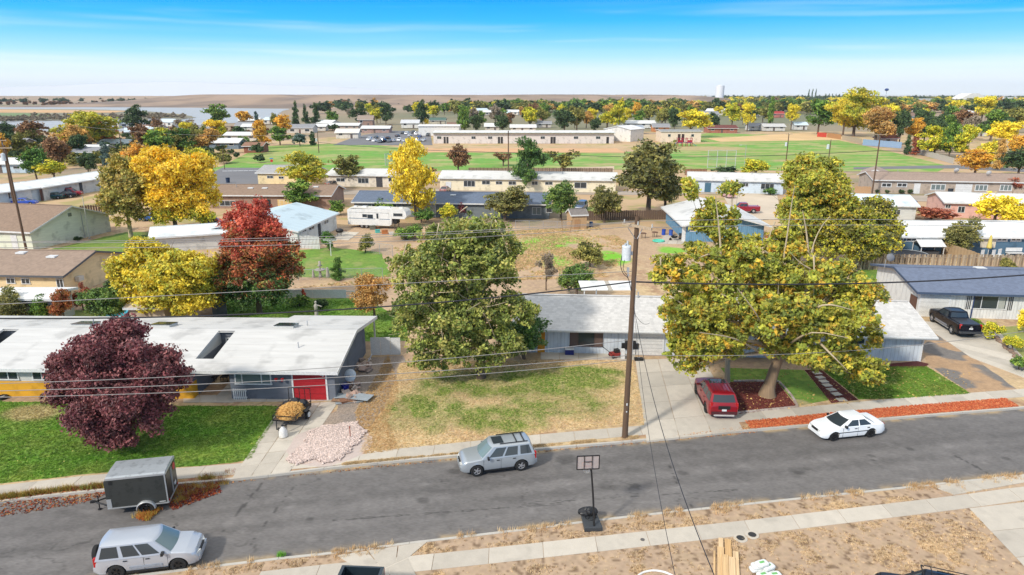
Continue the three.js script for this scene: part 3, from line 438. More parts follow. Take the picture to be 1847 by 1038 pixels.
// the grey and yellow long house under the white roof
{
  const p = [-50, -45.7], q = [-12.6, -44.8], W = Math.hypot(q[0] - p[0], q[1] - p[1]), ry = Math.atan2(-(q[1] - p[1]), q[0] - p[0]);
  const H = { p, W, ry, o: thing('house', 'long low house with a white roof, grey walls and a red garage door', 'house', [p[0], 0, p[1]], ry) };
  const D = 9.3, zr = -5.3, h = 2.35, hr = 3.3, sf = (hr - h) / 5.3, rear = -12.3, yRear = 2.15, sr = (hr - yRear) / (zr - rear), hw = hr + sr * (-D - zr);
  const seg = (a, b, zf) => profile([[zf, -.1], [zf, h + sf * -zf - .01], [zr, hr - .01], [-D, hr - sr * (zr + D) - .01], [-D, -.1]], b - a, a);
  const xR = W - 37.4 + 0, ya = 11.4, yb = 27.1, gb = 29.9, grey = wallM(S(112, 118, 128)), yellow = wallM(S(226, 166, 40));
  for (const s of [seg(gb, W, 0), seg(yb, gb, -5.28), seg(ya - 3.4, ya, -5.28), seg(0, ya - 3.4, 0)]) mesh('wall', s, grey, H.o);
  mesh('wall', seg(ya, yb, 0), wallM(S(205, 205, 200)), H.o).userData.label = 'upper wall between the strip windows';
  mesh('wall', box(yb - ya + .02, 1.25, .06, (ya + yb) / 2, .6, .04), yellow, H.o).userData.label = 'orange yellow lower front wall';
  for (const x of [yb + .028, ya - .028]) mesh('wall', box(.05, 2.3, 5.2, x, 1.15, -2.64), grey, H.o);
  mesh('wall', [box(.06, 1.25, .7, yb + .035, .6, -.3)], yellow, H.o);
  // front slope with two open light wells, then the back slope with its deeper patio part
  const hole = (a) => [[a, 1.0], [a + 1.3, 1.0], [a + 1.3, 5.05], [a, 5.05]];      // x, distance from the wall line back
  const len = Math.hypot(1, sf), S0 = new THREE.Shape([[-1, -.55], [W + .4, -.55], [W + .4, 5.3], [-1, 5.3]].map((a) => new THREE.Vector2(a[0], a[1] * len)));
  for (const a of [yb + .02, ya - 1.32]) S0.holes.push(new THREE.Path(hole(a).map((b) => new THREE.Vector2(b[0], b[1] * len))));
  const f = new THREE.ExtrudeGeometry(S0, { depth: .16, bevelEnabled: false }); f.rotateX(-Math.PI / 2 + Math.atan(sf)); f.translate(0, h - .0, 0);
  const wr = flatRoofM(S(208, 207, 204));
  const back = (x0, x1, ze, ye) => profile([[zr, hr], [zr, hr + .163], [ze, ye + .16], [ze, ye]], x1 - x0, x0);
  mesh('roof', f, wr, H.o); mesh('roof', [back(-1, 30.5, -10.9, hr - sr * 5.6), back(30.5, W + .4, rear, yRear)], wr, H.o);
  const rake = profile([[.57, h - .55 * sf - .1], [.57, h - .55 * sf + .17], [zr, hr + .17], [rear, yRear + .17], [rear, yRear - .1], [zr, hr - .1]], .04, W + .4);
  mesh('fascia', [box(W + 1.45, .24, .04, W / 2 - .3, h - .55 * sf + .04, .575), rake], whiteM, H.o);
  for (const x of [W + .2, W - 4]) mesh('post', box(.12, 2.2, .12, x, 1.1, rear + .3), whiteM, H.o);
  const seamM = flatRoofM(S(206, 205, 202)); for (let k = 0; k < 6; k++) { const d = .35 + k * .88, bits = k < 5 && d > .9 ? [[-1, ya - 1.34], [ya, yb], [yb + 1.36, W + .38]] : [[-1, W + .38]]; for (const [a, b] of bits) mesh('roof_seam', box(b - a, .014, .04, (a + b) / 2, h + sf * d + .166, -d, 0, Math.atan(sf)), seamM, H.o); } for (let k = 0; k < 6; k++) { const d = .5 + k * .9; mesh('roof_seam', box(W + 1.3, .014, .04, W / 2 - .3, hr - sr * d + .168, zr - d, 0, -Math.atan(sr)), seamM, H.o); }
  for (const a of [yb + .02, ya - 1.32]) { const X = { ...H, zf: -5.27 }; addWindow(X, 'front', a + .35, 1.35, a + 1.2, 2.75, { f: .1 }); }
  const xAt = (qx) => solveWall(H, 'front', qx, 700)[0];
  addGarage(H, 'front', xAt(530), 1.95, xAt(588), paint(S(176, 30, 40), .6), 4);
  addWindow(H, 'front', xAt(425), 1.15, xAt(491), 2.1, { n: 3, splits: [.2, .73], f: .09, glass: paleGlassM });
  for (const [a, b] of [[-100, -62], [-58, 0], [0, 38], [62, 97], [100, 140], [160, 200], [220, 260], [280, 318]]) addWindow(H, 'front', xAt(a), 1.32, xAt(b), 2.12, { n: 2, f: .08 });
  { const X = { ...H, zf: -5.27 }; addDoor(X, 'front', yb + 1.6, 2.05, yb + 2.5, paint(S(72, 66, 96)), .02); addWindow(X, 'front', yb + 2.55, .4, yb + 2.78, 2.0, {}); }
  for (const qx of [157, 298, 518]) { const x = solveWall({ ...H, zf: -6.4 }, 'front', qx, 600)[0]; const k = mesh('skylight', box(1.5, .22, 1.3, x, hr - sr * 1.1 + .25, -6.4, 0, -Math.atan(sr)), paint(S(205, 205, 200)), H.o); mesh('pane', box(1.6, .03, 1.38, x, hr - sr * 1.1 + .385, -6.4, 0, -Math.atan(sr)), glassM, k); }
  for (const [x, z] of [[34.1, -2.6], [33.4, -7], [21, -3], [16, -7]]) mesh('vent_pipe', cyl(.05, .05, .5, 8, x, (z > zr ? h - sf * z : hr - sr * (zr - z)) + .1, z), paint(S(200, 200, 200)), H.o);
  mesh('wall_lamp', [box(.14, .12, .14, W - .9, 2.0, .08), box(.1, .1, .18, W - .75, 1.95, .14)], whiteM, H.o);
  for (const x of [-1.25, -.75]) { mesh('hanging_basket', [cyl(.09, .12, .18, 8, gb + 4.55 + x * .9, 1.55, .25)], paint(S(186, 30, 42)), H.o); }
  const gate = thing('picket_gate', 'small white picket gate at the porch of the grey house', 'gate', [...[g(421, 722)].map((a) => [a[0], 0, a[1]])[0]]);
  for (let i = 0; i < 7; i++) mesh('picket', box(.075, .85, .025, .06 + i * .14, .45, 0), whiteM, gate);
  for (const y of [.2, .7]) mesh('rail', box(1, .07, .03, .49, y, -.03), whiteM, gate);
}
// the pale house with the grey shingle roof (the one behind the pole)
{
  const board = boardM(S(208, 214, 218)), brown = paint(S(98, 78, 68));
  const H = house({ label: 'pale board clad house with a grey shingle roof behind the pole', p: [0.8, -54.3], p1: [33.4, -52.2], D: 9.2, h: 2.35, rise: 1.25, ov: .7, ovs: .75, wm: board, roof: S(208, 205, 200), items: [
    ['win', 'front', [1028, 598, 1087, 626], { splits: [.25, .75], frame: brown, curtain: [[.125, .22], [.875, .22]], cm: paint(S(108, 88, 78)) }],
    ['garage', 'front', [1142, 602, 1194, 640], { rows: 6, mat: paint(S(222, 220, 214)) }],
    ['door', 'front', [1300, 600, 1318, 640], { mat: paint(S(205, 120, 40)) }],
    ['win', 'front', [1250, 596, 1284, 620], { n: 2 }], ['win', 'front', [1420, 596, 1460, 622], { n: 2 }], ['win', 'front', [1520, 598, 1560, 622], { n: 2 }],
    ['panel', 'front', [1226, 618, 1252, 640], { name: 'wall_panel', mat: wallM(S(190, 110, 50)) }]],
    vents: [[.31, .05, 'pipe'], [.2, -.3, 'pipe'], [.62, .3, 'pipe']] });
  const x0 = solveWall(H, 'front', 968, 600)[0], x1 = solveWall(H, 'front', 990, 600)[0];
  mesh('door', box(x1 - x0 - .4, 2.0, .06, x0 + .4, 1.02, .04), paint(S(226, 150, 30)), H.o);
  for (const x of [x1, H.W + .02]) mesh('corner_board', box(.1, 2.3, .1, x, 1.15, .04), whiteM, H.o);
  mesh('gutter', box(H.W + 1.5, .09, .1, H.W / 2, 2.26, .79), paint(S(215, 215, 212)), H.o);
  const cover = thing('patio_cover', 'flat white patio cover behind the grey shingle roof', 'patio cover', [g(1105, 590)[0], 0, -65.5]);
  mesh('roof', [box(2.6, .12, 3.2, -1.4, 2.75, 0), box(2.3, .12, 3.2, 1.5, 2.75, 0)], flatRoofM(S(238, 238, 236)), cover); mesh('beam', box(.5, .14, 3.2, .12, 2.7, 0), paint(S(190, 180, 165)), cover);
  for (const x of [-2.4, 2.4]) mesh('post', box(.1, 2.7, .1, x, 1.35, 1.4), whiteM, cover);
}
// the white house with the slate blue roof at the right edge
{
  const a = g(1655, 571), H = house({ label: 'white house with a slate blue shingle roof at the right edge', p: a, W: 19, ry: -.11, D: 10.5, h: 2.6, rise: 1.0, ov: .6, ovs: .6, wm: boardM(S(226, 226, 220)), roof: S(112, 122, 142), trim: paint(S(70, 86, 110)), items: [
    ['garage', 'front', [1662, 536, 1708, 568], { rows: 4, mat: paint(S(224, 222, 214)) }],
    ['win', 'front', [1757, 533, 1814, 559], { splits: [.26, .74], shutters: 1, curtain: [[.85, .2]] }]], vents: [[.62, .45, 'dark'], [.42, -.05, 'white']] });
  mesh('downpipe', box(.1, 2.4, .08, 4.9, 1.2, .05), paint(S(40, 66, 110)), H.o);
  mesh('side_gate', box(.05, 1.8, 1.4, -.04, .9, -1.2), woodM(S(110, 80, 66)), H.o);
  const d = thing('satellite_dish', 'grey satellite dish on the gable of the slate blue roof', 'satellite dish', [a[0] - .3, 3.3, a[1] - 6.5]);
  const s = new THREE.SphereGeometry(.6, 16, 6, 0, 6.2832, 0, .8); s.rotateX(1.2); s.translate(.2, 1.1, .1); mesh('dish', s, paint(S(120, 122, 128)), d); mesh('mast', cyl(.03, .03, .9, 6), galvM, d);
}
// middle distance houses
const BROWN = S(150, 126, 106), win2 = (list, o = {}) => list.map((r) => ['win', 'front', r, { n: 2, ...o }]);
house({ label: 'long pale blue house with a white roof at the left edge, cars in front', L: [-70, 384], R: [76, 362], D: 9, h: 2.7, rise: .9, rm: flatRoofM(S(226, 230, 230)), wall: S(196, 208, 218), items: [['win', 'front', [12, 347, 24, 358], { n: 2 }], ['garage', 'front', [30, 347, 58, 366], {}]] });
house({ label: 'white garage row with a white roof behind the parked cars', L: [80, 362], R: [212, 338], D: 9, h: 2.7, rise: .9, rm: flatRoofM(S(230, 232, 230)), wall: S(206, 206, 202), items: [['win', 'front', [115, 338, 130, 346], { n: 2, glass: glassM }], ['door', 'front', [141, 330, 150, 350], { mat: paint(S(66, 70, 74)) }], ['door', 'front', [70, 342, 78, 360], { mat: paint(S(90, 60, 54)) }]] });
{ const c = g(60, 452), d = [.978, .21], L = 24; const H = house({ label: 'pale green gabled building with a brown roof, gable end bare', p: [c[0] - L * d[0], c[1] - L * d[1]], p1: c, D: 14.3, h: 2.7, rise: 2.4, roof: BROWN, wm: wallM(S(222, 226, 206)), ov: .5, ovs: .5, items: [['door', 'front', [18, 424, 34, 451], {}]] }); mesh('wall_vent', box(.06, .5, .6, H.W + .03, 3.9, -7), paint(S(120, 128, 112)), H.o); mesh('downpipe', box(.06, 4, .08, H.W + .05, 2, -9), galvM, H.o); }
{ const c = g(120, 537), d = [.998, .06]; const H = house({ label: 'cream house with a brown shingle roof behind the small trees', p: [c[0] - 26 * d[0], c[1] - 26 * d[1]], p1: c, D: 10.5, h: 2.5, rise: 1.35, roof: S(158, 136, 118), wall: S(228, 204, 160), trim: paint(S(90, 92, 96)), items: [...win2([[10, 501, 28, 512], [37, 502, 55, 513], [100, 503, 117, 525], [-40, 501, -12, 513]])], vents: [[.2, .3, 'white'], [.5, .12, 'white'], [.7, .15, 'white'], [.86, .3, 'white'], [.62, .7, 'pipe']] }); mesh('air_conditioner', box(.5, .5, .8, H.W + .3, 1.6, -2), paint(S(200, 196, 186)), H.o); }
{ const d = [.99, .12], c = [-30.4, -95]; const H = house({ label: 'white house with a pale blue metal roof beside the red tree', p: [c[0] - 13.5 * d[0], c[1] - 13.5 * d[1]], p1: c, D: 15, h: 2.5, rise: 1.5, ridge: 'z', rm: flatRoofM(S(196, 214, 222)), wall: S(220, 222, 218), items: [['win', 'right', [544, 410, 552, 417], { n: 2 }], ['win', 'right', [556, 405, 566, 413], { n: 2 }], ['door', 'right', [572, 396, 578, 413], { mat: paint(S(60, 62, 66)) }], ['win', 'right', [583, 392, 592, 402], { n: 2 }]] });
  house({ label: 'low white roofed wing left of the red tree', p: [-49.5, -92], p1: [-37, -97], D: 7, h: 2.2, rise: .7, rm: flatRoofM(S(226, 232, 234)), wall: S(214, 212, 204) }); }
house({ label: 'brown roofed house behind the red tree, pale skylights on its roof', L: [380, 376], R: [597, 377], D: 9.5, h: 2.6, rise: 1.3, roof: BROWN, wall: S(160, 132, 116), items: [['panel', 'front', [500, 360, 545, 378], { mat: wallM(S(226, 196, 140)) }], ['door', 'front', [480, 360, 489, 377], { mat: paint(S(40, 38, 38)) }], ['win', 'front', [504, 361, 520, 372], { n: 2 }], ['win', 'front', [395, 362, 425, 372], { n: 3 }]], vents: [[.42, .4, 'white'], [.17, .3, 'pipe'], [.72, .2, 'white'], [.84, .25, 'white'], [.3, .4, 'white']] });
house({ label: 'cream house with a grey roof at the side street corner', L: [466, 334], R: [560, 336], D: 9, h: 3.0, rise: 1.3, roof: S(170, 168, 166), wall: S(236, 214, 168), items: win2([[481, 317, 493, 322], [502, 318, 512, 323]]) });
house({ label: 'white roofed cream house row left of the yellow poplar', L: [592, 336], R: [714, 338], D: 9, h: 2.7, rise: 1.0, rm: flatRoofM(W_ROOF), wall: S(228, 216, 198), items: [['win', 'front', [645, 321, 665, 331], { n: 3 }], ['door', 'front', [678, 320, 690, 336], { mat: paint(S(72, 70, 74)) }], ['win', 'front', [700, 321, 712, 328], {}], ['win', 'front', [606, 321, 622, 328], { n: 2 }]] });
house({ label: 'very long cream house with a white roof right of the yellow poplar', L: [794, 343], R: [1110, 348], D: 9, h: 2.8, rise: 1.1, rm: flatRoofM(W_ROOF), wall: S(238, 226, 196), items: [['win', 'front', [836, 326, 857, 337], { n: 3 }], ['win', 'front', [869, 326, 884, 333], { n: 2 }], ['win', 'front', [894, 327, 906, 333], { n: 2 }], ['win', 'front', [917, 327, 931, 334], { n: 2 }], ['win', 'front', [959, 327, 970, 334], { n: 2 }], ['win', 'front', [983, 328, 997, 334], { n: 2 }], ['win', 'front', [1036, 329, 1058, 340], { n: 2 }], ['door', 'front', [804, 328, 814, 343], {}]], vents: [[.45, 0, 'dish'], [.7, .3, 'pipe']] });
house({ label: 'long pale blue walled house with a white roof behind the plane tree', L: [1242, 346], R: [1412, 351], D: 9, h: 2.8, rise: 1.1, rm: flatRoofM(W_ROOF), wall: S(206, 218, 228), items: [['win', 'front', [1340, 330, 1350, 337], { n: 2 }], ['win', 'front', [1373, 331, 1396, 342], { n: 3 }], ['door', 'front', [1272, 330, 1282, 345], { mat: paint(S(70, 110, 130)) }]], vents: [[.68, .2, 'pipe']] });
{ const beige = S(184, 168, 152); const H = house({ label: 'very long beige house with a brown roof and white trimmed windows at right', L: [1574, 348], R: [1870, 354], D: 10, h: 2.9, rise: 1.2, roof: S(164, 142, 126), wall: beige, items: [...[[1591, 330, 1608, 338], [1619, 330, 1636, 338]].map((r) => ['win', 'front', r, { n: 2, f: .14 }]), ['door', 'front', [1650, 331, 1659, 347], {}], ['win', 'front', [1680, 332, 1705, 344], { n: 3, f: .16, glass: paleGlassM }], ['garage', 'front', [1726, 333, 1751, 349], {}], ['win', 'front', [1760, 333, 1781, 345], { n: 3, f: .16, glass: paleGlassM }], ['win', 'front', [1805, 333, 1825, 345], { n: 3, f: .16, glass: paleGlassM }]], vents: [[.55, .1, 'dish'], [.73, .4, 'dish'], [.2, -.1, 'pipe']] });
  house({ label: 'short beige wing with white gable trim left of the very long beige house', L: [1553, 336], R: [1572, 337], W: 5.4, D: 9, h: 2.9, rise: 1.1, ridge: 'z', roof: S(170, 150, 134), wall: beige, items: [['win', 'front', [1556, 325, 1561, 332], { f: .14 }]] }); }
house({ label: 'long house with a slate blue roof behind the white camper trailer', L: [640, 390], R: [990, 395], D: 9.5, h: 2.6, rise: 1.2, roof: S(104, 116, 134), wall: S(120, 128, 132), items: [['win', 'front', [670, 368, 690, 378], { n: 2 }], ['win', 'front', [960, 374, 976, 388], { n: 2, glass: paleGlassM }], ['win', 'front', [985, 374, 996, 384], {}], ['garage', 'front', [765, 370, 785, 391], { mat: paint(S(180, 186, 188)) }], ['win', 'front', [700, 369, 716, 378], { n: 2 }]], vents: [[.5, .35, 'white'], [.3, .3, 'pipe'], [.88, .3, 'pipe']] });
{ const H = house({ label: 'blue gabled house with a pale grey roof beside the plane tree', L: [1236, 436], R: [1376, 437], D: 16, h: 2.6, rise: 1.5, ridge: 'z', ov: .9, ovs: .8, rm: flatRoofM(S(216, 216, 214)), wm: boardM(S(112, 156, 186)), items: [['door', 'front', [1317, 409, 1329, 434], { mat: paint(S(238, 226, 212)) }], ['win', 'front', [1245, 407, 1255, 418], { f: .12 }], ['win', 'front', [1303, 410, 1310, 420], { f: .12 }], ['door', 'front', [1231, 408, 1236, 434], {}]] }); mesh('vent_pipe', cyl(.06, .06, .6, 8, H.W * .7, 3.4, -7), galvM, H.o); }
house({ label: 'pale pink house with a white roof beside the weeping yellow tree', L: [1702, 392], R: [1880, 398], D: 9, h: 2.7, rise: 1.1, rm: flatRoofM(S(226, 226, 224)), wall: S(226, 178, 164), items: [['win', 'front', [1729, 372, 1740, 384], { n: 2 }], ['win', 'front', [1790, 374, 1806, 386], { n: 2 }], ['win', 'front', [1706, 369, 1715, 376], { n: 2 }]] });
house({ label: 'grey house with a pale blue white roof behind the wide yellow green tree', L: [1545, 397], R: [1650, 400], D: 9.5, h: 2.7, rise: 1.1, rm: flatRoofM(S(214, 226, 232)), wall: S(206, 206, 200), items: [['win', 'front', [1612, 378, 1624, 388], { n: 2 }]] });
{ const H = house({ label: 'long dark blue house with a white roof behind the cedar fence', L: [1606, 460], R: [1900, 462], D: 9.5, h: 2.6, rise: 1.2, rm: flatRoofM(S(232, 234, 234)), wall: S(84, 116, 140), items: [['win', 'front', [1636, 424, 1662, 436], { splits: [.35, .68], f: .14 }], ['win', 'front', [1625, 424, 1630, 434], { f: .1 }], ['win', 'front', [1799, 424, 1817, 436], { n: 2, f: .16 }], ['win', 'front', [1825, 424, 1842, 436], { n: 2, f: .16 }], ['panel', 'front', [1772, 424, 1795, 447], { mat: paint(S(226, 214, 190)) }]] }); }
house({ name: 'garden_shed', category: 'shed', label: 'tan garden shed beside the bushes in the dirt yard', L: [1031, 414], R: [1058, 413], D: 3, h: 2.3, rise: .7, roof: S(130, 122, 116), wm: woodM(S(206, 172, 132)), ov: .2, ovs: .2, items: [['door', 'front', [1036, 396, 1046, 412], { mat: woodM(S(190, 150, 110)) }]] });
house({ name: 'garden_shed', category: 'shed', label: 'dark grey shed behind the yellow tree', L: [384, 574], R: [410, 571], D: 4.5, h: 2.6, rise: .7, roof: S(150, 150, 148), wall: S(92, 100, 108), ov: .25, ovs: .25 });
house({ name: 'garden_shed', category: 'shed', label: 'low tan roofed shed under the yellow tree', L: [236, 592], R: [300, 592], D: 3.5, h: 2.0, rise: .5, rm: flatRoofM(S(206, 188, 166)), wall: S(196, 180, 160), ov: .3, ovs: .3 });
house({ name: 'garden_shed', category: 'shed', label: 'white flat roofed annex behind the long roof at left', L: [-20, 585], R: [100, 585], D: 3, h: 2.6, rise: .25, rm: flatRoofM(S(232, 232, 230)), wall: S(200, 200, 196) });

// the school and the houses beyond the field
{ const H = house({ name: 'school_building', category: 'school', label: 'long low school building with a white flat roof beyond the field', L: [782, 259], R: [1107, 259], D: 18, h: 4.7, rise: .5, ov: 1.2, rm: flatRoofM(S(228, 226, 222)), wall: S(226, 216, 208), trim: paint(S(120, 140, 128)), items: [788, 797, 850, 880, 895, 940, 975, 990, 1035, 1075].flatMap((x, i) => i % 3 === 1 ? [['door', 'front', [x + 3, 247, x + 7, 262], { mat: paint(S(60, 56, 54)) }], ['door', 'front', [x + 8, 247, x + 12, 262], { mat: paint(S(60, 56, 54)) }]] : [['win', 'front', [x, 246, x + 8, 251], { n: 2 }]]).concat([['door', 'front', [1094, 247, 1098, 262], { mat: paint(S(50, 46, 44)) }]]), vents: [[.2, .3, 'white'], [.45, .2, 'white'], [.7, .3, 'white'], [.85, .3, 'white']] }); }
house({ name: 'school_building', category: 'school', label: 'small beige school annex behind the playground', L: [1192, 257], R: [1264, 257], D: 12, h: 5, rise: .5, rm: flatRoofM(S(150, 150, 146)), wall: S(232, 214, 190), items: [['door', 'front', [1223, 242, 1227, 254], { mat: paint(S(70, 50, 46)) }], ['door', 'front', [1230, 242, 1234, 254], { mat: paint(S(70, 50, 46)) }], ['win', 'front', [1205, 242, 1210, 247], {}], ['win', 'front', [1247, 242, 1252, 247], {}]] });
house({ name: 'school_building', category: 'school', label: 'white walled school hall behind the car park', L: [755, 245], R: [828, 245], D: 14, h: 5, rise: .5, rm: flatRoofM(S(236, 234, 230)), wall: S(232, 230, 224) });
house({ name: 'school_building', category: 'school', label: 'white gabled school wing at the right end of the long school', L: [1090, 254], R: [1137, 256], D: 14, h: 5.5, rise: 1.5, ridge: 'z', rm: flatRoofM(S(232, 230, 226)), wall: S(230, 226, 218) });
{ // [left, base row, right, storeys' height, roof, wall]
  const GREYR = S(150, 150, 152), LIGHTR = S(226, 226, 222), BR = S(140, 112, 96), far = [
    ['grey roofed house between the bushes at far left', 132, 288, 172, 3, GREYR, S(210, 205, 196)], ['white roofed bungalow with a white truck beside it', 148, 282, 186, 2.8, LIGHTR, S(200, 206, 206)], ['pale blue roofed house in front of the dark conifers at left', 180, 270, 232, 3, PALE_BLUE_ROOF, S(190, 190, 186)],
    ['brown pink house behind the orange tree', 281, 275, 307, 3, BR, S(206, 170, 156)], ['white roofed blue grey house by the corner of the field', 362, 269, 430, 3.4, LIGHTR, S(126, 142, 156)], ['white roofed house behind the blue grey one', 405, 254, 464, 3, LIGHTR, S(214, 210, 200)], ['small white house near the lake shore', 436, 236, 466, 3.5, LIGHTR, S(216, 214, 206)],
    ['rusty brown shed at the edge of the field', 440, 276, 473, 2.6, S(150, 112, 90), S(150, 96, 76)], ['dark roofed house by the left edge', 12, 268, 42, 3, GREYR, S(150, 140, 130)], ['white house with a pale roof at the left edge of the photo', -40, 312, 46, 2.8, LIGHTR, S(196, 212, 222)],
    ['low white roofed house left of the brown two storey house', 543, 236, 587, 3, LIGHTR, S(220, 212, 200)], ['pale roofed house beside the round bush', 592, 234, 646, 3, LIGHTR, S(190, 170, 156)], ['brown two storey house above the car park', 646, 228, 672, 6.4, S(160, 142, 128), S(160, 132, 120)], ['white roofed house in front of the two storey house', 652, 240, 702, 3, LIGHTR, S(180, 150, 140)], ['white gabled shed beside the car park', 606, 250, 646, 4, S(226, 220, 208), S(224, 216, 204)],
    ['white gabled house above the car park', 724, 231, 755, 4.5, S(206, 206, 206), S(226, 222, 214)], ['green roofed house above the school hall', 775, 224, 803, 4, S(86, 112, 100), S(200, 190, 170)], ['small tan house above the school', 807, 233, 826, 3.5, BR, S(222, 208, 184)], ['pale house behind the school roof', 875, 237, 900, 4, LIGHTR, S(210, 200, 186)],
    ['white house left of the dark conifers behind the school', 921, 238, 966, 3.5, LIGHTR, S(226, 220, 210)], ['grey roofed house behind the school', 968, 230, 994, 3.5, GREYR, S(206, 196, 184)], ['blue grey roofed house behind the school wing', 1116, 242, 1160, 4, S(160, 168, 178), S(216, 212, 206)], ['white flat roofed house behind the school wing', 1127, 231, 1182, 4, LIGHTR, S(228, 226, 220)], ['grey roofed house with an orange fence', 1178, 238, 1207, 4, GREYR, S(206, 140, 90)],
    ['brick house with a dark red roof beside the yellow tree', 1278, 240, 1330, 3.6, S(116, 66, 58), S(176, 116, 96)], ['white house right of the dark red roof', 1351, 235, 1382, 3.5, GREYR, S(226, 222, 214)], ['long white house at the far edge of the field', 1378, 236, 1416, 3.5, S(200, 198, 194), S(222, 218, 210)], ['small white house left of the tall green tree', 1434, 234, 1456, 4, PALE_BLUE_ROOF, S(220, 218, 212)],
    ['pale roofed house among the right hand trees', 1746, 246, 1780, 4.5, PALE_BLUE_ROOF, S(206, 204, 198)], ['white roofed house behind the right hand poplars', 1700, 232, 1726, 4, LIGHTR, S(216, 210, 200)], ['red roofed barn far right', 1393, 212, 1414, 5, S(170, 66, 62), S(190, 120, 110)], ['white warehouse among the far trees at right', 1800, 184, 1836, 12, LIGHTR, S(226, 226, 222)], ['beige house behind the blue fence', 1590, 262, 1618, 4, S(176, 110, 90), S(210, 180, 160)]];
  for (const [label, a, y, b, h, roof, wall] of far) {
    const A = g(a, y), B = g(b, y), W = B[0] - A[0], n = Math.max(1, Math.min(4, Math.round(W / 5)));
    const items = []; for (let i = 0; i < n; i++) items.push([i === 1 ? 'door' : 'win', 'front', i === 1 ? [W * (i + .3) / n, .05, 1.1, 2.1] : [W * (i + .25) / n, h * .38, Math.min(2, W / n * .5), h * .3], { m: 1, f: .12, mat: paint(S(110, 96, 88)) }]);
    house({ label, p: A, p1: B, ry: 0, D: Math.min(14, Math.max(7, W * .6)), h: Math.max(2.6, h * .75), rise: h * .4, roof, wall, items, ov: .7, ovs: .6 });
  }
  // the roofs that can only be told by colour, scattered between the far trees
  const rnd = rng(404), cols = [[LIGHTR, 'white roofed'], [GREYR, 'grey roofed'], [BR, 'brown roofed'], [PALE_BLUE_ROOF, 'pale blue roofed']];
  const protos = cols.map(([c, n]) => house({ label: `small ${n} house among the distant trees`, group: `distant ${n} houses`, p: [0, -500], W: 15, ry: 0, D: 10, h: 3, rise: 1.8, roof: c, wall: mix3(S(214, 206, 194), c, .1), items: [['win', 'front', [2, 1, 2.4, 1.3], { m: 1 }], ['door', 'front', [7, 0, 1.1, 2.1], { m: 1, mat: paint(S(120, 90, 80)) }], ['win', 'front', [10.5, 1, 2.6, 1.3], { m: 1 }]] }).o);
  let i = 0;
  for (let k = 0; k < 78; k++) { const y = 184 + rnd() * rnd() * 44, x = 780 + rnd() * 1080; if (y > 205 && x > 1240 && x < 1500 && y > 230) continue; const q = g(x, y); const pos = [q[0], 0, q[1]], r = (rnd() - .5) * 1.2; if (i < 4) { protos[i].position.set(...pos); protos[i].rotation.y = r; } else { const s = .9 + rnd() * .6; dup(protos[Math.floor(rnd() * 4)], pos, r, null, null, [s, s, s]); } i++; }
  for (let k = 0; k < 14; k++) { const y = 216 + rnd() * 30, x = 180 + rnd() * 420; const q = g(x, y + 6); dup(protos[Math.floor(rnd() * 4)], [q[0], 0, q[1]], (rnd() - .5), null, null, [1, 1, 1]); }
}
{ // water tower, far halls
  const q = g(1297, 186), R = 8.5, t = thing('water_tower', 'tall white cylindrical water tower on the horizon', 'water tower', [q[0] * .78, 0, q[1] * .78]);
  const k = mpp(186) * .78; mesh('tank', cyl(7.5 * k, 7.5 * k, 34 * k, 32), paint(S(236, 238, 240)), t); const roof = new THREE.ConeGeometry(7.6 * k, 1.6 * k, 32); roof.translate(0, 34.8 * k, 0); mesh('roof', roof, paint(S(226, 230, 232)), t);
  const f = thing('water_tower', 'small dark blue water tower far off at right', 'water tower', [g(1596, 190)[0], 0, g(1596, 190)[1]]), m = mpp(190); const bowl = new THREE.SphereGeometry(3.4 * m, 16, 10); bowl.scale(1, .7, 1); bowl.translate(0, 27 * m, 0); mesh('tank', bowl, paint(S(40, 70, 130)), f); mesh('stem', cyl(.9 * m, .5 * m, 26 * m, 10), paint(S(200, 206, 210)), f);
  const d = g(1747, 184), dm = mpp(184), dome = thing('storage_hall', 'pale pitched storage hall on the right horizon', 'hall', [d[0], 0, d[1]]); mesh('wall', box(50 * dm, 4 * dm, 30 * dm, 0, 2 * dm, 0), paint(S(222, 214, 204)), dome); mesh('roof', (() => { const e = extrudePoly([[-28 * dm, 4 * dm], [28 * dm, 4 * dm], [6 * dm, 15 * dm], [-6 * dm, 15 * dm]], 32 * dm); e.translate(0, 0, -16 * dm); return e; })(), paint(S(232, 226, 216)), dome);
  for (const [x, w, l] of [[1835, 40, 'long white hall at the right horizon'], [1660, 50, 'low pale hall behind the far right trees'], [1510, 26, 'flat white hall left of the tall yellow tree']]) { const p = g(x, 184), mm = mpp(184), o = thing('storage_hall', l, 'hall', [p[0], 0, p[1]]); mesh('wall', box(w * mm, 5 * mm, 16 * mm, 0, 2.5 * mm, 0), paint(S(216, 212, 206)), o); mesh('roof', box(w * mm * 1.02, .8 * mm, 17 * mm, 0, 5.4 * mm, 0), paint(S(236, 236, 234)), o); }
}
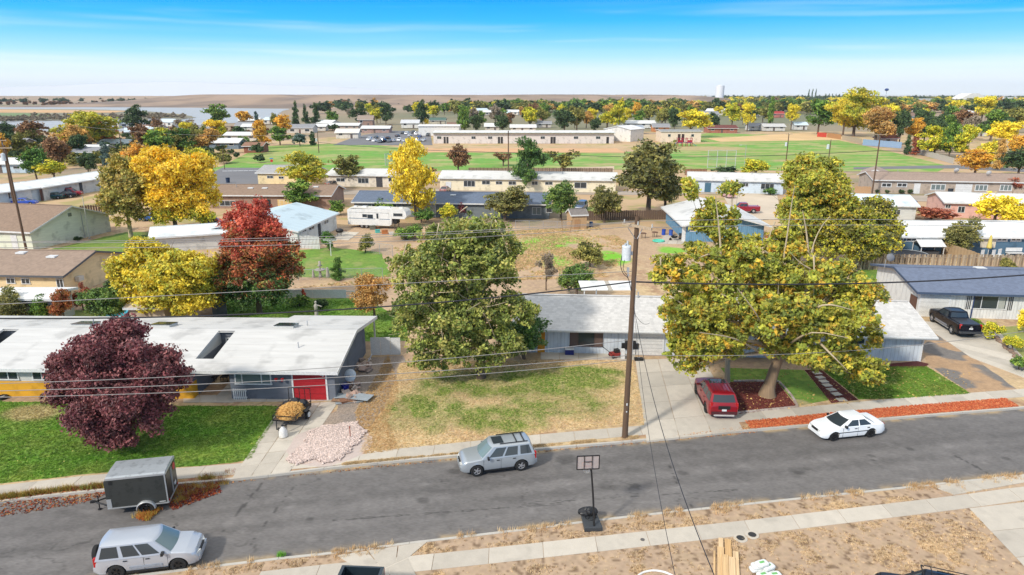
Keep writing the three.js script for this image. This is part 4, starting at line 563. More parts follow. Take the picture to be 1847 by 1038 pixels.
// ---------------------------------------------------------------- trees
const PAL = {
  maroon: [S(140, 74, 76), S(116, 60, 62), S(164, 102, 98), S(96, 52, 52)], ash: [S(146, 158, 66), S(122, 136, 54), S(176, 180, 84), S(96, 112, 46), S(190, 182, 94)],
  plane: [S(182, 182, 62), S(150, 160, 54), S(208, 196, 66), S(120, 132, 46), S(174, 172, 60), S(222, 182, 58)], gold: [S(246, 212, 44), S(236, 198, 36), S(250, 224, 80), S(210, 186, 46)],
  yellow: [S(238, 216, 62), S(224, 200, 50), S(204, 192, 60), S(174, 176, 56)], lemon: [S(246, 222, 60), S(230, 206, 44), S(214, 196, 60)], red: [S(204, 90, 66), S(182, 74, 50), S(224, 120, 84)],
  rust: [S(188, 104, 54), S(160, 84, 46), S(206, 136, 66), S(140, 110, 52)], orange: [S(228, 176, 60), S(212, 156, 52), S(206, 168, 74)], tan: [S(214, 168, 90), S(196, 150, 76), S(178, 146, 84)],
  olive: [S(140, 138, 66), S(114, 114, 54), S(164, 154, 78), S(94, 96, 46)], yelgreen: [S(206, 196, 48), S(174, 178, 48), S(220, 200, 60), S(136, 148, 44)], green: [S(112, 144, 56), S(88, 120, 46), S(140, 160, 64), S(70, 98, 40)],
  dark: [S(74, 96, 56), S(60, 80, 48), S(92, 112, 62), S(52, 70, 42)], deep: [S(84, 122, 50), S(66, 100, 42), S(110, 140, 56)], brown: [S(142, 104, 72), S(120, 86, 60), S(160, 122, 82), S(104, 84, 54)],
  brownred: [S(160, 86, 62), S(136, 70, 54), S(176, 108, 74)], grey: [S(150, 136, 116), S(130, 118, 100), S(168, 152, 128)], spruce: [S(92, 112, 104), S(72, 92, 84), S(110, 130, 118)],
};
const leafM = new THREE.MeshPhysicalMaterial({ vertexColors: true, roughness: .75, side: THREE.DoubleSide, transmission: .32, thickness: 0 });
const leafFarM = new THREE.MeshStandardMaterial({ vertexColors: true, roughness: .85, side: THREE.DoubleSide });
const barkM = mat(S(120, 104, 90), { map: woodTex, m: .5, mv: 1.6, roughness: .95 }), barkPaleM = mat(S(206, 190, 160), { map: woodTex, m: .8, mv: 1.5, roughness: .9 }), barkDarkM = mat(S(84, 70, 60), { map: woodTex, m: .5, mv: 1.6, roughness: .95 });
function pick(p, rnd) { return p[Math.floor(Math.pow(rnd(), 1.25) * p.length * .9999)]; }
// lobes [x, y, z, rx, ry, rz]; leaves gathered in tufts over the lobes, gaps between them
function foliage(lobes, o, rnd) {
  const { leaves, size, tuft = .5, per = 26, pal, grad, open = .25, inner = .25, droop = 0 } = o;
  const area = lobes.map((l) => Math.pow((Math.pow(l[3] * l[4], 1.6) + Math.pow(l[3] * l[5], 1.6) + Math.pow(l[4] * l[5], 1.6)) / 3, 1 / 1.6)), tot = area.reduce((a, b) => a + b, 0);
  const P = [], C = [], I = [], v = new THREE.Vector3(), n = new THREE.Vector3(), t = new THREE.Vector3(), b = new THREE.Vector3(), c = new THREE.Vector3();
  let y0 = 1e9, y1 = -1e9; lobes.forEach((l) => { y0 = Math.min(y0, l[1] - l[4]); y1 = Math.max(y1, l[1] + l[4]); });
  lobes.forEach((l, li) => {
    const nt = Math.max(1, Math.round(leaves * area[li] / tot / per));
    for (let k = 0; k < nt; k++) {
      let tries = 0;
      do { const z = rnd() * 2 - 1, a = rnd() * 6.2832, r = Math.sqrt(1 - z * z); n.set(r * Math.cos(a), z, r * Math.sin(a)); tries++; } while (tries < 6 && (vnoise(n.x * 2.2 + li * 7, n.y * 2.2 + n.z * 3.1, 19) < open || rnd() < (n.y < -.2 ? .45 : 0)));
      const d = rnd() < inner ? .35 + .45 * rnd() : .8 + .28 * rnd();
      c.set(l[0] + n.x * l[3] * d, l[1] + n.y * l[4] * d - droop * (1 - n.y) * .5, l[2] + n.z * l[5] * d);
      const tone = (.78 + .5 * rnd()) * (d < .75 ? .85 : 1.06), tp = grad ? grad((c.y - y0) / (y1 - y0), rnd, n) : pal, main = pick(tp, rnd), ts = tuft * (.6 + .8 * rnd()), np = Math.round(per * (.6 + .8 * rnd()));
      for (let j = 0; j < np; j++) {
        v.set(rnd() - .5, rnd() - .5, rnd() - .5).normalize().multiplyScalar(ts * Math.cbrt(rnd())); v.y *= .75; v.add(c);
        t.set(rnd() - .5, rnd() - .5, rnd() - .5).normalize(); b.copy(n).multiplyScalar(.45).add(t).add(new THREE.Vector3(0, .35, 0)).normalize(); t.set(rnd() - .5, rnd() - .5 - droop, rnd() - .5); t.cross(b).normalize(); const bb = b.clone().cross(t), s = size * (.65 + .7 * rnd()), base = P.length / 3, fold = s * .25;
        P.push(v.x + t.x * s, v.y + t.y * s, v.z + t.z * s, v.x + bb.x * s * .62 - b.x * fold, v.y + bb.y * s * .62 - b.y * fold, v.z + bb.z * s * .62 - b.z * fold, v.x - t.x * s, v.y - t.y * s, v.z - t.z * s, v.x - bb.x * s * .62 - b.x * fold, v.y - bb.y * s * .62 - b.y * fold, v.z - bb.z * s * .62 - b.z * fold);
        I.push(base, base + 1, base + 2, base, base + 2, base + 3);
        const q = rnd() < .72 ? main : pick(tp, rnd), kk = tone * (.85 + .3 * rnd()); for (let m = 0; m < 4; m++) C.push(q[0] * kk, q[1] * kk, q[2] * kk);
      }
    }
  });
  const ge = new THREE.BufferGeometry(); ge.setAttribute('position', new THREE.Float32BufferAttribute(P, 3)); ge.setAttribute('color', new THREE.Float32BufferAttribute(C, 3)); ge.setIndex(I); ge.computeVertexNormals(); return ge;
}
function leafMesh(ge, parent, m = leafM) { const o = new THREE.Mesh(ge, m); o.name = 'crown'; o.castShadow = o.receiveShadow = true; parent.add(o); return o; }
// break each lobe into a core and knobs so that the outline is uneven
function burst(L, rnd, n) { const out = []; for (const l of L) { out.push([l[0], l[1], l[2], l[3] * .62, l[4] * .62, l[5] * .62]); for (let k = 0; k < n; k++) { const z = rnd() * 1.7 - .7, a = rnd() * 6.2832, r = Math.sqrt(Math.max(0, 1 - z * z)), s = .24 + .22 * rnd(), d = .58 + .32 * rnd(); out.push([l[0] + Math.cos(a) * r * l[3] * d, l[1] + z * l[4] * d, l[2] + Math.sin(a) * r * l[5] * d, l[3] * s, l[4] * s, l[5] * s]); } } return out; }
// a near tree: its lobes are read off as [column, row, half width, half height, depth] about the trunk's own distance
function bigTree(o) {
  const rnd = rng(o.seed || 7), [bx, bz] = g(...o.base), r0 = ray(o.base[0], o.base[1]);
  const T = thing(o.name, o.label, 'tree', [bx, 0, bz], 0, o.group), L = [];
  for (const [qx, qy, rx, ry, dz = 0] of o.lobes) { const r = ray(qx, qy), k = (bz + dz) / r[2], m = k / FOCAL; L.push([r[0] * k - bx, EYE + r[1] * k, dz, rx * m, ry * m * 1.02, Math.min(rx, ry) * m * (o.deep || 1.05)]); }
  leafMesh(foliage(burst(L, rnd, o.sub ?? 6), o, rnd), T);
  const fork = o.fork || 2, R = o.r || .3, bark = o.bark || barkM, lean = o.lean || [0, 0], ftop = [lean[0], fork, lean[1]];
  const tr = [taper([[0, -.1, 0], [lean[0] * .35, fork * .5, lean[1] * .35], ftop], R * 1.15, R * .8, 10, 10)]; if (o.flare) tr.push(taper([[0, -.1, 0], [0, .25, 0], [lean[0] * .1, .9, 0]], R * 1.75, R * 1.0, 12, 6));
  mesh('trunk', tr, bark, T);
  const limbs = []; L.forEach((l, i) => { const e = [l[0] * .92, l[1] + l[4] * .25, l[2] * .9], mid = [lerp(ftop[0], e[0], .45) + (rnd() - .5) * .5, lerp(ftop[1], e[1], .55), lerp(ftop[2], e[2], .45) + (rnd() - .5) * .5]; limbs.push(taper([ftop, mid, e], R * (.5 + .2 * rnd()), R * .08, 6, 8)); for (let k = 0; k < (o.twigs ?? 3); k++) { const a = [lerp(mid[0], e[0], k / 3), lerp(mid[1], e[1], k / 3), lerp(mid[2], e[2], k / 3)], d = [l[0] + (rnd() - .5) * 2 * l[3], l[1] + (rnd() - .4) * 1.8 * l[4], l[2] + (rnd() - .5) * 2 * l[5]]; limbs.push(taper([a, [lerp(a[0], d[0], .5), lerp(a[1], d[1], .4), lerp(a[2], d[2], .5)], d], R * .18, R * .03, 5, 5)); } });
  mesh('limbs', limbs, o.limbM || bark, T);
  for (const pts of o.bare || []) { const W = pts.map(([qx, qy, dz = 0]) => { const r = ray(qx, qy), k = (bz + dz) / r[2]; return [r[0] * k - bx, EYE + r[1] * k, dz]; }); mesh('branch', taper(W, R * .3, R * .05, 6, 10), o.bareM || barkPaleM, T); }
  return T;
}
bigTree({ name: 'plum_tree', label: 'dense maroon leaved plum tree on the front lawn beside the cargo trailer', base: [206, 806], seed: 11, leaves: 84000, size: .102, tuft: .42, per: 24, pal: PAL.maroon, open: 0.25, fork: 1.0, r: .26, bark: barkDarkM, deep: .95,
  lobes: [[215, 640, 70, 55], [165, 660, 60, 52, 1], [262, 660, 62, 55, -.6], [135, 705, 48, 48], [292, 700, 48, 48, .5], [215, 700, 85, 65, 1.2], [175, 745, 62, 48, 1.5], [255, 735, 65, 45, 1], [205, 785, 42, 28, 1.5], [310, 668, 26, 40], [116, 670, 26, 40, -1], [230, 605, 40, 32, -1], [215, 690, 80, 70, -2], [190, 775, 48, 30, .8]] });
bigTree({ name: 'ash_tree', label: 'tall two crowned olive green ash tree on the middle lawn', base: [868, 682], seed: 21, leaves: 56000, size: .128, tuft: .42, per: 26, pal: PAL.ash, open: 0.41, fork: 3, r: .36, limbM: barkPaleM, twigs: 5,
  lobes: [[845, 420, 78, 52], [800, 445, 60, 45, 1], [890, 440, 48, 55, -.5], [745, 470, 48, 28], [825, 495, 85, 55, 1.5], [880, 500, 50, 55, -1], [770, 540, 70, 48, 1.5], [735, 585, 42, 40], [800, 590, 75, 55, 2], [870, 570, 70, 60, 1], [925, 555, 42, 45, -.5], [790, 640, 60, 36, 2.2], [855, 640, 55, 34, 1.5], [905, 610, 45, 48, .5], [830, 560, 90, 70, -2], [845, 470, 70, 60, -2], [780, 660, 38, 22, 2]] });
bigTree({ name: 'plane_tree', label: 'huge spreading yellow green plane tree over the mulch bed', base: [1384, 714], seed: 31, leaves: 78000, size: .142, tuft: .36, per: 26, pal: PAL.plane, open: 0.43, inner: .3, fork: 3.4, r: .40, flare: 1, bark: mat(S(166, 142, 114), { map: woodTex, m: .8, mv: 1.5, roughness: .9 }), limbM: barkPaleM, lean: [.8, -.2], twigs: 5,
  lobes: [[1212, 495, 46, 34], [1290, 495, 70, 48, 1], [1380, 490, 75, 50], [1465, 500, 80, 55, 1], [1535, 520, 62, 48], [1225, 560, 60, 48, 1.5], [1310, 560, 80, 55, 2.5], [1400, 570, 85, 58, 3], [1490, 575, 85, 55, 2.5], [1556, 580, 42, 56, 1], [1240, 625, 48, 40, 2], [1300, 625, 60, 42, 3], [1460, 635, 75, 45, 3], [1530, 645, 52, 40, 2], [1250, 660, 32, 20, 2.5], [1555, 680, 32, 26, 2.5], [1395, 530, 100, 46, -3], [1500, 560, 90, 60, -3], [1280, 560, 80, 60, -3], [1400, 440, 50, 34, -1], [1330, 600, 60, 50, 0]],
  bare: [[[1400, 560], [1418, 440], [1428, 370], [1434, 335]], [[1450, 560], [1468, 440], [1485, 405], [1498, 390]], [[1300, 500], [1300, 450], [1296, 400], [1290, 350]], [[1460, 480], [1455, 420, 0], [1448, 380, 0]], [[1380, 640, 1], [1320, 610, 4.5], [1262, 600, 6]], [[1400, 640, 1], [1468, 600, 5], [1530, 610, 5.5]], [[1390, 620, 1], [1360, 560, 5], [1330, 520, 5.2]], [[1470, 610, 3], [1500, 640, 5], [1528, 668, 5]], [[1450, 570, 3], [1490, 550, 5], [1540, 560, 4.6]]] });
bigTree({ name: 'plane_tree', label: 'slim sparse yellow crown rising above the plane tree in front of the blue gabled house', base: [1312, 690], seed: 32, leaves: 8500, size: .14, tuft: .42, per: 22, pal: PAL.plane, open: 0.37, fork: 6, r: .2, bark: barkPaleM, limbM: barkPaleM, lean: [-.3, -1], twigs: 2,
  lobes: [[1292, 412, 24, 24], [1264, 400, 15, 17], [1322, 340, 22, 12, -.5], [1245, 345, 14, 20, .5], [1290, 375, 18, 16], [1312, 444, 24, 28], [1258, 450, 22, 16], [1322, 395, 12, 20]] });
bigTree({ name: 'catalpa_tree', label: 'bright yellow round tree behind the long white roof at left', base: [303, 578], seed: 41, leaves: 54000, size: .155, tuft: .5, per: 22, pal: PAL.yellow, open: 0.33, fork: 1.2, r: .28, bark: barkPaleM, limbM: barkM,
  lobes: [[290, 470, 62, 38], [240, 490, 42, 44, .5], [345, 485, 48, 44], [300, 515, 75, 42, 2], [235, 535, 38, 30, 1], [365, 530, 34, 34], [290, 545, 60, 26, 2], [340, 545, 40, 28, 1.5], [300, 500, 80, 48, -2.5], [262, 448, 34, 18]] });
bigTree({ name: 'maple_tree', label: 'maple turning from red at the top to dark green below', base: [468, 566], seed: 51, leaves: 60000, size: .135, tuft: .5, per: 24, pal: PAL.red, grad: (t, rnd) => { const k = t + (rnd() - .5) * .34; return k > .66 ? PAL.red : k > .42 ? PAL.rust : k > .24 ? (rnd() < .5 ? PAL.rust : PAL.olive) : PAL.deep; }, open: 0.33, fork: 1.8, r: .28,
  lobes: [[455, 388, 34, 26], [440, 415, 38, 34, .6], [478, 415, 40, 32], [425, 450, 40, 38], [490, 450, 46, 38, .5], [458, 460, 60, 42, 1.5], [415, 490, 30, 36], [505, 490, 34, 38], [455, 505, 65, 38, 2], [425, 530, 32, 22, .8], [490, 528, 46, 28, 1], [458, 460, 55, 55, -2]] });
bigTree({ name: 'locust_tree', label: 'big golden yellow locust tree at the end of the gravel lane', base: [318, 424], seed: 61, leaves: 60000, size: .2, tuft: .75, per: 24, pal: PAL.gold, grad: (t, rnd, n) => t < .2 && rnd() < .6 ? PAL.yelgreen : PAL.gold, open: 0.31, fork: 2.5, r: .36,
  lobes: [[305, 290, 52, 22], [265, 310, 38, 30, 1], [350, 310, 38, 30], [305, 320, 65, 34, 2.5], [255, 345, 32, 28], [365, 350, 28, 36], [300, 360, 60, 34, 3], [340, 385, 45, 22, 2], [295, 388, 30, 18, 2], [310, 335, 62, 48, -3]] });
bigTree({ name: 'ash_tree', label: 'thin olive brown tree left of the golden tree', base: [236, 428], seed: 62, leaves: 15000, size: .22, tuft: .7, per: 18, pal: [S(190, 172, 76), S(162, 156, 68), S(202, 176, 90), S(136, 134, 58)], open: 0.43, fork: 3, r: .32, bark: barkPaleM,
  lobes: [[220, 300, 36, 24], [200, 330, 30, 28], [235, 335, 36, 34, 1], [215, 365, 40, 30, 2], [240, 385, 34, 22, 1], [190, 372, 20, 20], [220, 340, 36, 40, -2]] });
bigTree({ name: 'zelkova_tree', label: 'tall olive green tree with a rounded top behind the plane tree', base: [1470, 478], seed: 71, leaves: 40000, size: .2, tuft: .7, per: 24, pal: PAL.plane, open: 0.35, fork: 3, r: .36,
  lobes: [[1468, 305, 46, 24], [1440, 330, 34, 32], [1495, 330, 34, 34], [1468, 345, 55, 36, 2], [1430, 375, 30, 34], [1500, 375, 38, 38, 1], [1465, 400, 60, 40, 2], [1450, 440, 55, 30, 1]] });
bigTree({ name: 'zelkova_tree', label: 'wide yellow green tree overhanging the cedar fence', base: [1556, 482], seed: 72, leaves: 46000, size: .165, tuft: .6, per: 24, pal: [...PAL.yelgreen, ...PAL.olive], open: 0.35, fork: 2, r: .32,
  lobes: [[1530, 378, 46, 24], [1575, 390, 38, 30], [1490, 400, 38, 30], [1545, 415, 65, 34, 2], [1600, 425, 26, 34], [1500, 440, 45, 34, 1], [1560, 450, 55, 26, 2], [1530, 420, 70, 44, -2]] });

// trees farther off: prototypes one unit high and wide, then a copy for each
const SHAPES = {
  round: (r) => [...Array(11)].map(() => { const a = r() * 6.28, e = Math.sqrt(r()) * .27, y = .34 + .46 * r(), k = 1 - Math.abs(y - .55) * 1.1; return [Math.cos(a) * e * k, y, Math.sin(a) * e * k, .19 + .06 * r(), .15 + .05 * r(), .19 + .06 * r()]; }),
  tall: (r) => [...Array(12)].map((_, i) => { const y = .22 + .66 * i / 11, k = .30 * Math.sin(Math.PI * Math.pow((i + 1.3) / 13.6, .8)) + .04, a = r() * 6.28; return [Math.cos(a) * k * .8, y, Math.sin(a) * k * .8, .12 + k * .6, .11, .12 + k * .6]; }),
  poplar: (r) => [...Array(12)].map((_, i) => { const y = .14 + .78 * i / 11, k = .36 * (1 - .86 * Math.pow(i / 11, 1.1)), a = r() * 6.28; return [Math.cos(a) * k * .5, y, Math.sin(a) * k * .5, .06 + k * .75, .10, .06 + k * .75]; }),
  column: (r) => [...Array(9)].map((_, i) => [(r() - .5) * .12, .1 + .82 * i / 8, (r() - .5) * .12, .4 * (1 - .5 * i / 8), .09, .4 * (1 - .5 * i / 8)]),
  bush: (r) => [...Array(9)].map(() => { const a = r() * 6.28, e = Math.sqrt(r()) * .28; return [Math.cos(a) * e, .3 + .42 * r() * (1 - e * 1.6), Math.sin(a) * e, .2 + .05 * r(), .26, .2 + .05 * r()]; }),
  spread: (r) => [...Array(13)].map(() => { const a = r() * 6.28, e = Math.sqrt(r()) * .34; return [Math.cos(a) * e, .42 + .42 * r() * (1 - e * 1.3), Math.sin(a) * e, .16 + .05 * r(), .13, .16 + .05 * r()]; }),
  weep: (r) => [...Array(12)].map(() => { const a = r() * 6.28, e = Math.sqrt(r()) * .36; return [Math.cos(a) * e, .62 - .5 * e * e * 4 + .1 * r(), Math.sin(a) * e, .18, .26, .18]; }),
  sparse: (r) => [...Array(9)].map(() => { const a = r() * 6.28, e = Math.sqrt(r()) * .32; return [Math.cos(a) * e, .4 + .45 * r(), Math.sin(a) * e, .13 + .05 * r(), .12, .13 + .05 * r()]; }),
};
const TIER = [[9000, .022, 20, .07], [4200, .030, 16, .08], [1300, .052, 10, .10]], protos = {};
function treeProto(shape, pal, tier, variant) {
  const key = `${shape} ${pal} ${tier} ${variant}`; if (protos[key]) return protos[key];
  const rnd = rng(hash(shape.length * 7 + pal.length, pal.charCodeAt(0) * 31 + pal.charCodeAt(1), variant * 13 + tier) * 1e9), [n, size, per, tuft] = TIER[tier];
  const lobes = burst(SHAPES[shape](rnd), rnd, tier === 0 ? 4 : tier === 1 ? 3 : 2), thin = shape === 'sparse' ? .35 : shape === 'spread' ? .8 : 1;
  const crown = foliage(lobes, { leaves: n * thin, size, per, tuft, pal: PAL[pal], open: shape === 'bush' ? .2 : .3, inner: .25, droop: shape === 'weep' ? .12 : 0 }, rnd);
  const limb = [taper([[0, -.02, 0], [.01, .2, 0], [0, .5, .01]], .032, .018, 6, 4)];
  if (tier < 2) for (let i = 0; i < (shape === 'sparse' ? 24 : 8); i++) { const l = lobes[i % lobes.length]; limb.push(taper([[0, .18 + .2 * rnd(), 0], [l[0] * .5, l[1] * .75, l[2] * .5], [l[0] + (rnd() - .5) * .2, l[1] + (rnd() - .2) * .14, l[2] + (rnd() - .5) * .2]], .012, .002, 4, 4)); }
  return protos[key] = { crown, trunk: boxUV(merge(limb)) };
}
let treeTurn = 1;
const KIND = { bush: 'shrub', column: 'column_tree', poplar: 'poplar_tree' };
function placeTree(x, z, h, w, shape, pal, label, o = {}) {
  const dist = Math.hypot(x, z), pxh = h * FOCAL / dist, tier = o.tier ?? (pxh > 60 ? 0 : pxh > 27 ? 1 : 2), p = treeProto(shape, pal, tier, treeTurn % 2);
  const t = thing(o.name || KIND[shape] || 'tree', label, shape === 'bush' ? 'shrub' : 'tree', [x, 0, z], (treeTurn++ * 2.399) % 6.28, o.group); t.scale.set(w, h, w);
  inst('crown', p.crown, tier === 0 ? leafM : leafFarM, t); inst('trunk', p.trunk, barkM, t); return t;
}
function T(qx, yb, yt, x0, x1, shape, pal, label, o) { const [x, z] = g(qx, yb), r = ray(qx, yb), m = z / r[2] / FOCAL; let h = heightAt(qx, yb, yt); return placeTree(x, z, h * 1.02, (x1 - x0) * m * 1.04, shape, pal, label, o); }
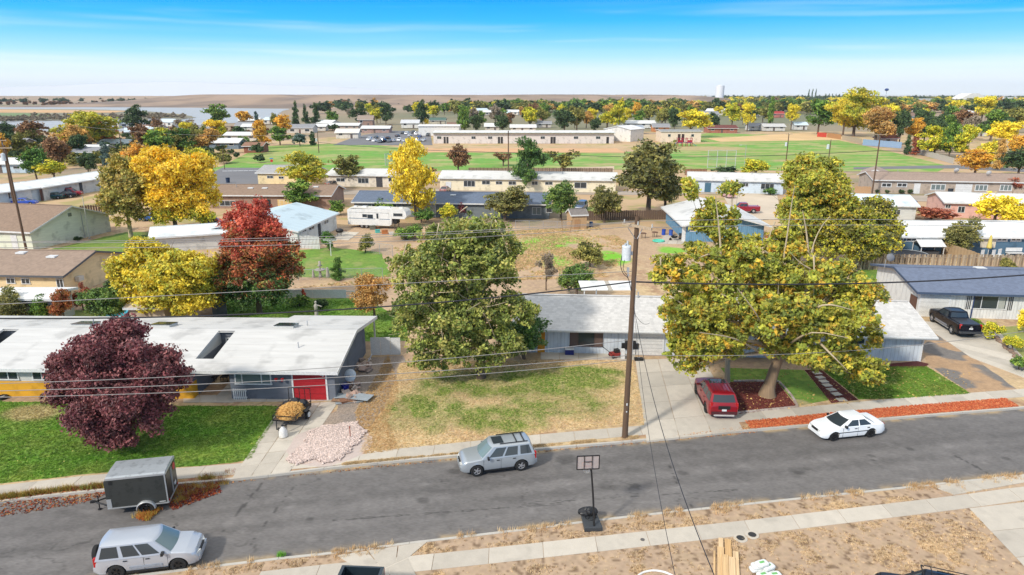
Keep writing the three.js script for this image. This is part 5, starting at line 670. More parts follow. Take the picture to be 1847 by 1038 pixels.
const mids = [
  [255, 332, 252, 213, 296, 'round', 'orange', 'orange yellow tree peeking out behind the golden locust'], [365, 352, 262, 325, 404, 'round', 'yelgreen', 'olive yellow round tree right of the golden locust'], [552, 348, 270, 504, 603, 'round', 'yelgreen', 'round yellow green tree by the cream corner house'], [546, 378, 325, 514, 590, 'round', 'green', 'green tree rising behind the pale blue metal roof'],
  [628, 336, 276, 592, 664, 'sparse', 'olive', 'thin olive tree in front of the white house row'], [640, 334, 292, 610, 672, 'round', 'olive', 'low olive tree in front of the white house row'], [750, 397, 248, 706, 796, 'tall', 'lemon', 'bright yellow pointed poplar beside the camper trailer'], [765, 330, 296, 745, 800, 'sparse', 'brown', 'nearly bare brown tree behind the yellow poplar'], [827, 312, 258, 800, 852, 'round', 'brown', 'brown olive tree at the field fence'],
  [952, 345, 246, 920, 986, 'tall', 'deep', 'fresh green tree in front of the very long cream house'], [1015, 316, 268, 984, 1052, 'sparse', 'olive', 'thin olive tree behind the very long cream house'], [908, 300, 270, 885, 930, 'sparse', 'brown', 'thin brown tree behind the wire pole in mid field'], [910, 398, 330, 860, 966, 'round', 'olive', 'dusty olive tree at the end of the slate blue roof'], [1012, 398, 326, 974, 1052, 'round', 'green', 'round green tree in front of the slate blue house'], [1090, 402, 328, 1056, 1126, 'round', 'olive', 'grey olive tree beside the tan garden shed'],
  [1168, 392, 238, 1074, 1242, 'round', 'olive', 'large dark olive willow behind the blue gabled house'], [1200, 385, 290, 1150, 1245, 'round', 'olive', 'lower olive half of the willow clump'], [1063, 482, 428, 1028, 1098, 'bush', 'olive', 'olive shrub in the middle of the dirt yard'], [1040, 535, 468, 1002, 1082, 'bush', 'green', 'green shrub behind the grey shingle roof'], [985, 524, 452, 966, 1010, 'sparse', 'grey', 'small bare tree in the dirt yard'],
  [675, 578, 492, 630, 718, 'round', 'tan', 'orange brown shrub tree left of the tall ash'], [594, 452, 410, 576, 613, 'bush', 'deep', 'dark green round shrub beside the white slat fence'], [659, 456, 416, 641, 679, 'bush', 'olive', 'thin olive shrub at the chain link fence'], [610, 505, 464, 595, 625, 'column', 'deep', 'cone shaped green shrub on the back lawn'], [945, 648, 552, 888, 998, 'bush', 'deep', 'dark green bush against the front corner of the grey roofed house'],
  [1735, 462, 386, 1692, 1778, 'bush', 'olive', 'dense brown olive round tree by the diagonal fence'], [1680, 398, 366, 1636, 1722, 'bush', 'brownred', 'red brown bush in front of the pink house'], [1792, 410, 344, 1744, 1844, 'weep', 'lemon', 'weeping lemon yellow tree in front of the pink house'], [1363, 318, 284, 1335, 1393, 'bush', 'yelgreen', 'yellow green tree at the fence behind the pale blue house'], [1308, 318, 297, 1280, 1336, 'bush', 'dark', 'dark clipped bush at the field backstop'], [1757, 320, 268, 1715, 1792, 'round', 'orange', 'orange tree at the right end of the field'],
  [22, 590, 514, -22, 60, 'bush', 'olive', 'olive bush behind the white roof at the left edge'], [76, 588, 524, 58, 102, 'bush', 'green', 'young green tree between the olive and the orange ones'], [117, 585, 516, 94, 142, 'round', 'rust', 'small orange brown tree by the white garden chairs'], [190, 592, 506, 148, 234, 'round', 'green', 'light green tree beside the turquoise pool'], [150, 560, 506, 130, 176, 'bush', 'brownred', 'red brown shrub against the cream house'], [210, 552, 498, 190, 236, 'round', 'dark', 'dark slim shrub at the gable of the cream house'],
  [692, 392, 350, 655, 722, 'bush', 'green', 'green bushes behind the camper trailer'], [608, 388, 356, 590, 628, 'bush', 'green', 'green bush left of the camper trailer'], [735, 432, 398, 704, 766, 'bush', 'green', 'fresh green shrub right of the camper trailer'], [760, 402, 372, 738, 786, 'bush', 'deep', 'dark green bush at the nose of the camper trailer'], [812, 402, 362, 790, 840, 'bush', 'yelgreen', 'yellow green bush left of the tall ash'], [835, 392, 356, 822, 852, 'bush', 'maroon', 'small dark red bush at the slate blue roof'],
  [1758, 596, 566, 1742, 1776, 'bush', 'green', 'green rose bush at the window of the slate blue house'], [1790, 612, 578, 1770, 1812, 'bush', 'yelgreen', 'yellow green bush at the pickup drive'], [1826, 634, 604, 1804, 1850, 'bush', 'yelgreen', 'larger yellow green bush further down the drive'], [1848, 600, 552, 1828, 1872, 'bush', 'lemon', 'yellow bush cut by the right edge'], [1838, 668, 640, 1818, 1862, 'bush', 'green', 'green ground bush beside the rock edging'],
  [1390, 352, 337, 1376, 1404, 'bush', 'deep', 'round clipped bush in front of the pale blue house'], [1582, 349, 340, 1577, 1587, 'bush', 'dark', 'first clipped shrub along the very long beige house'], [1600, 350, 341, 1594, 1606, 'bush', 'dark', 'second clipped shrub along the very long beige house'], [1627, 350, 340, 1620, 1634, 'bush', 'dark', 'third clipped shrub along the very long beige house'], [1642, 350, 340, 1637, 1648, 'bush', 'dark', 'shrub beside the white front door of the very long beige house'], [1826, 353, 316, 1812, 1845, 'sparse', 'brownred', 'small purple brown tree before the very long beige house'],
  [1630, 386, 374, 1612, 1648, 'bush', 'dark', 'dark shrub at the end of the pale blue white roof'], [540, 553, 530, 500, 545, 'bush', 'green', 'low green planting along the white garden wall'], [578, 558, 536, 562, 594, 'bush', 'dark', 'dark round shrub at the white garden wall'], [548, 545, 520, 541, 554, 'column', 'red', 'small bright red shrub at the white garden wall'],
  [140, 436, 425, 132, 152, 'bush', 'dark', 'dark shrub against the pale green gable wall'], [1815, 492, 460, 1795, 1826, 'bush', 'olive', 'climbing shrub over the cedar fence'],
  // around the lake and the left edge
  [250, 240, 189, 234, 278, 'tall', 'dark', 'dark green tall tree on the lake shore at left'], [165, 272, 198, 112, 222, 'round', 'yelgreen', 'broad yellow green tree in front of the lake at left'], [190, 268, 214, 160, 214, 'round', 'rust', 'rusty lower part of the tree group at left'], [57, 262, 214, 29, 86, 'round', 'brown', 'red brown tree near the left edge'], [14, 256, 218, -12, 29, 'round', 'dark', 'dark pine cut by the left edge'], [110, 306, 243, 82, 138, 'round', 'brown', 'dark brown olive tree behind the white row at left'], [66, 324, 264, 44, 102, 'round', 'deep', 'green tree behind the pale blue house at left'], [98, 326, 284, 68, 130, 'bush', 'yelgreen', 'yellow olive bush behind the white garage row'], [160, 318, 272, 142, 182, 'round', 'dark', 'dark purple green tree behind the wire pole at left'], [192, 300, 258, 180, 206, 'column', 'spruce', 'blue green spruce left of the orange tree'], [6, 300, 240, -20, 28, 'round', 'orange', 'orange tree at the left edge'],
  [330, 280, 229, 300, 366, 'round', 'deep', 'dense green tree right of the orange tree'], [285, 246, 210, 276, 308, 'round', 'brown', 'brown tree at the wire pole by the lake'], [335, 246, 212, 318, 352, 'sparse', 'grey', 'bare grey tree on the lake shore'], [398, 228, 185, 372, 425, 'round', 'green', 'tall green tree in front of the lake water'], [440, 226, 198, 424, 458, 'round', 'orange', 'orange tree in front of the lake water'], [392, 250, 214, 367, 417, 'round', 'gold', 'golden tree below the tall lake shore tree'], [463, 226, 201, 455, 471, 'poplar', 'spruce', 'small blue spruce by the lake water'], [472, 268, 215, 455, 492, 'round', 'orange', 'orange yellow tree left of the conifer grove'], [438, 262, 242, 425, 456, 'bush', 'green', 'green bush beside the blue grey house'],
  [535, 230, 184, 526, 546, 'poplar', 'dark', 'tallest dark conifer of the grove'], [552, 228, 190, 543, 562, 'poplar', 'dark', 'middle dark conifer of the grove'], [570, 230, 187, 558, 584, 'poplar', 'dark', 'right hand dark conifer of the grove'], [512, 246, 205, 497, 542, 'round', 'orange', 'golden orange tree before the conifer grove'], [500, 240, 200, 488, 514, 'round', 'olive', 'olive tree left of the conifer grove'], [505, 262, 228, 488, 531, 'round', 'green', 'green tree at the field corner'], [478, 260, 240, 465, 492, 'bush', 'orange', 'orange bush at the field corner'], [541, 264, 236, 528, 560, 'bush', 'spruce', 'blue grey spruce bush at the field edge'], [564, 262, 238, 555, 574, 'column', 'dark', 'slim dark spruce at the field edge'], [600, 236, 221, 588, 612, 'bush', 'dark', 'round dark bush by the pale roofed house'],
  [598, 226, 198, 584, 616, 'round', 'green', 'green tree right of the conifer grove'], [650, 224, 188, 634, 666, 'tall', 'dark', 'dark tree above the two storey house'], [680, 222, 192, 665, 697, 'round', 'yelgreen', 'yellow green tree above the two storey house'], [696, 224, 187, 684, 710, 'tall', 'dark', 'dark tree right of the yellow green one'], [762, 228, 180, 750, 776, 'tall', 'dark', 'tall dark tree above the car park'], [700, 238, 224, 690, 712, 'round', 'brown', 'round brown tree at the car park'], [781, 214, 190, 769, 796, 'round', 'yelgreen', 'yellow tree behind the school hall'], [768, 228, 212, 762, 774, 'round', 'gold', 'little golden tree by the school hall'],
  [838, 240, 192, 823, 850, 'tall', 'green', 'tall light green tree behind the school'], [858, 242, 206, 842, 876, 'round', 'dark', 'dark tree left of the wire pole behind the school'], [906, 242, 204, 892, 924, 'round', 'dark', 'dark pine behind the middle of the school'], [955, 230, 190, 934, 973, 'round', 'yelgreen', 'yellow green tree behind the school roof'], [978, 220, 200, 971, 986, 'round', 'red', 'small dark red tree behind the school'], [1018, 242, 196, 996, 1046, 'round', 'dark', 'broad dark pine behind the right half of the school'], [1040, 240, 186, 1020, 1062, 'round', 'olive', 'olive tree behind the dark pines'], [1072, 242, 212, 1058, 1086, 'round', 'dark', 'low dark pine at the right end of the school'], [1116, 232, 180, 1098, 1132, 'tall', 'yelgreen', 'tall yellow tree behind the school wing'], [1096, 228, 184, 1082, 1110, 'sparse', 'tan', 'bare tan tree behind the school wing'], [1147, 224, 183, 1136, 1160, 'round', 'orange', 'orange tree right of the school wing'], [1170, 226, 188, 1152, 1192, 'round', 'olive', 'olive tree behind the blue grey roof'],
  [1245, 248, 196, 1205, 1278, 'round', 'yellow', 'broad pale yellow tree behind the school annex'], [1216, 240, 192, 1203, 1230, 'round', 'dark', 'dark olive tree left of the broad yellow one'], [1320, 230, 181, 1300, 1342, 'round', 'yelgreen', 'rounded yellow green tree above the brick house'], [1348, 236, 183, 1334, 1366, 'round', 'yellow', 'golden tree right of the rounded yellow green one'], [1290, 232, 206, 1280, 1302, 'round', 'dark', 'dark tree left of the brick house'], [1390, 222, 176, 1382, 1399, 'column', 'green', 'slim green tree by the white house'],
  [1427, 234, 186, 1412, 1444, 'round', 'yellow', 'yellow tree beside the small white house'], [1475, 242, 175, 1446, 1506, 'round', 'deep', 'deep green broad tree at the field corner'], [1540, 246, 156, 1500, 1590, 'tall', 'yelgreen', 'tallest yellow green tree at the back of the field'], [1520, 246, 176, 1492, 1548, 'round', 'yellow', 'yellow shoulder of the tallest tree group'], [1578, 262, 190, 1532, 1620, 'round', 'tan', 'orange tan tree in front of the tallest one'], [1622, 262, 196, 1604, 1642, 'round', 'dark', 'dark tree right of the orange tan one'], [1648, 260, 212, 1624, 1668, 'round', 'orange', 'orange tree above the blue fence'], [1636, 279, 244, 1626, 1645, 'column', 'dark', 'dark clipped cypress at the blue fence'], [1650, 280, 246, 1642, 1662, 'column', 'brownred', 'rusty column tree beside the cypress'],
  [1685, 282, 224, 1656, 1712, 'tall', 'yelgreen', 'first of the green poplars right of the cypress'], [1712, 284, 220, 1694, 1732, 'tall', 'green', 'second of the green poplars right of the cypress'], [1738, 286, 222, 1714, 1760, 'tall', 'yelgreen', 'third of the green poplars right of the cypress'], [1700, 250, 200, 1672, 1722, 'round', 'dark', 'dark green crown behind the green poplars'], [1806, 266, 214, 1776, 1842, 'round', 'lemon', 'bright lemon tree in the right hand grove'], [1785, 300, 254, 1760, 1812, 'tall', 'yellow', 'yellow pointed tree in front of the lemon one'], [1800, 306, 252, 1786, 1816, 'column', 'tan', 'dry tan column tree at the right edge of the field'], [1836, 318, 264, 1806, 1872, 'round', 'dark', 'dark green tree at the right edge above the beige house'], [1770, 222, 171, 1748, 1792, 'round', 'yellow', 'yellow tree far right above the roofs'], [1835, 240, 186, 1802, 1872, 'round', 'olive', 'olive tree at the far right edge'], [1735, 222, 208, 1722, 1752, 'round', 'dark', 'dark round tree by the pale roof far right'], [1600, 236, 186, 1580, 1625, 'round', 'yellow', 'yellow tree behind the orange tan one'], [1840, 290, 240, 1822, 1868, 'round', 'orange', 'orange tree cut by the right edge'],
];
for (const m of mids) T(...m);
{ // the rest, which only colour tells apart
  const rnd = rng(777), cols = [['olive', 'olive'], ['dark', 'dark green'], ['yelgreen', 'yellow green'], ['green', 'green'], ['yellow', 'golden yellow'], ['brown', 'brown'], ['tan', 'tan'], ['grey', 'bare greyish'], ['dark', 'dark green'], ['olive', 'olive'], ['green', 'green']];
  const spots = [];
  for (let k = 0; k < 70; k++) { const y = 181 + Math.pow(rnd(), 1.5) * 40, x = 560 + rnd() * 1330; if (y > 205 && x > 1380 && x < 1640) continue; if (y > 198 && x < 800) continue; if (y < 196 && x < 860) continue; spots.push([x, y, 10 + rnd() * 9]); }
  for (const [n, a, b, c, d] of [[30, 830, 1240, 208, 234], [8, 1270, 1420, 208, 226], [26, 1640, 1880, 200, 262], [14, 540, 830, 198, 214]]) for (let k = 0; k < n; k++) spots.push([lerp(a, b, rnd()), lerp(c, d, rnd()), 9 + rnd() * 7]);
  for (let k = 0; k < 34; k++) spots.push([-40 + rnd() * 560, 244 + rnd() * 46, 6 + rnd() * 5]);
  for (const [x, y, h] of spots) { if (y > 262 && x > 380) continue; const [c, n] = cols[Math.floor(rnd() * cols.length)], q = g(x, y), left = x < 540; placeTree(q[0], q[1], h, h * (.7 + rnd() * .5), rnd() < .15 ? 'tall' : 'round', c, left ? `${n} tree among the roofs by the lake` : `${n} tree among the distant houses`, { group: left ? `${n} trees by the lake` : `distant ${n} trees` }); }
  // woods so far away that they read as one mass
  const wood = (name, label, n, place, pal, seed) => { const r2 = rng(seed), P = treeProto('bush', pal, 2, 0), I = new THREE.InstancedMesh(P.crown, leafFarM, n), M = new THREE.Matrix4(), q = new THREE.Quaternion(); for (let i = 0; i < n; i++) { const [x, z, h] = place(r2); q.setFromAxisAngle(new THREE.Vector3(0, 1, 0), r2() * 6); M.compose(new THREE.Vector3(x, 0, z), q, new THREE.Vector3(h * (1 + r2()), h, h * (1 + r2()))); I.setMatrixAt(i, M); } I.name = name; scene.add(I); stuff(I, label, 'woods'); };
  const at = (x0, x1, y0, y1, h) => (r) => { const q = g(lerp(x0, x1, r()), lerp(y0, y1, Math.pow(r(), .7))); return [q[0], q[1], h * (.5 + r())]; };
  wood('distant_woods', 'dark tree belts on the far shore of the lake', 260, at(-100, 460, 178, 187, 12), 'dark', 5); wood('distant_woods', 'grey brown bushes on the far shore of the lake', 320, at(-100, 500, 179, 191, 7), 'brown', 55); wood('distant_woods', 'olive woods merging along the right horizon', 420, at(860, 1950, 176.5, 184, 18), 'olive', 6); wood('distant_woods', 'dark trees filling the gaps between the distant houses', 200, at(560, 1900, 184, 206, 13), 'dark', 26); wood('distant_woods', 'yellow trees filling the gaps between the distant houses', 110, at(760, 1900, 184, 206, 13), 'yelgreen', 27); wood('distant_woods', 'olive trees filling the gaps between the distant houses', 300, at(780, 1900, 181, 206, 14), 'olive', 16); wood('distant_woods', 'green trees filling the gaps between the distant houses', 260, at(860, 1900, 180, 204, 14), 'green', 17); wood('distant_woods', 'rusty trees filling the gaps between the distant houses', 150, at(800, 1900, 181, 204, 12), 'tan', 18); wood('distant_woods', 'dark woods merging along the right horizon', 380, at(860, 1950, 176, 184, 18), 'dark', 7); wood('distant_woods', 'golden trees merging along the right horizon', 110, at(900, 1950, 178, 188, 15), 'yellow', 8);
  wood('shore_scrub', 'grey scrub on the peninsula in the lake', 260, (r) => { const k = r(); const x = lerp(-60, 345, k), y = r() < .5 ? 216 - 8 * r() * (k > .3 ? 1 : .2) : 222 - 3 * r() - 10 * k; const q = g(Math.min(x, 330), Math.max(205, y)); return [q[0], q[1], 2.2 + 2.5 * r()]; }, 'grey', 9);
  wood('shore_scrub', 'brown scrub along the near lake shore', 200, at(-60, 520, 232, 246, 2.2), 'brown', 10);
  wood('garden_shrubs', 'low shrubs and hedges among the roofs by the lake', 150, at(-20, 420, 250, 300, 3.2), 'olive', 44); wood('garden_shrubs', 'dark shrubs among the roofs by the lake', 110, at(-20, 470, 246, 296, 3.4), 'dark', 45);
  // a row of slim poplars on the right horizon
  for (let i = 0; i < 14; i++) { const q = g(1458 + i * 6.2 + (i > 2 ? 12 : 0), 183); placeTree(q[0], q[1], i < 3 ? 42 : 28 - i * .4, 9, 'column', 'dark', 'slim dark poplar in the row on the right horizon', { group: 'poplars on the horizon', tier: 2 }); }
}
// ---------------------------------------------------------------- vehicles: x forwards, y up
const carPaint = (rgb, metal = 0) => cm('car' + rgb.map((v) => v.toFixed(3)) + metal, () => new THREE.MeshPhysicalMaterial({ color: new THREE.Color().setRGB(...rgb), roughness: .32, metalness: metal, clearcoat: .45, clearcoatRoughness: .06, specularIntensity: Math.max(...rgb) < .03 ? .3 : 1 }));
const SPEC = {
  suv: { L: 4.44, W: 1.8, H: 1.72, wb: 2.62, fo: .88, wr: .36, gc: .26, top: [[0, .66], [.10, .86], [.3, .96], [1.15, 1.05], [1.3, 1.06], [4.0, 1.10], [4.36, 1.08], [4.44, 1.0]], belt: 1.05, roof: 1.72, gb: [1.12, 4.38], gr: [1.82, 4.12], wB: .87, wR: .70, panes: [[.10, .36], [.40, .66], [.72, .95]], doors: [[1.28, 2.28], [2.30, 3.24]], rails: 1 },
  crv: { L: 4.4, W: 1.76, H: 1.70, wb: 2.62, fo: .86, wr: .35, gc: .25, top: [[0, .62], [.12, .84], [.5, .98], [1.05, 1.04], [1.2, 1.04], [4.1, 1.06], [4.34, 1.04], [4.4, .9]], belt: 1.03, roof: 1.70, gb: [1.02, 4.34], gr: [1.78, 4.12], wB: .86, wR: .68, panes: [[.12, .36], [.39, .62], [.68, .95]], doors: [[1.28, 2.26], [2.28, 3.2]], spare: 1 },
  sedan: { L: 4.45, W: 1.7, H: 1.39, wb: 2.62, fo: .84, wr: .31, gc: .18, top: [[0, .60], [.1, .70], [.4, .79], [1.2, .90], [1.35, .92], [3.4, .96], [3.7, .95], [4.25, .95], [4.4, .88], [4.45, .75]], belt: .91, roof: 1.385, gb: [1.12, 3.86], gr: [1.95, 3.10], wB: .83, wR: .62, panes: [[.13, .49], [.53, .88]], doors: [[1.42, 2.46], [2.48, 3.36]], sedan: 1 },
  bigsuv: { L: 5.05, W: 2.0, H: 1.78, wb: 3.02, fo: .92, wr: .39, gc: .24, top: [[0, .72], [.14, .95], [.5, 1.05], [1.3, 1.12], [1.45, 1.12], [4.6, 1.18], [4.95, 1.14], [5.05, .95]], belt: 1.11, roof: 1.775, gb: [1.3, 4.98], gr: [2.1, 4.62], wB: .95, wR: .76, panes: [[.10, .36], [.39, .64], [.67, .94]], doors: [[1.5, 2.56], [2.58, 3.6]], rails: 1 },
  pickup: { L: 5.75, W: 2.02, H: 1.9, wb: 3.55, fo: 1.0, wr: .41, gc: .36, top: [[0, .86], [.1, 1.06], [.4, 1.16], [1.5, 1.22], [1.7, 1.24], [3.6, 1.26], [3.75, 1.27], [5.68, 1.27], [5.75, 1.2]], belt: 1.24, roof: 1.88, gb: [1.5, 3.68], gr: [2.15, 3.5], wB: .92, wR: .76, panes: [[.12, .50], [.54, .92]], doors: [[1.75, 2.75], [2.77, 3.6]], bed: 1 },
};
const interp = (T, d) => { let i = 0; while (i < T.length - 2 && d > T[i + 1][0]) i++; const a = T[i], b = T[i + 1], t = clamp((d - a[0]) / (b[0] - a[0])); return lerp(a[1], b[1], t); };
const geoCache = {};
function carShapes(key) {
  if (geoCache[key]) return geoCache[key];
  const c = SPEC[key], { L, W } = c, x = (d) => L / 2 - d, ax = [c.fo, c.fo + c.wb], out = {}, R = c.wr + .075;
  const ds = new Set(); for (let d = 0; d <= L + 1e-6; d += .07) ds.add(+d.toFixed(3)); for (const a of ax) for (let k = -8; k <= 8; k++) ds.add(+(a + Math.sin(k / 8 * 1.5708) * R).toFixed(3)); c.doors.forEach((q) => q.forEach((v) => ds.add(v))); ds.add(+L.toFixed(3)); ds.add(.03); ds.add(+(L - .03).toFixed(3));
  const D = [...ds].filter((d) => d <= L).sort((a, b) => a - b);
  const ring = (d) => {
    const f = Math.pow(1 - clamp(d / .7), 2.4), r = Math.pow(1 - clamp((L - d) / .5), 2.6), w = W / 2 * (1 - .20 * f - .12 * r);
    let b = c.gc + .10 * f + .12 * Math.pow(1 - clamp((L - d) / .6), 2); for (const a of ax) { const e = Math.abs(d - a); if (e < R) b = Math.max(b, c.wr * .98 + Math.sqrt(R * R - e * e)); }
    const t = interp(c.top, d), lo = c.gc, q = (k) => Math.max(b, lerp(lo, t, k));
    return [[0, b], [w * .84, b], [w * .95, Math.max(b, lo + .05)], [w * .995, q(.28)], [w, q(.5)], [w * .99, q(.72)], [w * .96, t - .05], [w * .90, t - .005], [w * .5, t + .025], [0, t + .035]];
  };
  const G = D.map(ring), n = 10, parts = { body: [], door: [[], [], [], []] };
  const quad = (A, i, j, s) => { const p = (ii, jj) => [x(D[ii]), G[ii][jj][1], s * G[ii][jj][0]]; const a = p(i, j), b = p(i + 1, j), cc = p(i + 1, j + 1), d = p(i, j + 1); if (s > 0) A.push(...a, ...cc, ...b, ...a, ...d, ...cc); else A.push(...a, ...b, ...cc, ...a, ...cc, ...d); };
  for (let i = 0; i < D.length - 1; i++) for (let j = 0; j < n - 1; j++) for (const s of [1, -1]) { let A = parts.body; const m = (D[i] + D[i + 1]) / 2; if (j >= 2 && j <= 6) c.doors.forEach((q, k) => { if (m > q[0] && m < q[1]) A = parts.door[k * 2 + (s > 0 ? 0 : 1)]; }); quad(A, i, j, s); }
  for (const e of [0, D.length - 1]) { const g0 = G[e]; for (let j = 0; j < n - 1; j++) for (const s of [1, -1]) { const a = [x(D[e]), .6, 0], p = [x(D[e]), g0[j][1], s * g0[j][0]], q = [x(D[e]), g0[j + 1][1], s * g0[j + 1][0]]; (s > 0) === (e === 0) ? parts.body.push(...a, ...p, ...q) : parts.body.push(...a, ...q, ...p); } }
  const mk = (P, crease = .6) => { let ge = new THREE.BufferGeometry(); ge.setAttribute('position', new THREE.Float32BufferAttribute(P, 3)); ge = toCreasedNormals(mergeVertices(ge, 1e-4), crease); return boxUV(ge); };
  // the cabin: a base loop at the belt, a loop under the roof, the crowned roof
  const { belt, roof, gb, gr, wB, wR } = c, bow = .16, nf = 8, nsd = 10;
  const edge = (v, k) => { // v 0 belt .. 1 roof edge
    const y = lerp(belt - .03, roof - .07, v), w = lerp(wB, wR, v), f = lerp(gb[0], gr[0], v), r = lerp(gb[1], gr[1], v); return { y, w, f, r };
  };
  const pt = (face, u, v) => { const e = edge(v); if (face === 'front') { const z = lerp(-e.w, e.w, u), q = z / e.w; return [x(e.f - bow * .5 + bow * q * q), e.y, z]; } if (face === 'rear') { const z = lerp(e.w, -e.w, u), q = z / e.w; return [x(e.r + .05 - .10 * q * q), e.y, z]; } const s = face === 'right' ? 1 : -1, d0 = e.f + bow * .5, d1 = e.r - .05; const bulge = 1 + .02 * Math.sin(Math.PI * u); return [x(lerp(d0, d1, u)), e.y, s * e.w * bulge]; };
  const P = [], patch = (A, face, u0, u1, v0, v1, nu, nv, off = 0) => { const flip = face === 'left'; const q = (u, v) => { const p = pt(face, u, v); if (off) { const a = pt(face, clamp(u + .01), v), b = pt(face, clamp(u - .01), v), t = new THREE.Vector3(a[0] - b[0], a[1] - b[1], a[2] - b[2]), up = new THREE.Vector3(...pt(face, u, v + .02)).sub(new THREE.Vector3(...pt(face, u, v - .02))), nn = t.cross(up).normalize(); if (flip) nn.negate(); const o = new THREE.Vector3(...p).sub(new THREE.Vector3(x((gb[0] + gb[1]) / 2), belt, 0)); if (nn.dot(o) < 0) nn.negate(); return [p[0] + nn.x * off, p[1] + nn.y * off, p[2] + nn.z * off]; } return p; };
    for (let i = 0; i < nu; i++) for (let j = 0; j < nv; j++) { const a = q(lerp(u0, u1, i / nu), lerp(v0, v1, j / nv)), b = q(lerp(u0, u1, (i + 1) / nu), lerp(v0, v1, j / nv)), cc = q(lerp(u0, u1, (i + 1) / nu), lerp(v0, v1, (j + 1) / nv)), d = q(lerp(u0, u1, i / nu), lerp(v0, v1, (j + 1) / nv)); if (flip) A.push(...a, ...cc, ...b, ...a, ...d, ...cc); else A.push(...a, ...b, ...cc, ...a, ...cc, ...d); } };
  for (const [f, k] of [['front', nf], ['rear', nf], ['left', nsd], ['right', nsd]]) patch(P, f, 0, 1, 0, 1, k, 3);
  const loop = (v) => { const r = []; for (let i = 0; i < nf; i++) r.push(pt('front', i / nf, v)); for (let i = 0; i < nsd; i++) r.push(pt('right', i / nsd, v)); for (let i = 0; i < nf; i++) r.push(pt('rear', i / nf, v)); for (let i = 0; i < nsd; i++) r.push(pt('left', 1 - i / nsd, v)); return r; };
  const l0 = loop(1), mx = x((gr[0] + gr[1]) / 2), l1 = l0.map((p) => [mx + (p[0] - mx) * .93, roof - .015, p[2] * .88]), l2 = l0.map((p) => [mx + (p[0] - mx) * .6, roof + .0, p[2] * .5]), N = l0.length;
  for (const [A, B] of [[l0, l1], [l1, l2]]) for (let i = 0; i < N; i++) { const j = (i + 1) % N; P.push(...A[i], ...A[j], ...B[j], ...A[i], ...B[j], ...B[i]); } for (let i = 0; i < N; i++) P.push(...l2[i], ...l2[(i + 1) % N], mx, roof + .005, 0);
  out.body = mk([...parts.body, ...P]); out.doors = parts.door.filter((a) => a.length).map((a) => mk(a));
  const glass = (face, u0, u1, v0, v1) => { const A = []; patch(A, face, u0, u1, v0, v1, 6, 2, .008); return mk(A, 1.2); };
  out.windshield = glass('front', .06, .94, .10, .93); out.rear = glass('rear', .08, .92, c.sedan ? .10 : .22, .92); out.side = []; for (const s of ['left', 'right']) for (const [u0, u1] of c.panes) out.side.push(glass(s, u0, u1, .14, .90));
  // wheels
  const tp = [[.58, -.10], [.90, -.105], [.985, -.08], [1, -.04], [1, .04], [.985, .08], [.90, .105], [.58, .10]].map(([r, z]) => new THREE.Vector2(r * c.wr, z * (c.wr / .34))), tyre = new THREE.LatheGeometry(tp, 28); tyre.rotateX(Math.PI / 2); out.tyre = boxUV(tyre);
  const rr = c.wr * .62, rim = [(() => { const k = new THREE.CylinderGeometry(rr, rr, .05, 24); k.rotateX(Math.PI / 2); k.translate(0, 0, .03); return k; })()], spk = [];
  for (let i = 0; i < 5; i++) { const b = new THREE.BoxGeometry(rr * .9, rr * .30, .03); b.translate(rr * .52, 0, .085); b.rotateZ(i * 1.2566); spk.push(b); } const hub = new THREE.CylinderGeometry(rr * .24, rr * .24, .05, 12); hub.rotateX(Math.PI / 2); hub.translate(0, 0, .09); const ringG = new THREE.TorusGeometry(rr * .94, rr * .08, 6, 24); ringG.translate(0, 0, .08); out.rimBack = boxUV(merge(rim)); out.rim = boxUV(merge([...spk, hub, ringG]));
  out.x = x; out.ax = ax; return geoCache[key] = out;
}
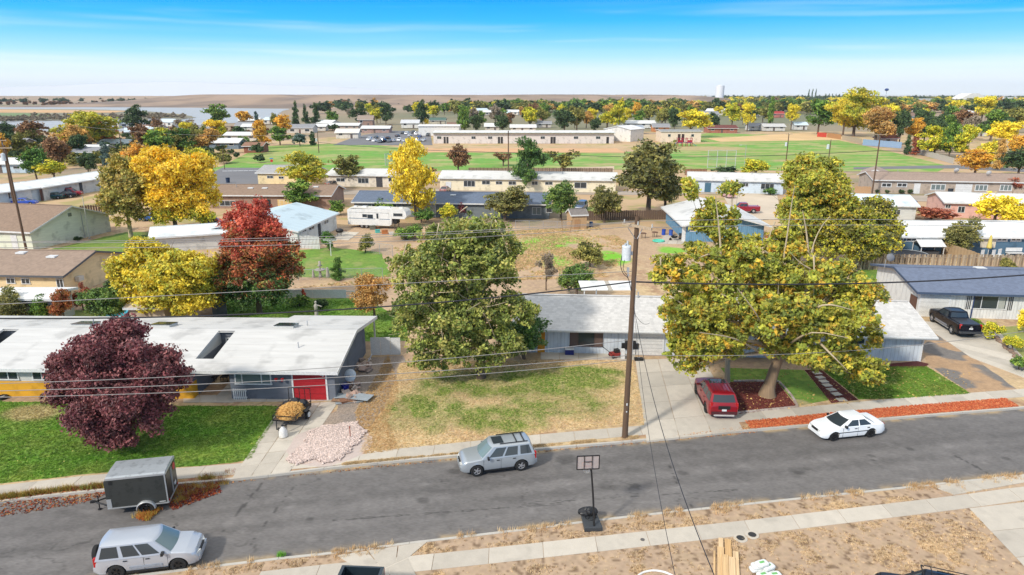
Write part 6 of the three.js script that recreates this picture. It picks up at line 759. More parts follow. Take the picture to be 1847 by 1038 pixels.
function makeCar(key, rgb, label, o = {}) {
  const c = SPEC[key], g0 = carShapes(key), t = thing(o.name || (key === 'pickup' ? 'pickup_truck' : 'parked_car'), label, o.category || (key === 'pickup' ? 'pickup truck' : 'car'), [0, 0, 0], 0, o.group), pm = carPaint(rgb, o.metal ?? 0), { x, ax } = g0, simple = o.simple;
  inst('body', g0.body, pm, t);
  g0.doors.forEach((d, i) => { const q = inst('door', d, pm, t); if (!simple) { const s = i % 2 ? -1 : 1, dd = c.doors[i >> 1]; mesh('handle', box(.17, .035, .03, x(dd[1] - .16), c.belt - .14, s * (c.W / 2 + .005)), blackM, q); } });
  inst('windshield', g0.windshield, o.pale ? carGlassPaleM : carGlassM, t); inst('rear_window', g0.rear, carGlassM, t); g0.side.forEach((s) => inst('side_window', s, carGlassM, t));
  for (const a of ax) for (const s of [1, -1]) { const w = new THREE.Group(); w.name = 'wheel'; w.position.set(x(a), c.wr, s * (c.W / 2 - .12)); if (s < 0) w.rotation.y = Math.PI; t.add(w); inst('tyre', g0.tyre, rubberM, w); if (!simple) inst('wheel_disc', g0.rimBack, blackM, w); inst('rim', g0.rim, o.rim || rimM, w); }
  const tf = interp(c.top, .06), tr = interp(c.top, c.L - .02), fw = c.W / 2 * .80, rw = c.W / 2 * .86;
  for (const s of [1, -1]) { const hl = box(.22, .15, .38, x(.12), tf - .06, s * (fw - .2), s * -.35); mesh('headlight', hl, clearLampM, t); mesh('taillight', c.sedan ? box(.1, .16, .36, x(c.L - .05), tr - .02, s * (rw - .22)) : box(.14, .42, .16, x(c.L - .10), c.belt - .12, s * (rw - .02)), redLampM, t); }
  if (simple) return t;
  for (const s of [1, -1]) mesh('mirror', box(.10, .14, .22, x(c.gb[0] + .42), c.belt + .06, s * (c.W / 2 + .06)), o.mirror || blackM, t);
  mesh('grille', box(.05, .16, .7, x(.005), tf - .07, 0), blackM, t); mesh('bumper', box(.16, .2, c.W * .74, x(.02), c.gc + .24, 0), o.bumper || pm, t); mesh('bumper', box(.16, .22, c.W * .84, x(c.L - .03), c.gc + .26, 0), o.bumper || pm, t);
  mesh('licence_plate', box(.02, .13, .31, x(c.L + (o.plate ?? .02)), o.plateY || tr - .28, 0), whiteM, t);
  for (const s of [1, -1]) { if (!c.sedan) mesh('sill', box(c.wb - 2 * c.wr - .16, .09, .08, x(c.fo + c.wb / 2), c.gc + .06, s * (c.W / 2 - .03)), o.trim || blackM, t); else mesh('door_strip', box(c.wb - .5, .045, .02, x(c.fo + c.wb / 2 - .05), .56, s * (c.W / 2 + .004)), blackM, t); for (const e of [c.doors[0][1] + .01, c.doors[0][0] - .01]) mesh('door_seam', box(.012, c.belt - c.gc - .12, .012, x(e), (c.belt + c.gc) / 2, s * (c.W / 2 - .005)), blackM, t); }
  if (c.rails) for (const s of [1, -1]) mesh('roof_rail', box((c.gr[1] - c.gr[0]) * .72, .04, .04, x((c.gr[0] + c.gr[1]) / 2 + .15), c.roof + .035, s * (c.wR * .80)), o.railM || blackM, t);
  return t;
}
function aim(t, key, F, R) {                                           // stand the vehicle by the two wheels seen on its near side
  const c = SPEC[key], dx = F[0] - R[0], dz = F[1] - R[1], l = Math.hypot(dx, dz), d = [dx / l, dz / l]; let n = [d[1], -d[0]]; if (n[0] * F[0] + n[1] * F[1] < 0) n = [-n[0], -n[1]];
  const a = c.L / 2 - (c.fo + c.wb / 2), cx = (F[0] + R[0]) / 2 - d[0] * a + n[0] * (c.W / 2 - .1), cz = (F[1] + R[1]) / 2 - d[1] * a + n[1] * (c.W / 2 - .1);
  t.position.set(cx, t.position.y, cz); t.rotation.y = Math.atan2(-d[1], d[0]); return t;
}
const ROADY = -.118;
{
  const silver = S(176, 182, 186);
  const a = makeCar('suv', silver, 'silver compact SUV parked on the street before the straw verge', { metal: .45, pale: 1, name: 'parked_suv', category: 'SUV' }); a.position.y = ROADY; aim(a, 'suv', g(861, 856), g(939, 846)); const X = geoCache.suv.x;
  mesh('sunroof', box(.62, .012, .82, X(2.25), 1.732, 0), carGlassM, a); for (const d of [3.3, 3.75]) mesh('roof_bar', box(.05, .04, 1.15, X(d), 1.76, 0), blackM, a);
  const b = makeCar('crv', S(186, 191, 198), 'silver SUV with a spare wheel on its tailgate driving on the near lane', { metal: .4, pale: 1, rim: rimDarkM, name: 'parked_suv', category: 'SUV' }); b.position.y = ROADY; aim(b, 'crv', g(322, 1026), g(213, 1039)); const Y = geoCache.crv.x; const sp = inst('spare_wheel', geoCache.crv.tyre, rubberM, b); sp.position.set(Y(4.5), .92, 0); sp.rotation.y = Math.PI / 2; mesh('spare_cover', (() => { const k = new THREE.CylinderGeometry(.24, .24, .12, 20); k.rotateZ(Math.PI / 2); k.translate(Y(4.52), .92, 0); return k; })(), blackM, b);
  for (const s of [1, -1]) mesh('cladding', box(1.4, .12, .03, Y(2.2), .52, s * .885), paint(S(150, 156, 164)), b);
  const c = makeCar('sedan', S(238, 240, 240), 'white sedan parked beside the orange wood chip strip', { rim: rimDarkM, mirror: blackM }); c.position.y = ROADY; aim(c, 'sedan', g(1503, 793), g(1570, 786));
  const d = makeCar('bigsuv', S(150, 18, 34), 'dark red SUV parked on the wide cracked drive', { metal: .3, rim: rimDarkM, name: 'parked_suv', category: 'SUV', bumper: paint(S(80, 30, 34)), mirror: carPaint(S(150, 18, 34), .3), railM: carPaint(S(120, 14, 28), .3) }); d.position.y = .035; aim(d, 'bigsuv', g(1256, 711), g(1274, 746)); const Z = geoCache.bigsuv.x;
  mesh('skid_plate', box(.12, .1, 1.35, Z(5.08), .36, 0), paint(S(196, 190, 186), .4), d); mesh('plate_recess', box(.02, .26, .8, Z(5.045), .88, 0), blackM, d); for (const z of [-.36, -.12, .12, .36]) mesh('roof_rib', box(1.7, .02, .05, Z(3.5), 1.79, z), carPaint(S(120, 14, 28), .3), d); mesh('roof_glass', box(.7, .012, 1.2, Z(2.65), 1.785, 0), carGlassM, d);
  const e = makeCar('pickup', S(8, 11, 22), 'black crew cab pickup on the long pale drive', { metal: .2, trim: steelM }); e.position.y = .035; aim(e, 'pickup', g(1681, 581), g(1717, 604)); const Q = geoCache.pickup.x;
  mesh('bed_cover', box(1.85, .03, 1.66, Q(4.72), 1.315, 0), mat([.02, .022, .03], { roughness: .35 }), e); mesh('rear_bumper', box(.2, .2, 1.9, Q(5.82), .62, 0), paint(S(60, 64, 70), .3), e); mesh('tailgate', box(.03, .5, 1.5, Q(5.745), 1.0, 0), carPaint(S(16, 20, 34), .2), e); for (const s of [1, -1]) mesh('lower_trim', box(2.1, .16, .03, Q(2.7), .58, s * 1.005), paint(S(126, 128, 134), .4), e);
  const em = new THREE.CylinderGeometry(.09, .09, .02, 12); em.rotateZ(Math.PI / 2); em.translate(Q(5.775), 1.08, 0); mesh('emblem', em, steelM, e);
  // the pickup whose open bed just reaches into the frame
  const p = g(655, 1024, 1.25), t = thing('pickup_truck', 'dark pickup with an open ribbed bed cut by the bottom edge', 'pickup truck', [p[0], .03, p[1]], -.06), dk = carPaint(S(34, 48, 56)), liner = mat([.02, .024, .028], { roughness: .7 });
  mesh('bed_side', [box(.14, .62, 2.0, -.86, .98, 1.0), box(.14, .62, 2.0, .86, .98, 1.0)], dk, t); mesh('tailgate', box(1.6, .6, .1, 0, .97, .02), dk, t); mesh('bed_floor', box(1.6, .06, 2, 0, .72, 1.05), liner, t); for (let i = 0; i < 9; i++) mesh('floor_rib', box(.08, .03, 1.85, -.64 + i * .16, .765, 1.05), liner, t); mesh('cab', [box(1.86, .75, 1.9, 0, .98, 3.0), (() => { const k = extrudePoly([[2.05, 1.35], [3.9, 1.35], [3.5, 1.85], [2.25, 1.85]], 1.56); k.rotateY(-Math.PI / 2); k.translate(.78, 0, 0); return k; })()], dk, t); mesh('hood', box(1.8, .6, 1.3, 0, .9, 4.5), dk, t); mesh('rear_window', box(1.3, .34, .03, 0, 1.6, 2.12, 0, .3), carGlassM, t); mesh('bumper', box(1.8, .18, .14, 0, .6, -.1), steelM, t);
  for (const s of [1, -1]) for (const z of [1, 4.3]) { const w = new THREE.Group(); w.name = 'wheel'; w.position.set(s * .82, .36, z); w.rotation.y = Math.PI / 2 * s; t.add(w); inst('tyre', geoCache.pickup.tyre, rubberM, w); inst('rim', geoCache.pickup.rim, rimM, w); } for (const s of [1, -1]) mesh('taillight', box(.14, .4, .06, s * .86, .98, -.03), redLampM, t);
  const j = makeCar('suv', S(26, 32, 46), 'dark blue off roader with black roof tubes cut by the bottom edge', { metal: .2, name: 'parked_suv', category: 'SUV' }); const jp = g(1690, 1052, 1.6); j.position.set(jp[0], .03, jp[1]); j.rotation.y = 2.75; const J = geoCache.suv.x; mesh('roof_tube', [tube([[J(1.8), 1.78, -.62], [J(1.7), 1.86, -.6], [J(1.7), 1.88, 0], [J(1.7), 1.86, .6], [J(1.8), 1.78, .62]], .025), tube([[J(1.8), 1.85, -.62], [J(3.9), 1.85, -.62]], .02), tube([[J(1.8), 1.85, .62], [J(3.9), 1.85, .62]], .02), tube([[J(2.05), 1.85, -.62], [J(2.05), 1.85, .62]], .02)], blackM, j);
  // cars farther off
  const C = (key, col, label, qx, qy, deg, o = {}) => { const v = makeCar(key, col, label, { simple: 1, ...o }), q = g(qx, qy); v.position.set(q[0], .03, q[1]); v.rotation.y = deg * Math.PI / 180; return v; };
  C('sedan', S(30, 70, 170), 'bright blue sedan in front of the pale blue house', 45, 370, 8); C('sedan', S(30, 66, 64), 'dark green hatchback beside the white garage row', 96, 359, 190); C('sedan', S(30, 34, 40), 'black sedan between the green and the red car', 117, 357, 200); C('suv', S(150, 30, 40), 'red SUV in front of the white garage row', 128, 354, 15);
  C('sedan', S(44, 92, 160), 'blue sedan half hidden under the golden locust', 277, 398, 186); C('sedan', S(130, 112, 100), 'brown sedan in front of the white house row', 602, 336, 60); C('sedan', S(150, 116, 112), 'dusty pink sedan in front of the very long cream house', 803, 347, 80); C('suv', S(70, 90, 120), 'blue SUV parked behind the tan garden shed', 1048, 379, 250);
  C('pickup', S(140, 24, 40), 'dark red pickup behind the blue gabled house', 1340, 384, 175); C('sedan', S(200, 160, 160), 'pale pink sedan in front of the pale blue walled house', 1313, 356, 95); C('sedan', S(40, 66, 120), 'dark blue sedan behind the pale blue white roof', 1630, 370, 170); C('pickup', S(235, 235, 235), 'white pickup by the white roofed bungalow at left', 128, 290, 10); C('suv', S(24, 26, 28), 'black SUV beside the maple in the side yard', 388, 412, 20);
  const cols = [[S(236, 236, 236), 'white'], [S(196, 200, 204), 'silver'], [S(60, 64, 70), 'dark grey'], [S(22, 24, 28), 'black'], [S(150, 40, 40), 'red'], [S(40, 70, 130), 'blue']], lot = [[666, 254, 0], [676, 256, 0], [686, 258, 2], [693, 257, 3], [702, 257, 2], [709, 256, 1], [720, 255, 0], [729, 256, 1], [745, 255, 4], [754, 256, 0], [764, 255, 1], [717, 247, 2], [733, 243, 0], [739, 246, 1], [726, 242, 3], [751, 244, 0], [757, 242, 1], [766, 244, 0], [772, 246, 2], [777, 244, 0], [757, 248, 5], [769, 241, 3], [678, 250, 2], [700, 251, 3], [745, 241, 2], [690, 252, 1]];
  lot.forEach(([qx, qy, k], i) => C(i % 3 ? 'sedan' : 'suv', cols[k][0], `${cols[k][1]} ${i % 3 ? 'sedan' : 'SUV'} among the rows in the school car park`, qx, qy, (i % 2 ? 78 : 262) + (i * 37 % 9), { group: `${cols[k][1]} ${i % 3 ? 'sedans' : 'SUVs'} in the school car park` }));
}
{ // closed cargo trailer
  const fr = g(194, 918, .42), re = g(304, 906, .42), dx = fr[0] - re[0], dz = fr[1] - re[1], L = Math.hypot(dx, dz), ry = Math.atan2(-dz, dx), w = 1.8, n = [dz / L, -dx / L], s = n[0] * fr[0] + n[1] * fr[1] < 0 ? -1 : 1;
  const t = thing('cargo_trailer', 'dark grey enclosed cargo trailer with silver edges parked by the weedy verge', 'trailer', [(fr[0] + re[0]) / 2 + n[0] * s * w / 2, ROADY, (fr[1] + re[1]) / 2 + n[1] * s * w / 2], ry), y0 = .5, h = 1.72, body = mat(S(74, 76, 74), { roughness: .35, metalness: .4, map: streakTex, m: 1.4 }), trim = mat(S(196, 198, 198), { roughness: .4, metalness: .6 });
  mesh('body', (() => { const e = extrudePoly([[-L / 2, y0], [L / 2, y0], [L / 2, y0 + h - .14], [L / 2 - .12, y0 + h], [-L / 2, y0 + h]], w); e.translate(0, 0, -w / 2); return e; })(), body, t);
  mesh('roof', (() => { const e = extrudePoly([[-w / 2 - .01, 0], [w / 2 + .01, 0], [w / 2 - .1, .07], [0, .11], [-w / 2 + .1, .07]], L - .1); e.rotateY(Math.PI / 2); e.translate(-L / 2, y0 + h + .003, 0); return e; })(), mat(S(176, 182, 186), { roughness: .4, metalness: .35, map: streakTex, m: 1.3 }), t);
  mesh('edge_trim', [-1, 1].flatMap((q) => [box(L - .06, .1, .03, -.05, y0 + h - .03, q * (w / 2 + .012)), box(L, .06, .03, 0, y0 + .02, q * (w / 2 + .012)), box(.06, h, .04, -L / 2 + .02, y0 + h / 2, q * (w / 2 + .014)), box(.22, .5, .02, L / 2 - .11, y0 + .3, q * (w / 2 + .01))]).concat([box(.03, .1, w, -L / 2 - .012, y0 + h - .04, 0), box(.03, .08, w, -L / 2 - .012, y0 + .03, 0)]), trim, t);
  for (const q of [-1, 1]) mesh('rear_door', box(.03, h - .26, w / 2 - .1, -L / 2 - .014, y0 + h / 2, q * (w / 4)), mat(S(56, 58, 58), { roughness: .35, metalness: .4 }), t); mesh('lock_bar', [box(.03, h - .3, .03, -L / 2 - .04, y0 + h / 2, .06), box(.03, h - .3, .03, -L / 2 - .04, y0 + h / 2, -.06)], trim, t); const disc = new THREE.CylinderGeometry(.2, .2, .012, 20); disc.rotateZ(Math.PI / 2); disc.translate(-L / 2 - .036, y0 + h * .78, .55); mesh('sticker', disc, paint(S(206, 84, 70)), t); mesh('licence_plate', box(.012, .16, .3, -L / 2 - .036, y0 + .4, .45), whiteM, t); for (const q of [-1, 1]) mesh('taillight', box(.03, .12, .1, -L / 2 - .03, y0 + .12, q * (w / 2 - .1)), redLampM, t);
  for (const q of [-1, 1]) { const wg = new THREE.Group(); wg.name = 'wheel'; wg.position.set(-L * .13, .34, q * (w / 2 - .02)); if (q < 0) wg.rotation.y = Math.PI; t.add(wg); inst('tyre', geoCache.crv.tyre, rubberM, wg); inst('rim', geoCache.crv.rim, rimDarkM, wg); const fe = new THREE.TorusGeometry(.44, .05, 6, 20, Math.PI); fe.scale(1, .9, 3.2); fe.translate(-L * .13, .36, q * (w / 2 + .06)); mesh('fender', fe, trim, t); }
  mesh('tongue', [taper([[L / 2 - .05, .48, -.6], [L / 2 + .95, .48, 0]], .045, .045, 6, 2), taper([[L / 2 - .05, .48, .6], [L / 2 + .95, .48, 0]], .045, .045, 6, 2), box(.22, .1, .14, L / 2 + 1.02, .5, 0)], blackM, t); mesh('jack', [cyl(.03, .03, .75, 8, L / 2 + .75, .06, 0), cyl(.1, .1, .02, 10, L / 2 + .75, .02, 0), box(.2, .03, .03, L / 2 + .72, .8, 0)], blackM, t); mesh('vent', (() => { const k = new THREE.SphereGeometry(.1, 10, 6, 0, 6.2832, 0, 1.57); k.scale(1, 1, .4); k.translate(L / 2 - .35, y0 + h - .25, 0); return k; })(), blackM, t); mesh('side_vent', box(.14, .16, .05, L / 2 - .3, y0 + h - .25, -(w / 2 + .02)), blackM, t); mesh('door_sign', box(.3, .03, .01, -L / 2 + .28, y0 + .13, -(w / 2 + .018)), whiteM, t);
}
{ // open trailer with its straw load
  const f = g(515, 772), r = g(541, 744), dx = f[0] - r[0], dz = f[1] - r[1], ry = Math.atan2(-dz, dx), t = thing('utility_trailer', 'black open utility trailer with its mesh ramp raised on the drive', 'trailer', [(f[0] + r[0]) / 2, .04, (f[1] + r[1]) / 2], ry), L = 2.5, w = 1.55;
  mesh('bed', box(L, .06, w, 0, .5, 0), woodM(S(110, 92, 74)), t); mesh('frame', [box(L + .06, .08, .06, 0, .5, w / 2), box(L + .06, .08, .06, 0, .5, -w / 2), box(.06, .08, w, L / 2, .5, 0), box(.06, .08, w, -L / 2, .5, 0), box(L, .04, .04, 0, .82, w / 2), box(L, .04, .04, 0, .82, -w / 2), box(.04, .04, w, L / 2, .82, 0), ...[-1, 0, 1].flatMap((k) => [box(.04, .32, .04, k * L / 2, .67, w / 2), box(.04, .32, .04, k * L / 2, .67, -w / 2)])], blackM, t);
  const gate = mesh('ramp_gate', [box(.04, .05, w, -L / 2 - .04, 1.7, 0), box(.04, .05, w, -L / 2 - .04, .58, 0), ...[0, 1, 2, 3, 4].map((k) => box(.035, 1.15, .035, -L / 2 - .04, 1.14, -w / 2 + k * w / 4))], blackM, t);
  mesh('tongue', [taper([[L / 2, .48, -.55], [L / 2 + 1.1, .45, 0]], .04, .04, 6, 2), taper([[L / 2, .48, .55], [L / 2 + 1.1, .45, 0]], .04, .04, 6, 2), cyl(.03, .03, .5, 8, L / 2 + .9, .0, 0)], blackM, t);
  for (const q of [-1, 1]) { const wg = new THREE.Group(); wg.name = 'wheel'; wg.position.set(-.2, .32, q * (w / 2 + .18)); if (q < 0) wg.rotation.y = Math.PI; t.add(wg); inst('tyre', geoCache.sedan.tyre, rubberM, wg); mesh('rim', (() => { const k = new THREE.CylinderGeometry(.18, .18, .16, 18); k.rotateX(Math.PI / 2); k.translate(0, 0, .06); return k; })(), whiteM, wg); mesh('fender', box(.85, .03, .26, -.2, .72, q * (w / 2 + .18)), blackM, t); }
  const rnd = rng(91), heap = new THREE.SphereGeometry(1, 26, 14, 0, 6.2832, 0, 1.6), p = heap.attributes.position; for (let i = 0; i < p.count; i++) { const k = 1 + .28 * (fbm(p.getX(i) * 3 + 5, p.getZ(i) * 3 + p.getY(i) * 2, 5, 3) - .5); p.setXYZ(i, p.getX(i) * k, p.getY(i) * k, p.getZ(i) * k); } heap.scale(1.02, .62, .84); const st = thing('straw_load', 'heap of golden straw and cut stalks on the open trailer', 'straw', [t.position.x, .55, t.position.z], ry); heap.translate(.22, 0, 0); mesh('heap', heap, mat(S(206, 160, 92), { map: fineTex, m: .3 }), st);
  const stalks = []; for (let i = 0; i < 900; i++) { const a = rnd() * 6.28, e = Math.sqrt(rnd()), x = .22 + Math.cos(a) * e * 1.02, z = Math.sin(a) * e * .84, y = .62 * Math.sqrt(Math.max(0, 1 - e * e)) + .02; stalks.push(box(.16 + rnd() * .16, .022, .03, x, y + .03 * rnd(), z, rnd() * 6.3, 0, (rnd() - .5) * .9)); } mesh('stalk', stalks.slice(0, 450), mat(S(226, 182, 108), { roughness: .9 }), st).userData.kind = 'stuff'; mesh('stalk', stalks.slice(450), mat(S(190, 142, 78), { roughness: .9 }), st).userData.kind = 'stuff';
  const bag = thing('rubbish_bag', 'black rubbish bags heaped at the ramp end of the open trailer', 'bags', [t.position.x, .55, t.position.z], ry); for (const [x, z, s] of [[-.95, -.35, .34], [-1.0, .2, .38], [-.6, .6, .34]]) { const k = new THREE.IcosahedronGeometry(s, 3), q = k.attributes.position; for (let i = 0; i < q.count; i++) { const m = 1 + .3 * (fbm(q.getX(i) * 6 + 3, q.getZ(i) * 6 + q.getY(i) * 5, 8, 2) - .5); q.setXYZ(i, q.getX(i) * m, q.getY(i) * m * .8, q.getZ(i) * m); } k.computeVertexNormals(); k.translate(x, s * .75, z); mesh('bag', k, mat([.02, .022, .026], { roughness: .3 }), bag); }
  const jg = g(511, 789), jug = thing('water_jug', 'white plastic jug standing at the trailer tongue', 'jug', [jg[0], .035, jg[1]]); mesh('bottle', new THREE.LatheGeometry([[0, 0], [.26, 0], [.28, .06], [.27, .4], [.14, .62], [.08, .68], [.08, .75], [0, .75]].map((a) => new THREE.Vector2(...a)), 18), paint(S(236, 232, 224), .4), jug); mesh('cap', cyl(.09, .09, .06, 12, 0, .75, 0), blackM, jug);
}
{ // fifth wheel camper
  const a = g(628, 411), b = g(706, 414), dx = b[0] - a[0], dz = b[1] - a[1], L = Math.hypot(dx, dz), ry = Math.atan2(-dz, dx), t = thing('camper_trailer', 'white fifth wheel camper trailer with a grey stripe in the dirt yard', 'camper trailer', [a[0], 0, a[1]], ry), w = 2.4, wh = paint(S(236, 234, 228), .4), y0 = .55, y1 = 3.25, N = 2.55;
  const P = [[0, y0], [L - .35, y0], [L, y0 + .2], [L + .12, 1.75], [L + N - .25, 1.75], [L + N + .1, 2.2], [L + N - .05, 2.95], [L + N - .35, y1], [L * .62, y1 + .12], [L * .58, y1], [.15, y1 - .12], [0, y1 - .3]], e = extrudePoly(P, w); e.translate(0, 0, -w); mesh('body', e, wh, t);
  mesh('roof_panel', box(L + N - .9, .04, w - .1, (L + N) / 2 - .1, y1 + .03, -w / 2), paint(S(222, 216, 204)), t); for (const [x, s] of [[1.0, .5], [2.6, .8], [L * .9, .5], [L + 1.4, .6]]) mesh('roof_vent', box(s, .22, s * .8, x, y1 + .14, -w / 2), wh, t);
  mesh('stripe', [box(L - .4, .10, .012, L / 2, 1.62, .008)], paint(S(116, 136, 154)), t); mesh('panel_line', [box(.03, 1.9, .01, .45, 1.75, .006), box(.03, 1.9, .01, L - .35, 1.75, .006), box(L - .8, .05, .01, L / 2, 2.62, .006)], paint(S(150, 150, 148)), t);
  for (const [x, y, ww, hh] of [[3.0, 2.1, .75, .45], [3.95, 2.0, .9, .6], [5.2, 2.1, .3, .8], [L + 1.2, 2.42, 1.5, .42]]) { const f = mesh('window', box(ww + .1, hh + .1, .02, x, y, .012), paint(S(180, 180, 176)), t); mesh('pane', box(ww, hh, .02, x, y, .024), glassM, f); }
  const d = mesh('door', box(.72, 1.9, .03, 5.2, 1.6, .005), wh, t); mesh('handle', box(.05, .1, .05, 5.5, 1.5, .03), steelM, d); mesh('nose_band', box(.03, .25, w * .8, L + N + .03, 2.35, -w / 2), paint(S(90, 100, 110)), t); mesh('steps', [box(.7, .05, .3, 5.2, .4, .2), box(.7, .05, .3, 5.2, .2, .42)], paint(S(150, 96, 60)), t); mesh('landing_leg', [cyl(.06, .06, .9, 8, L + .5, 0, -.3), cyl(.06, .06, .9, 8, L + .5, 0, -w + .3), box(.5, .9, w * .7, L + .5, 1.3, -w / 2)], blackM, t);
  for (const x of [2.4, 3.2]) for (const z of [-.12, -w + .12]) { const wg = new THREE.Group(); wg.name = 'wheel'; wg.position.set(x, .36, z); t.add(wg); inst('tyre', geoCache.suv.tyre, rubberM, wg); inst('rim', geoCache.suv.rim, rimM, wg); }
}
// ---------------------------------------------------------------- poles and wires
const poleM = mat(S(112, 90, 72), { map: woodTex, m: .35, mv: 2.5, roughness: .95, bump: fineBump, bm: .5, bs: .01 }), wireM = mat(S(150, 146, 142), { roughness: .5, metalness: .2 }), cableM = mat([.02, .02, .025], { roughness: .6 });
function pole(qx, yb, yt, label, o = {}) {
  const [x, z] = g(qx, yb), h = o.h || heightAt(qx, yb, yt), r = o.r || .15, t = thing('utility_pole', label, 'utility pole', [x, 0, z], o.ry || 0);
  mesh('post', taper([[0, -.2, 0], [(o.lean || 0) * .5, h * .5, 0], [o.lean || 0, h, 0]], r * 1.15, r * .8, 12, 8), poleM, t);
  if (o.arm) { mesh('crossarm', box(o.arm, .12, .1, o.lean || 0, h - .35, r + .03), woodM(S(190, 172, 148)), t); for (const k of [-.45, .45]) mesh('insulator', cyl(.04, .03, .16, 8, (o.lean || 0) + k * o.arm, h - .29, r + .03), paint(S(170, 170, 166)), t); }
  if (o.can) { const s = o.can; mesh('transformer', [cyl(.3 * s, .3 * s, .95 * s, 16, -.52 * s, h * (o.canY || .78), .12), cyl(.2 * s, .06 * s, .1 * s, 12, -.52 * s, h * (o.canY || .78) + .95 * s, .12)], paint(S(214, 220, 222), .4), t); }
  return { t, x, z, h };
}
function parab(a, b, c, name, label, r, m, group) {                     // a wire through three points
  const pts = []; for (let i = 0; i <= 24; i++) { const t = i / 24, l0 = (t - .5) * (t - 1) / .5, l1 = t * (t - 1) / -.25, l2 = t * (t - .5) / .5; pts.push([0, 1, 2].map((k) => l0 * a[k] + l1 * b[k] + l2 * c[k])); }
  const o = mesh(name, tube(pts, r, 5, 48), m); return tag(o, label, 'wire', group);
}
const sagWire = (a, b, sag, label, r = .02, m = wireM, group) => parab(a, [(a[0] + b[0]) / 2, (a[1] + b[1]) / 2 - sag, (a[2] + b[2]) / 2], b, 'power_line', label, r, m, group);
{
  const P = pole(1127, 790, 395, 'tall brown wooden utility pole with a white transformer at the kerb', { h: 14.25, r: .17, lean: .1 }), t = P.t, h = P.h;
  mesh('crossarm', box(2.3, .15, .11, .05, h - .55, .26, -.95), woodM(S(196, 176, 150)), t); mesh('brace', [taper([[.0, h - 1.3, .2], [-.5, h - .6, .5]], .025, .025, 5, 2), taper([[.12, h - 1.3, .2], [.5, h - .6, .0]], .025, .025, 5, 2)], galvM, t);
  for (const [x, z] of [[-.62, -.62], [.05, .1], [.7, .95]]) mesh('insulator', cyl(.05, .035, .2, 8, x + .05, h - .46, z + .2), paint(S(196, 196, 190)), t);
  const can = mesh('transformer', [cyl(.27, .27, .8, 20, -.46, h - 2.6, .1), cyl(.28, .25, .08, 20, -.46, h - 1.8, .1)], paint(S(222, 228, 230), .35), t); mesh('bushing', [cyl(.08, .05, .28, 10, -.42, h - 1.73, .1), cyl(.05, .05, .15, 10, -.56, h - 1.73, .2)], paint(S(200, 206, 208), .3), can); mesh('bracket', box(.2, .2, .12, -.18, h - 2.2, .05), galvM, t);
  mesh('junction_box', [box(.14, .3, .14, -.32, h - 3.2, .12), box(.1, .16, .1, -.3, h - 3.5, .14)], galvM, t); mesh('lead', [tube([[-.72, h - 2.3, .15], [-.78, h - 2.9, .2], [-.6, h - 3.4, .2], [-.3, h - 3.7, .18], [-.1, h - 4.4, .18]], .022, 6, 20), tube([[-.6, h - 2.55, .35], [-.64, h - 3.1, .35], [-.36, h - 3.55, .28], [-.15, h - 4.2, .2]], .018, 6, 20)], cableM, t);
  mesh('tag', [box(.07, .16, .02, .0, 2.4, .2), box(.07, .08, .02, .0, 1.9, .2)], whiteM, t); mesh('conduit', cyl(.04, .04, 5, 8, .17, h - 8.6, .06), galvM, t);
  // wires that pass through two known rows of the view, in the upright plane from the pole to the next pole
  const through = (ph, end, q1, q2, label, r, m, grp) => {
    const d = [end[0] - P.x, end[1] - P.z], hit = (q) => { const R = ray(...q); const det = R[0] * -d[1] + R[2] * d[0]; const tt = (P.x * -d[1] + P.z * d[0]) / det; const X = R[0] * tt, Z = R[2] * tt, s = ((X - P.x) * d[0] + (Z - P.z) * d[1]) / (d[0] * d[0] + d[1] * d[1]); return [s, EYE + R[1] * tt]; };
    const [s1, y1] = hit(q1), [s2, y2] = hit(q2), f = (s) => ph * (s - s1) * (s - s2) / (s1 * s2) + y1 * s * (s - s2) / (s1 * (s1 - s2)) + y2 * s * (s - s1) / (s2 * (s2 - s1)), e = Math.max(s1, s2) * 1.12, p = (s) => [P.x + d[0] * s, f(s), P.z + d[1] * s];
    return parab(p(0), p(e / 2), p(e), 'power_line', label, r, m, grp);
  };
  const LE = [-60, -27.5], RE = [72, -50.2];
  through(h - .3, LE, [480, 430], [20, 436], 'top pale wire running left from the pole head', .016, wireM); through(h - .35, LE, [480, 434], [20, 438], 'second pale wire running left from the pole head', .016, wireM); through(h - .6, LE, [480, 443], [20, 447], 'third pale wire running left from the pole head', .016, wireM);
  through(h - .3, RE, [1400, 396], [1800, 400], 'top pale wire running right from the pole head', .016, wireM); through(h - .7, RE, [1400, 407], [1700, 407], 'second pale wire running right from the pole head', .016, wireM);
  through(h - 3.3, LE, [700, 513], [20, 548], 'pale wire sagging left below the transformer', .018, wireM);
  through(h - 3.95, LE, [700, 553], [20, 575], 'thick black cable sagging to the left', .042, cableM); through(h - 3.95, RE, [1400, 513.5], [1800, 500], 'thick black cable running to the right', .05, cableM);
  through(h - 7.65, LE, [480, 671], [130, 688], 'uppermost pale phone wire over the grey house', .02, wireM); through(h - 8.65, LE, [480, 688], [100, 703], 'middle pale phone wire over the grey house', .022, wireM); through(h - 8.95, LE, [480, 701], [100, 715], 'lowest pale phone wire over the grey house', .02, wireM);
  through(h - 8.6, RE, [1400, 640], [1800, 605], 'pale phone wire running right over the white sedan', .02, wireM);
  const drop = (y0, e, sag, label, m, r) => sagWire([P.x + .15, y0, P.z + .1], e, sag, label, r, m);
  drop(h - 5.5, [5.0, 9.6, -12.5], 1.3, 'black service cable swinging over the road to the near side', cableM, .015); drop(h - 5.6, [4.1, 8.9, -13], 1.2, 'thin black service wire beside the service cable', cableM, .010); drop(h - 5.8, [11.4, 2.9, -53.5], .4, 'thin dark wire down to the garage of the pale house', cableM, .014);
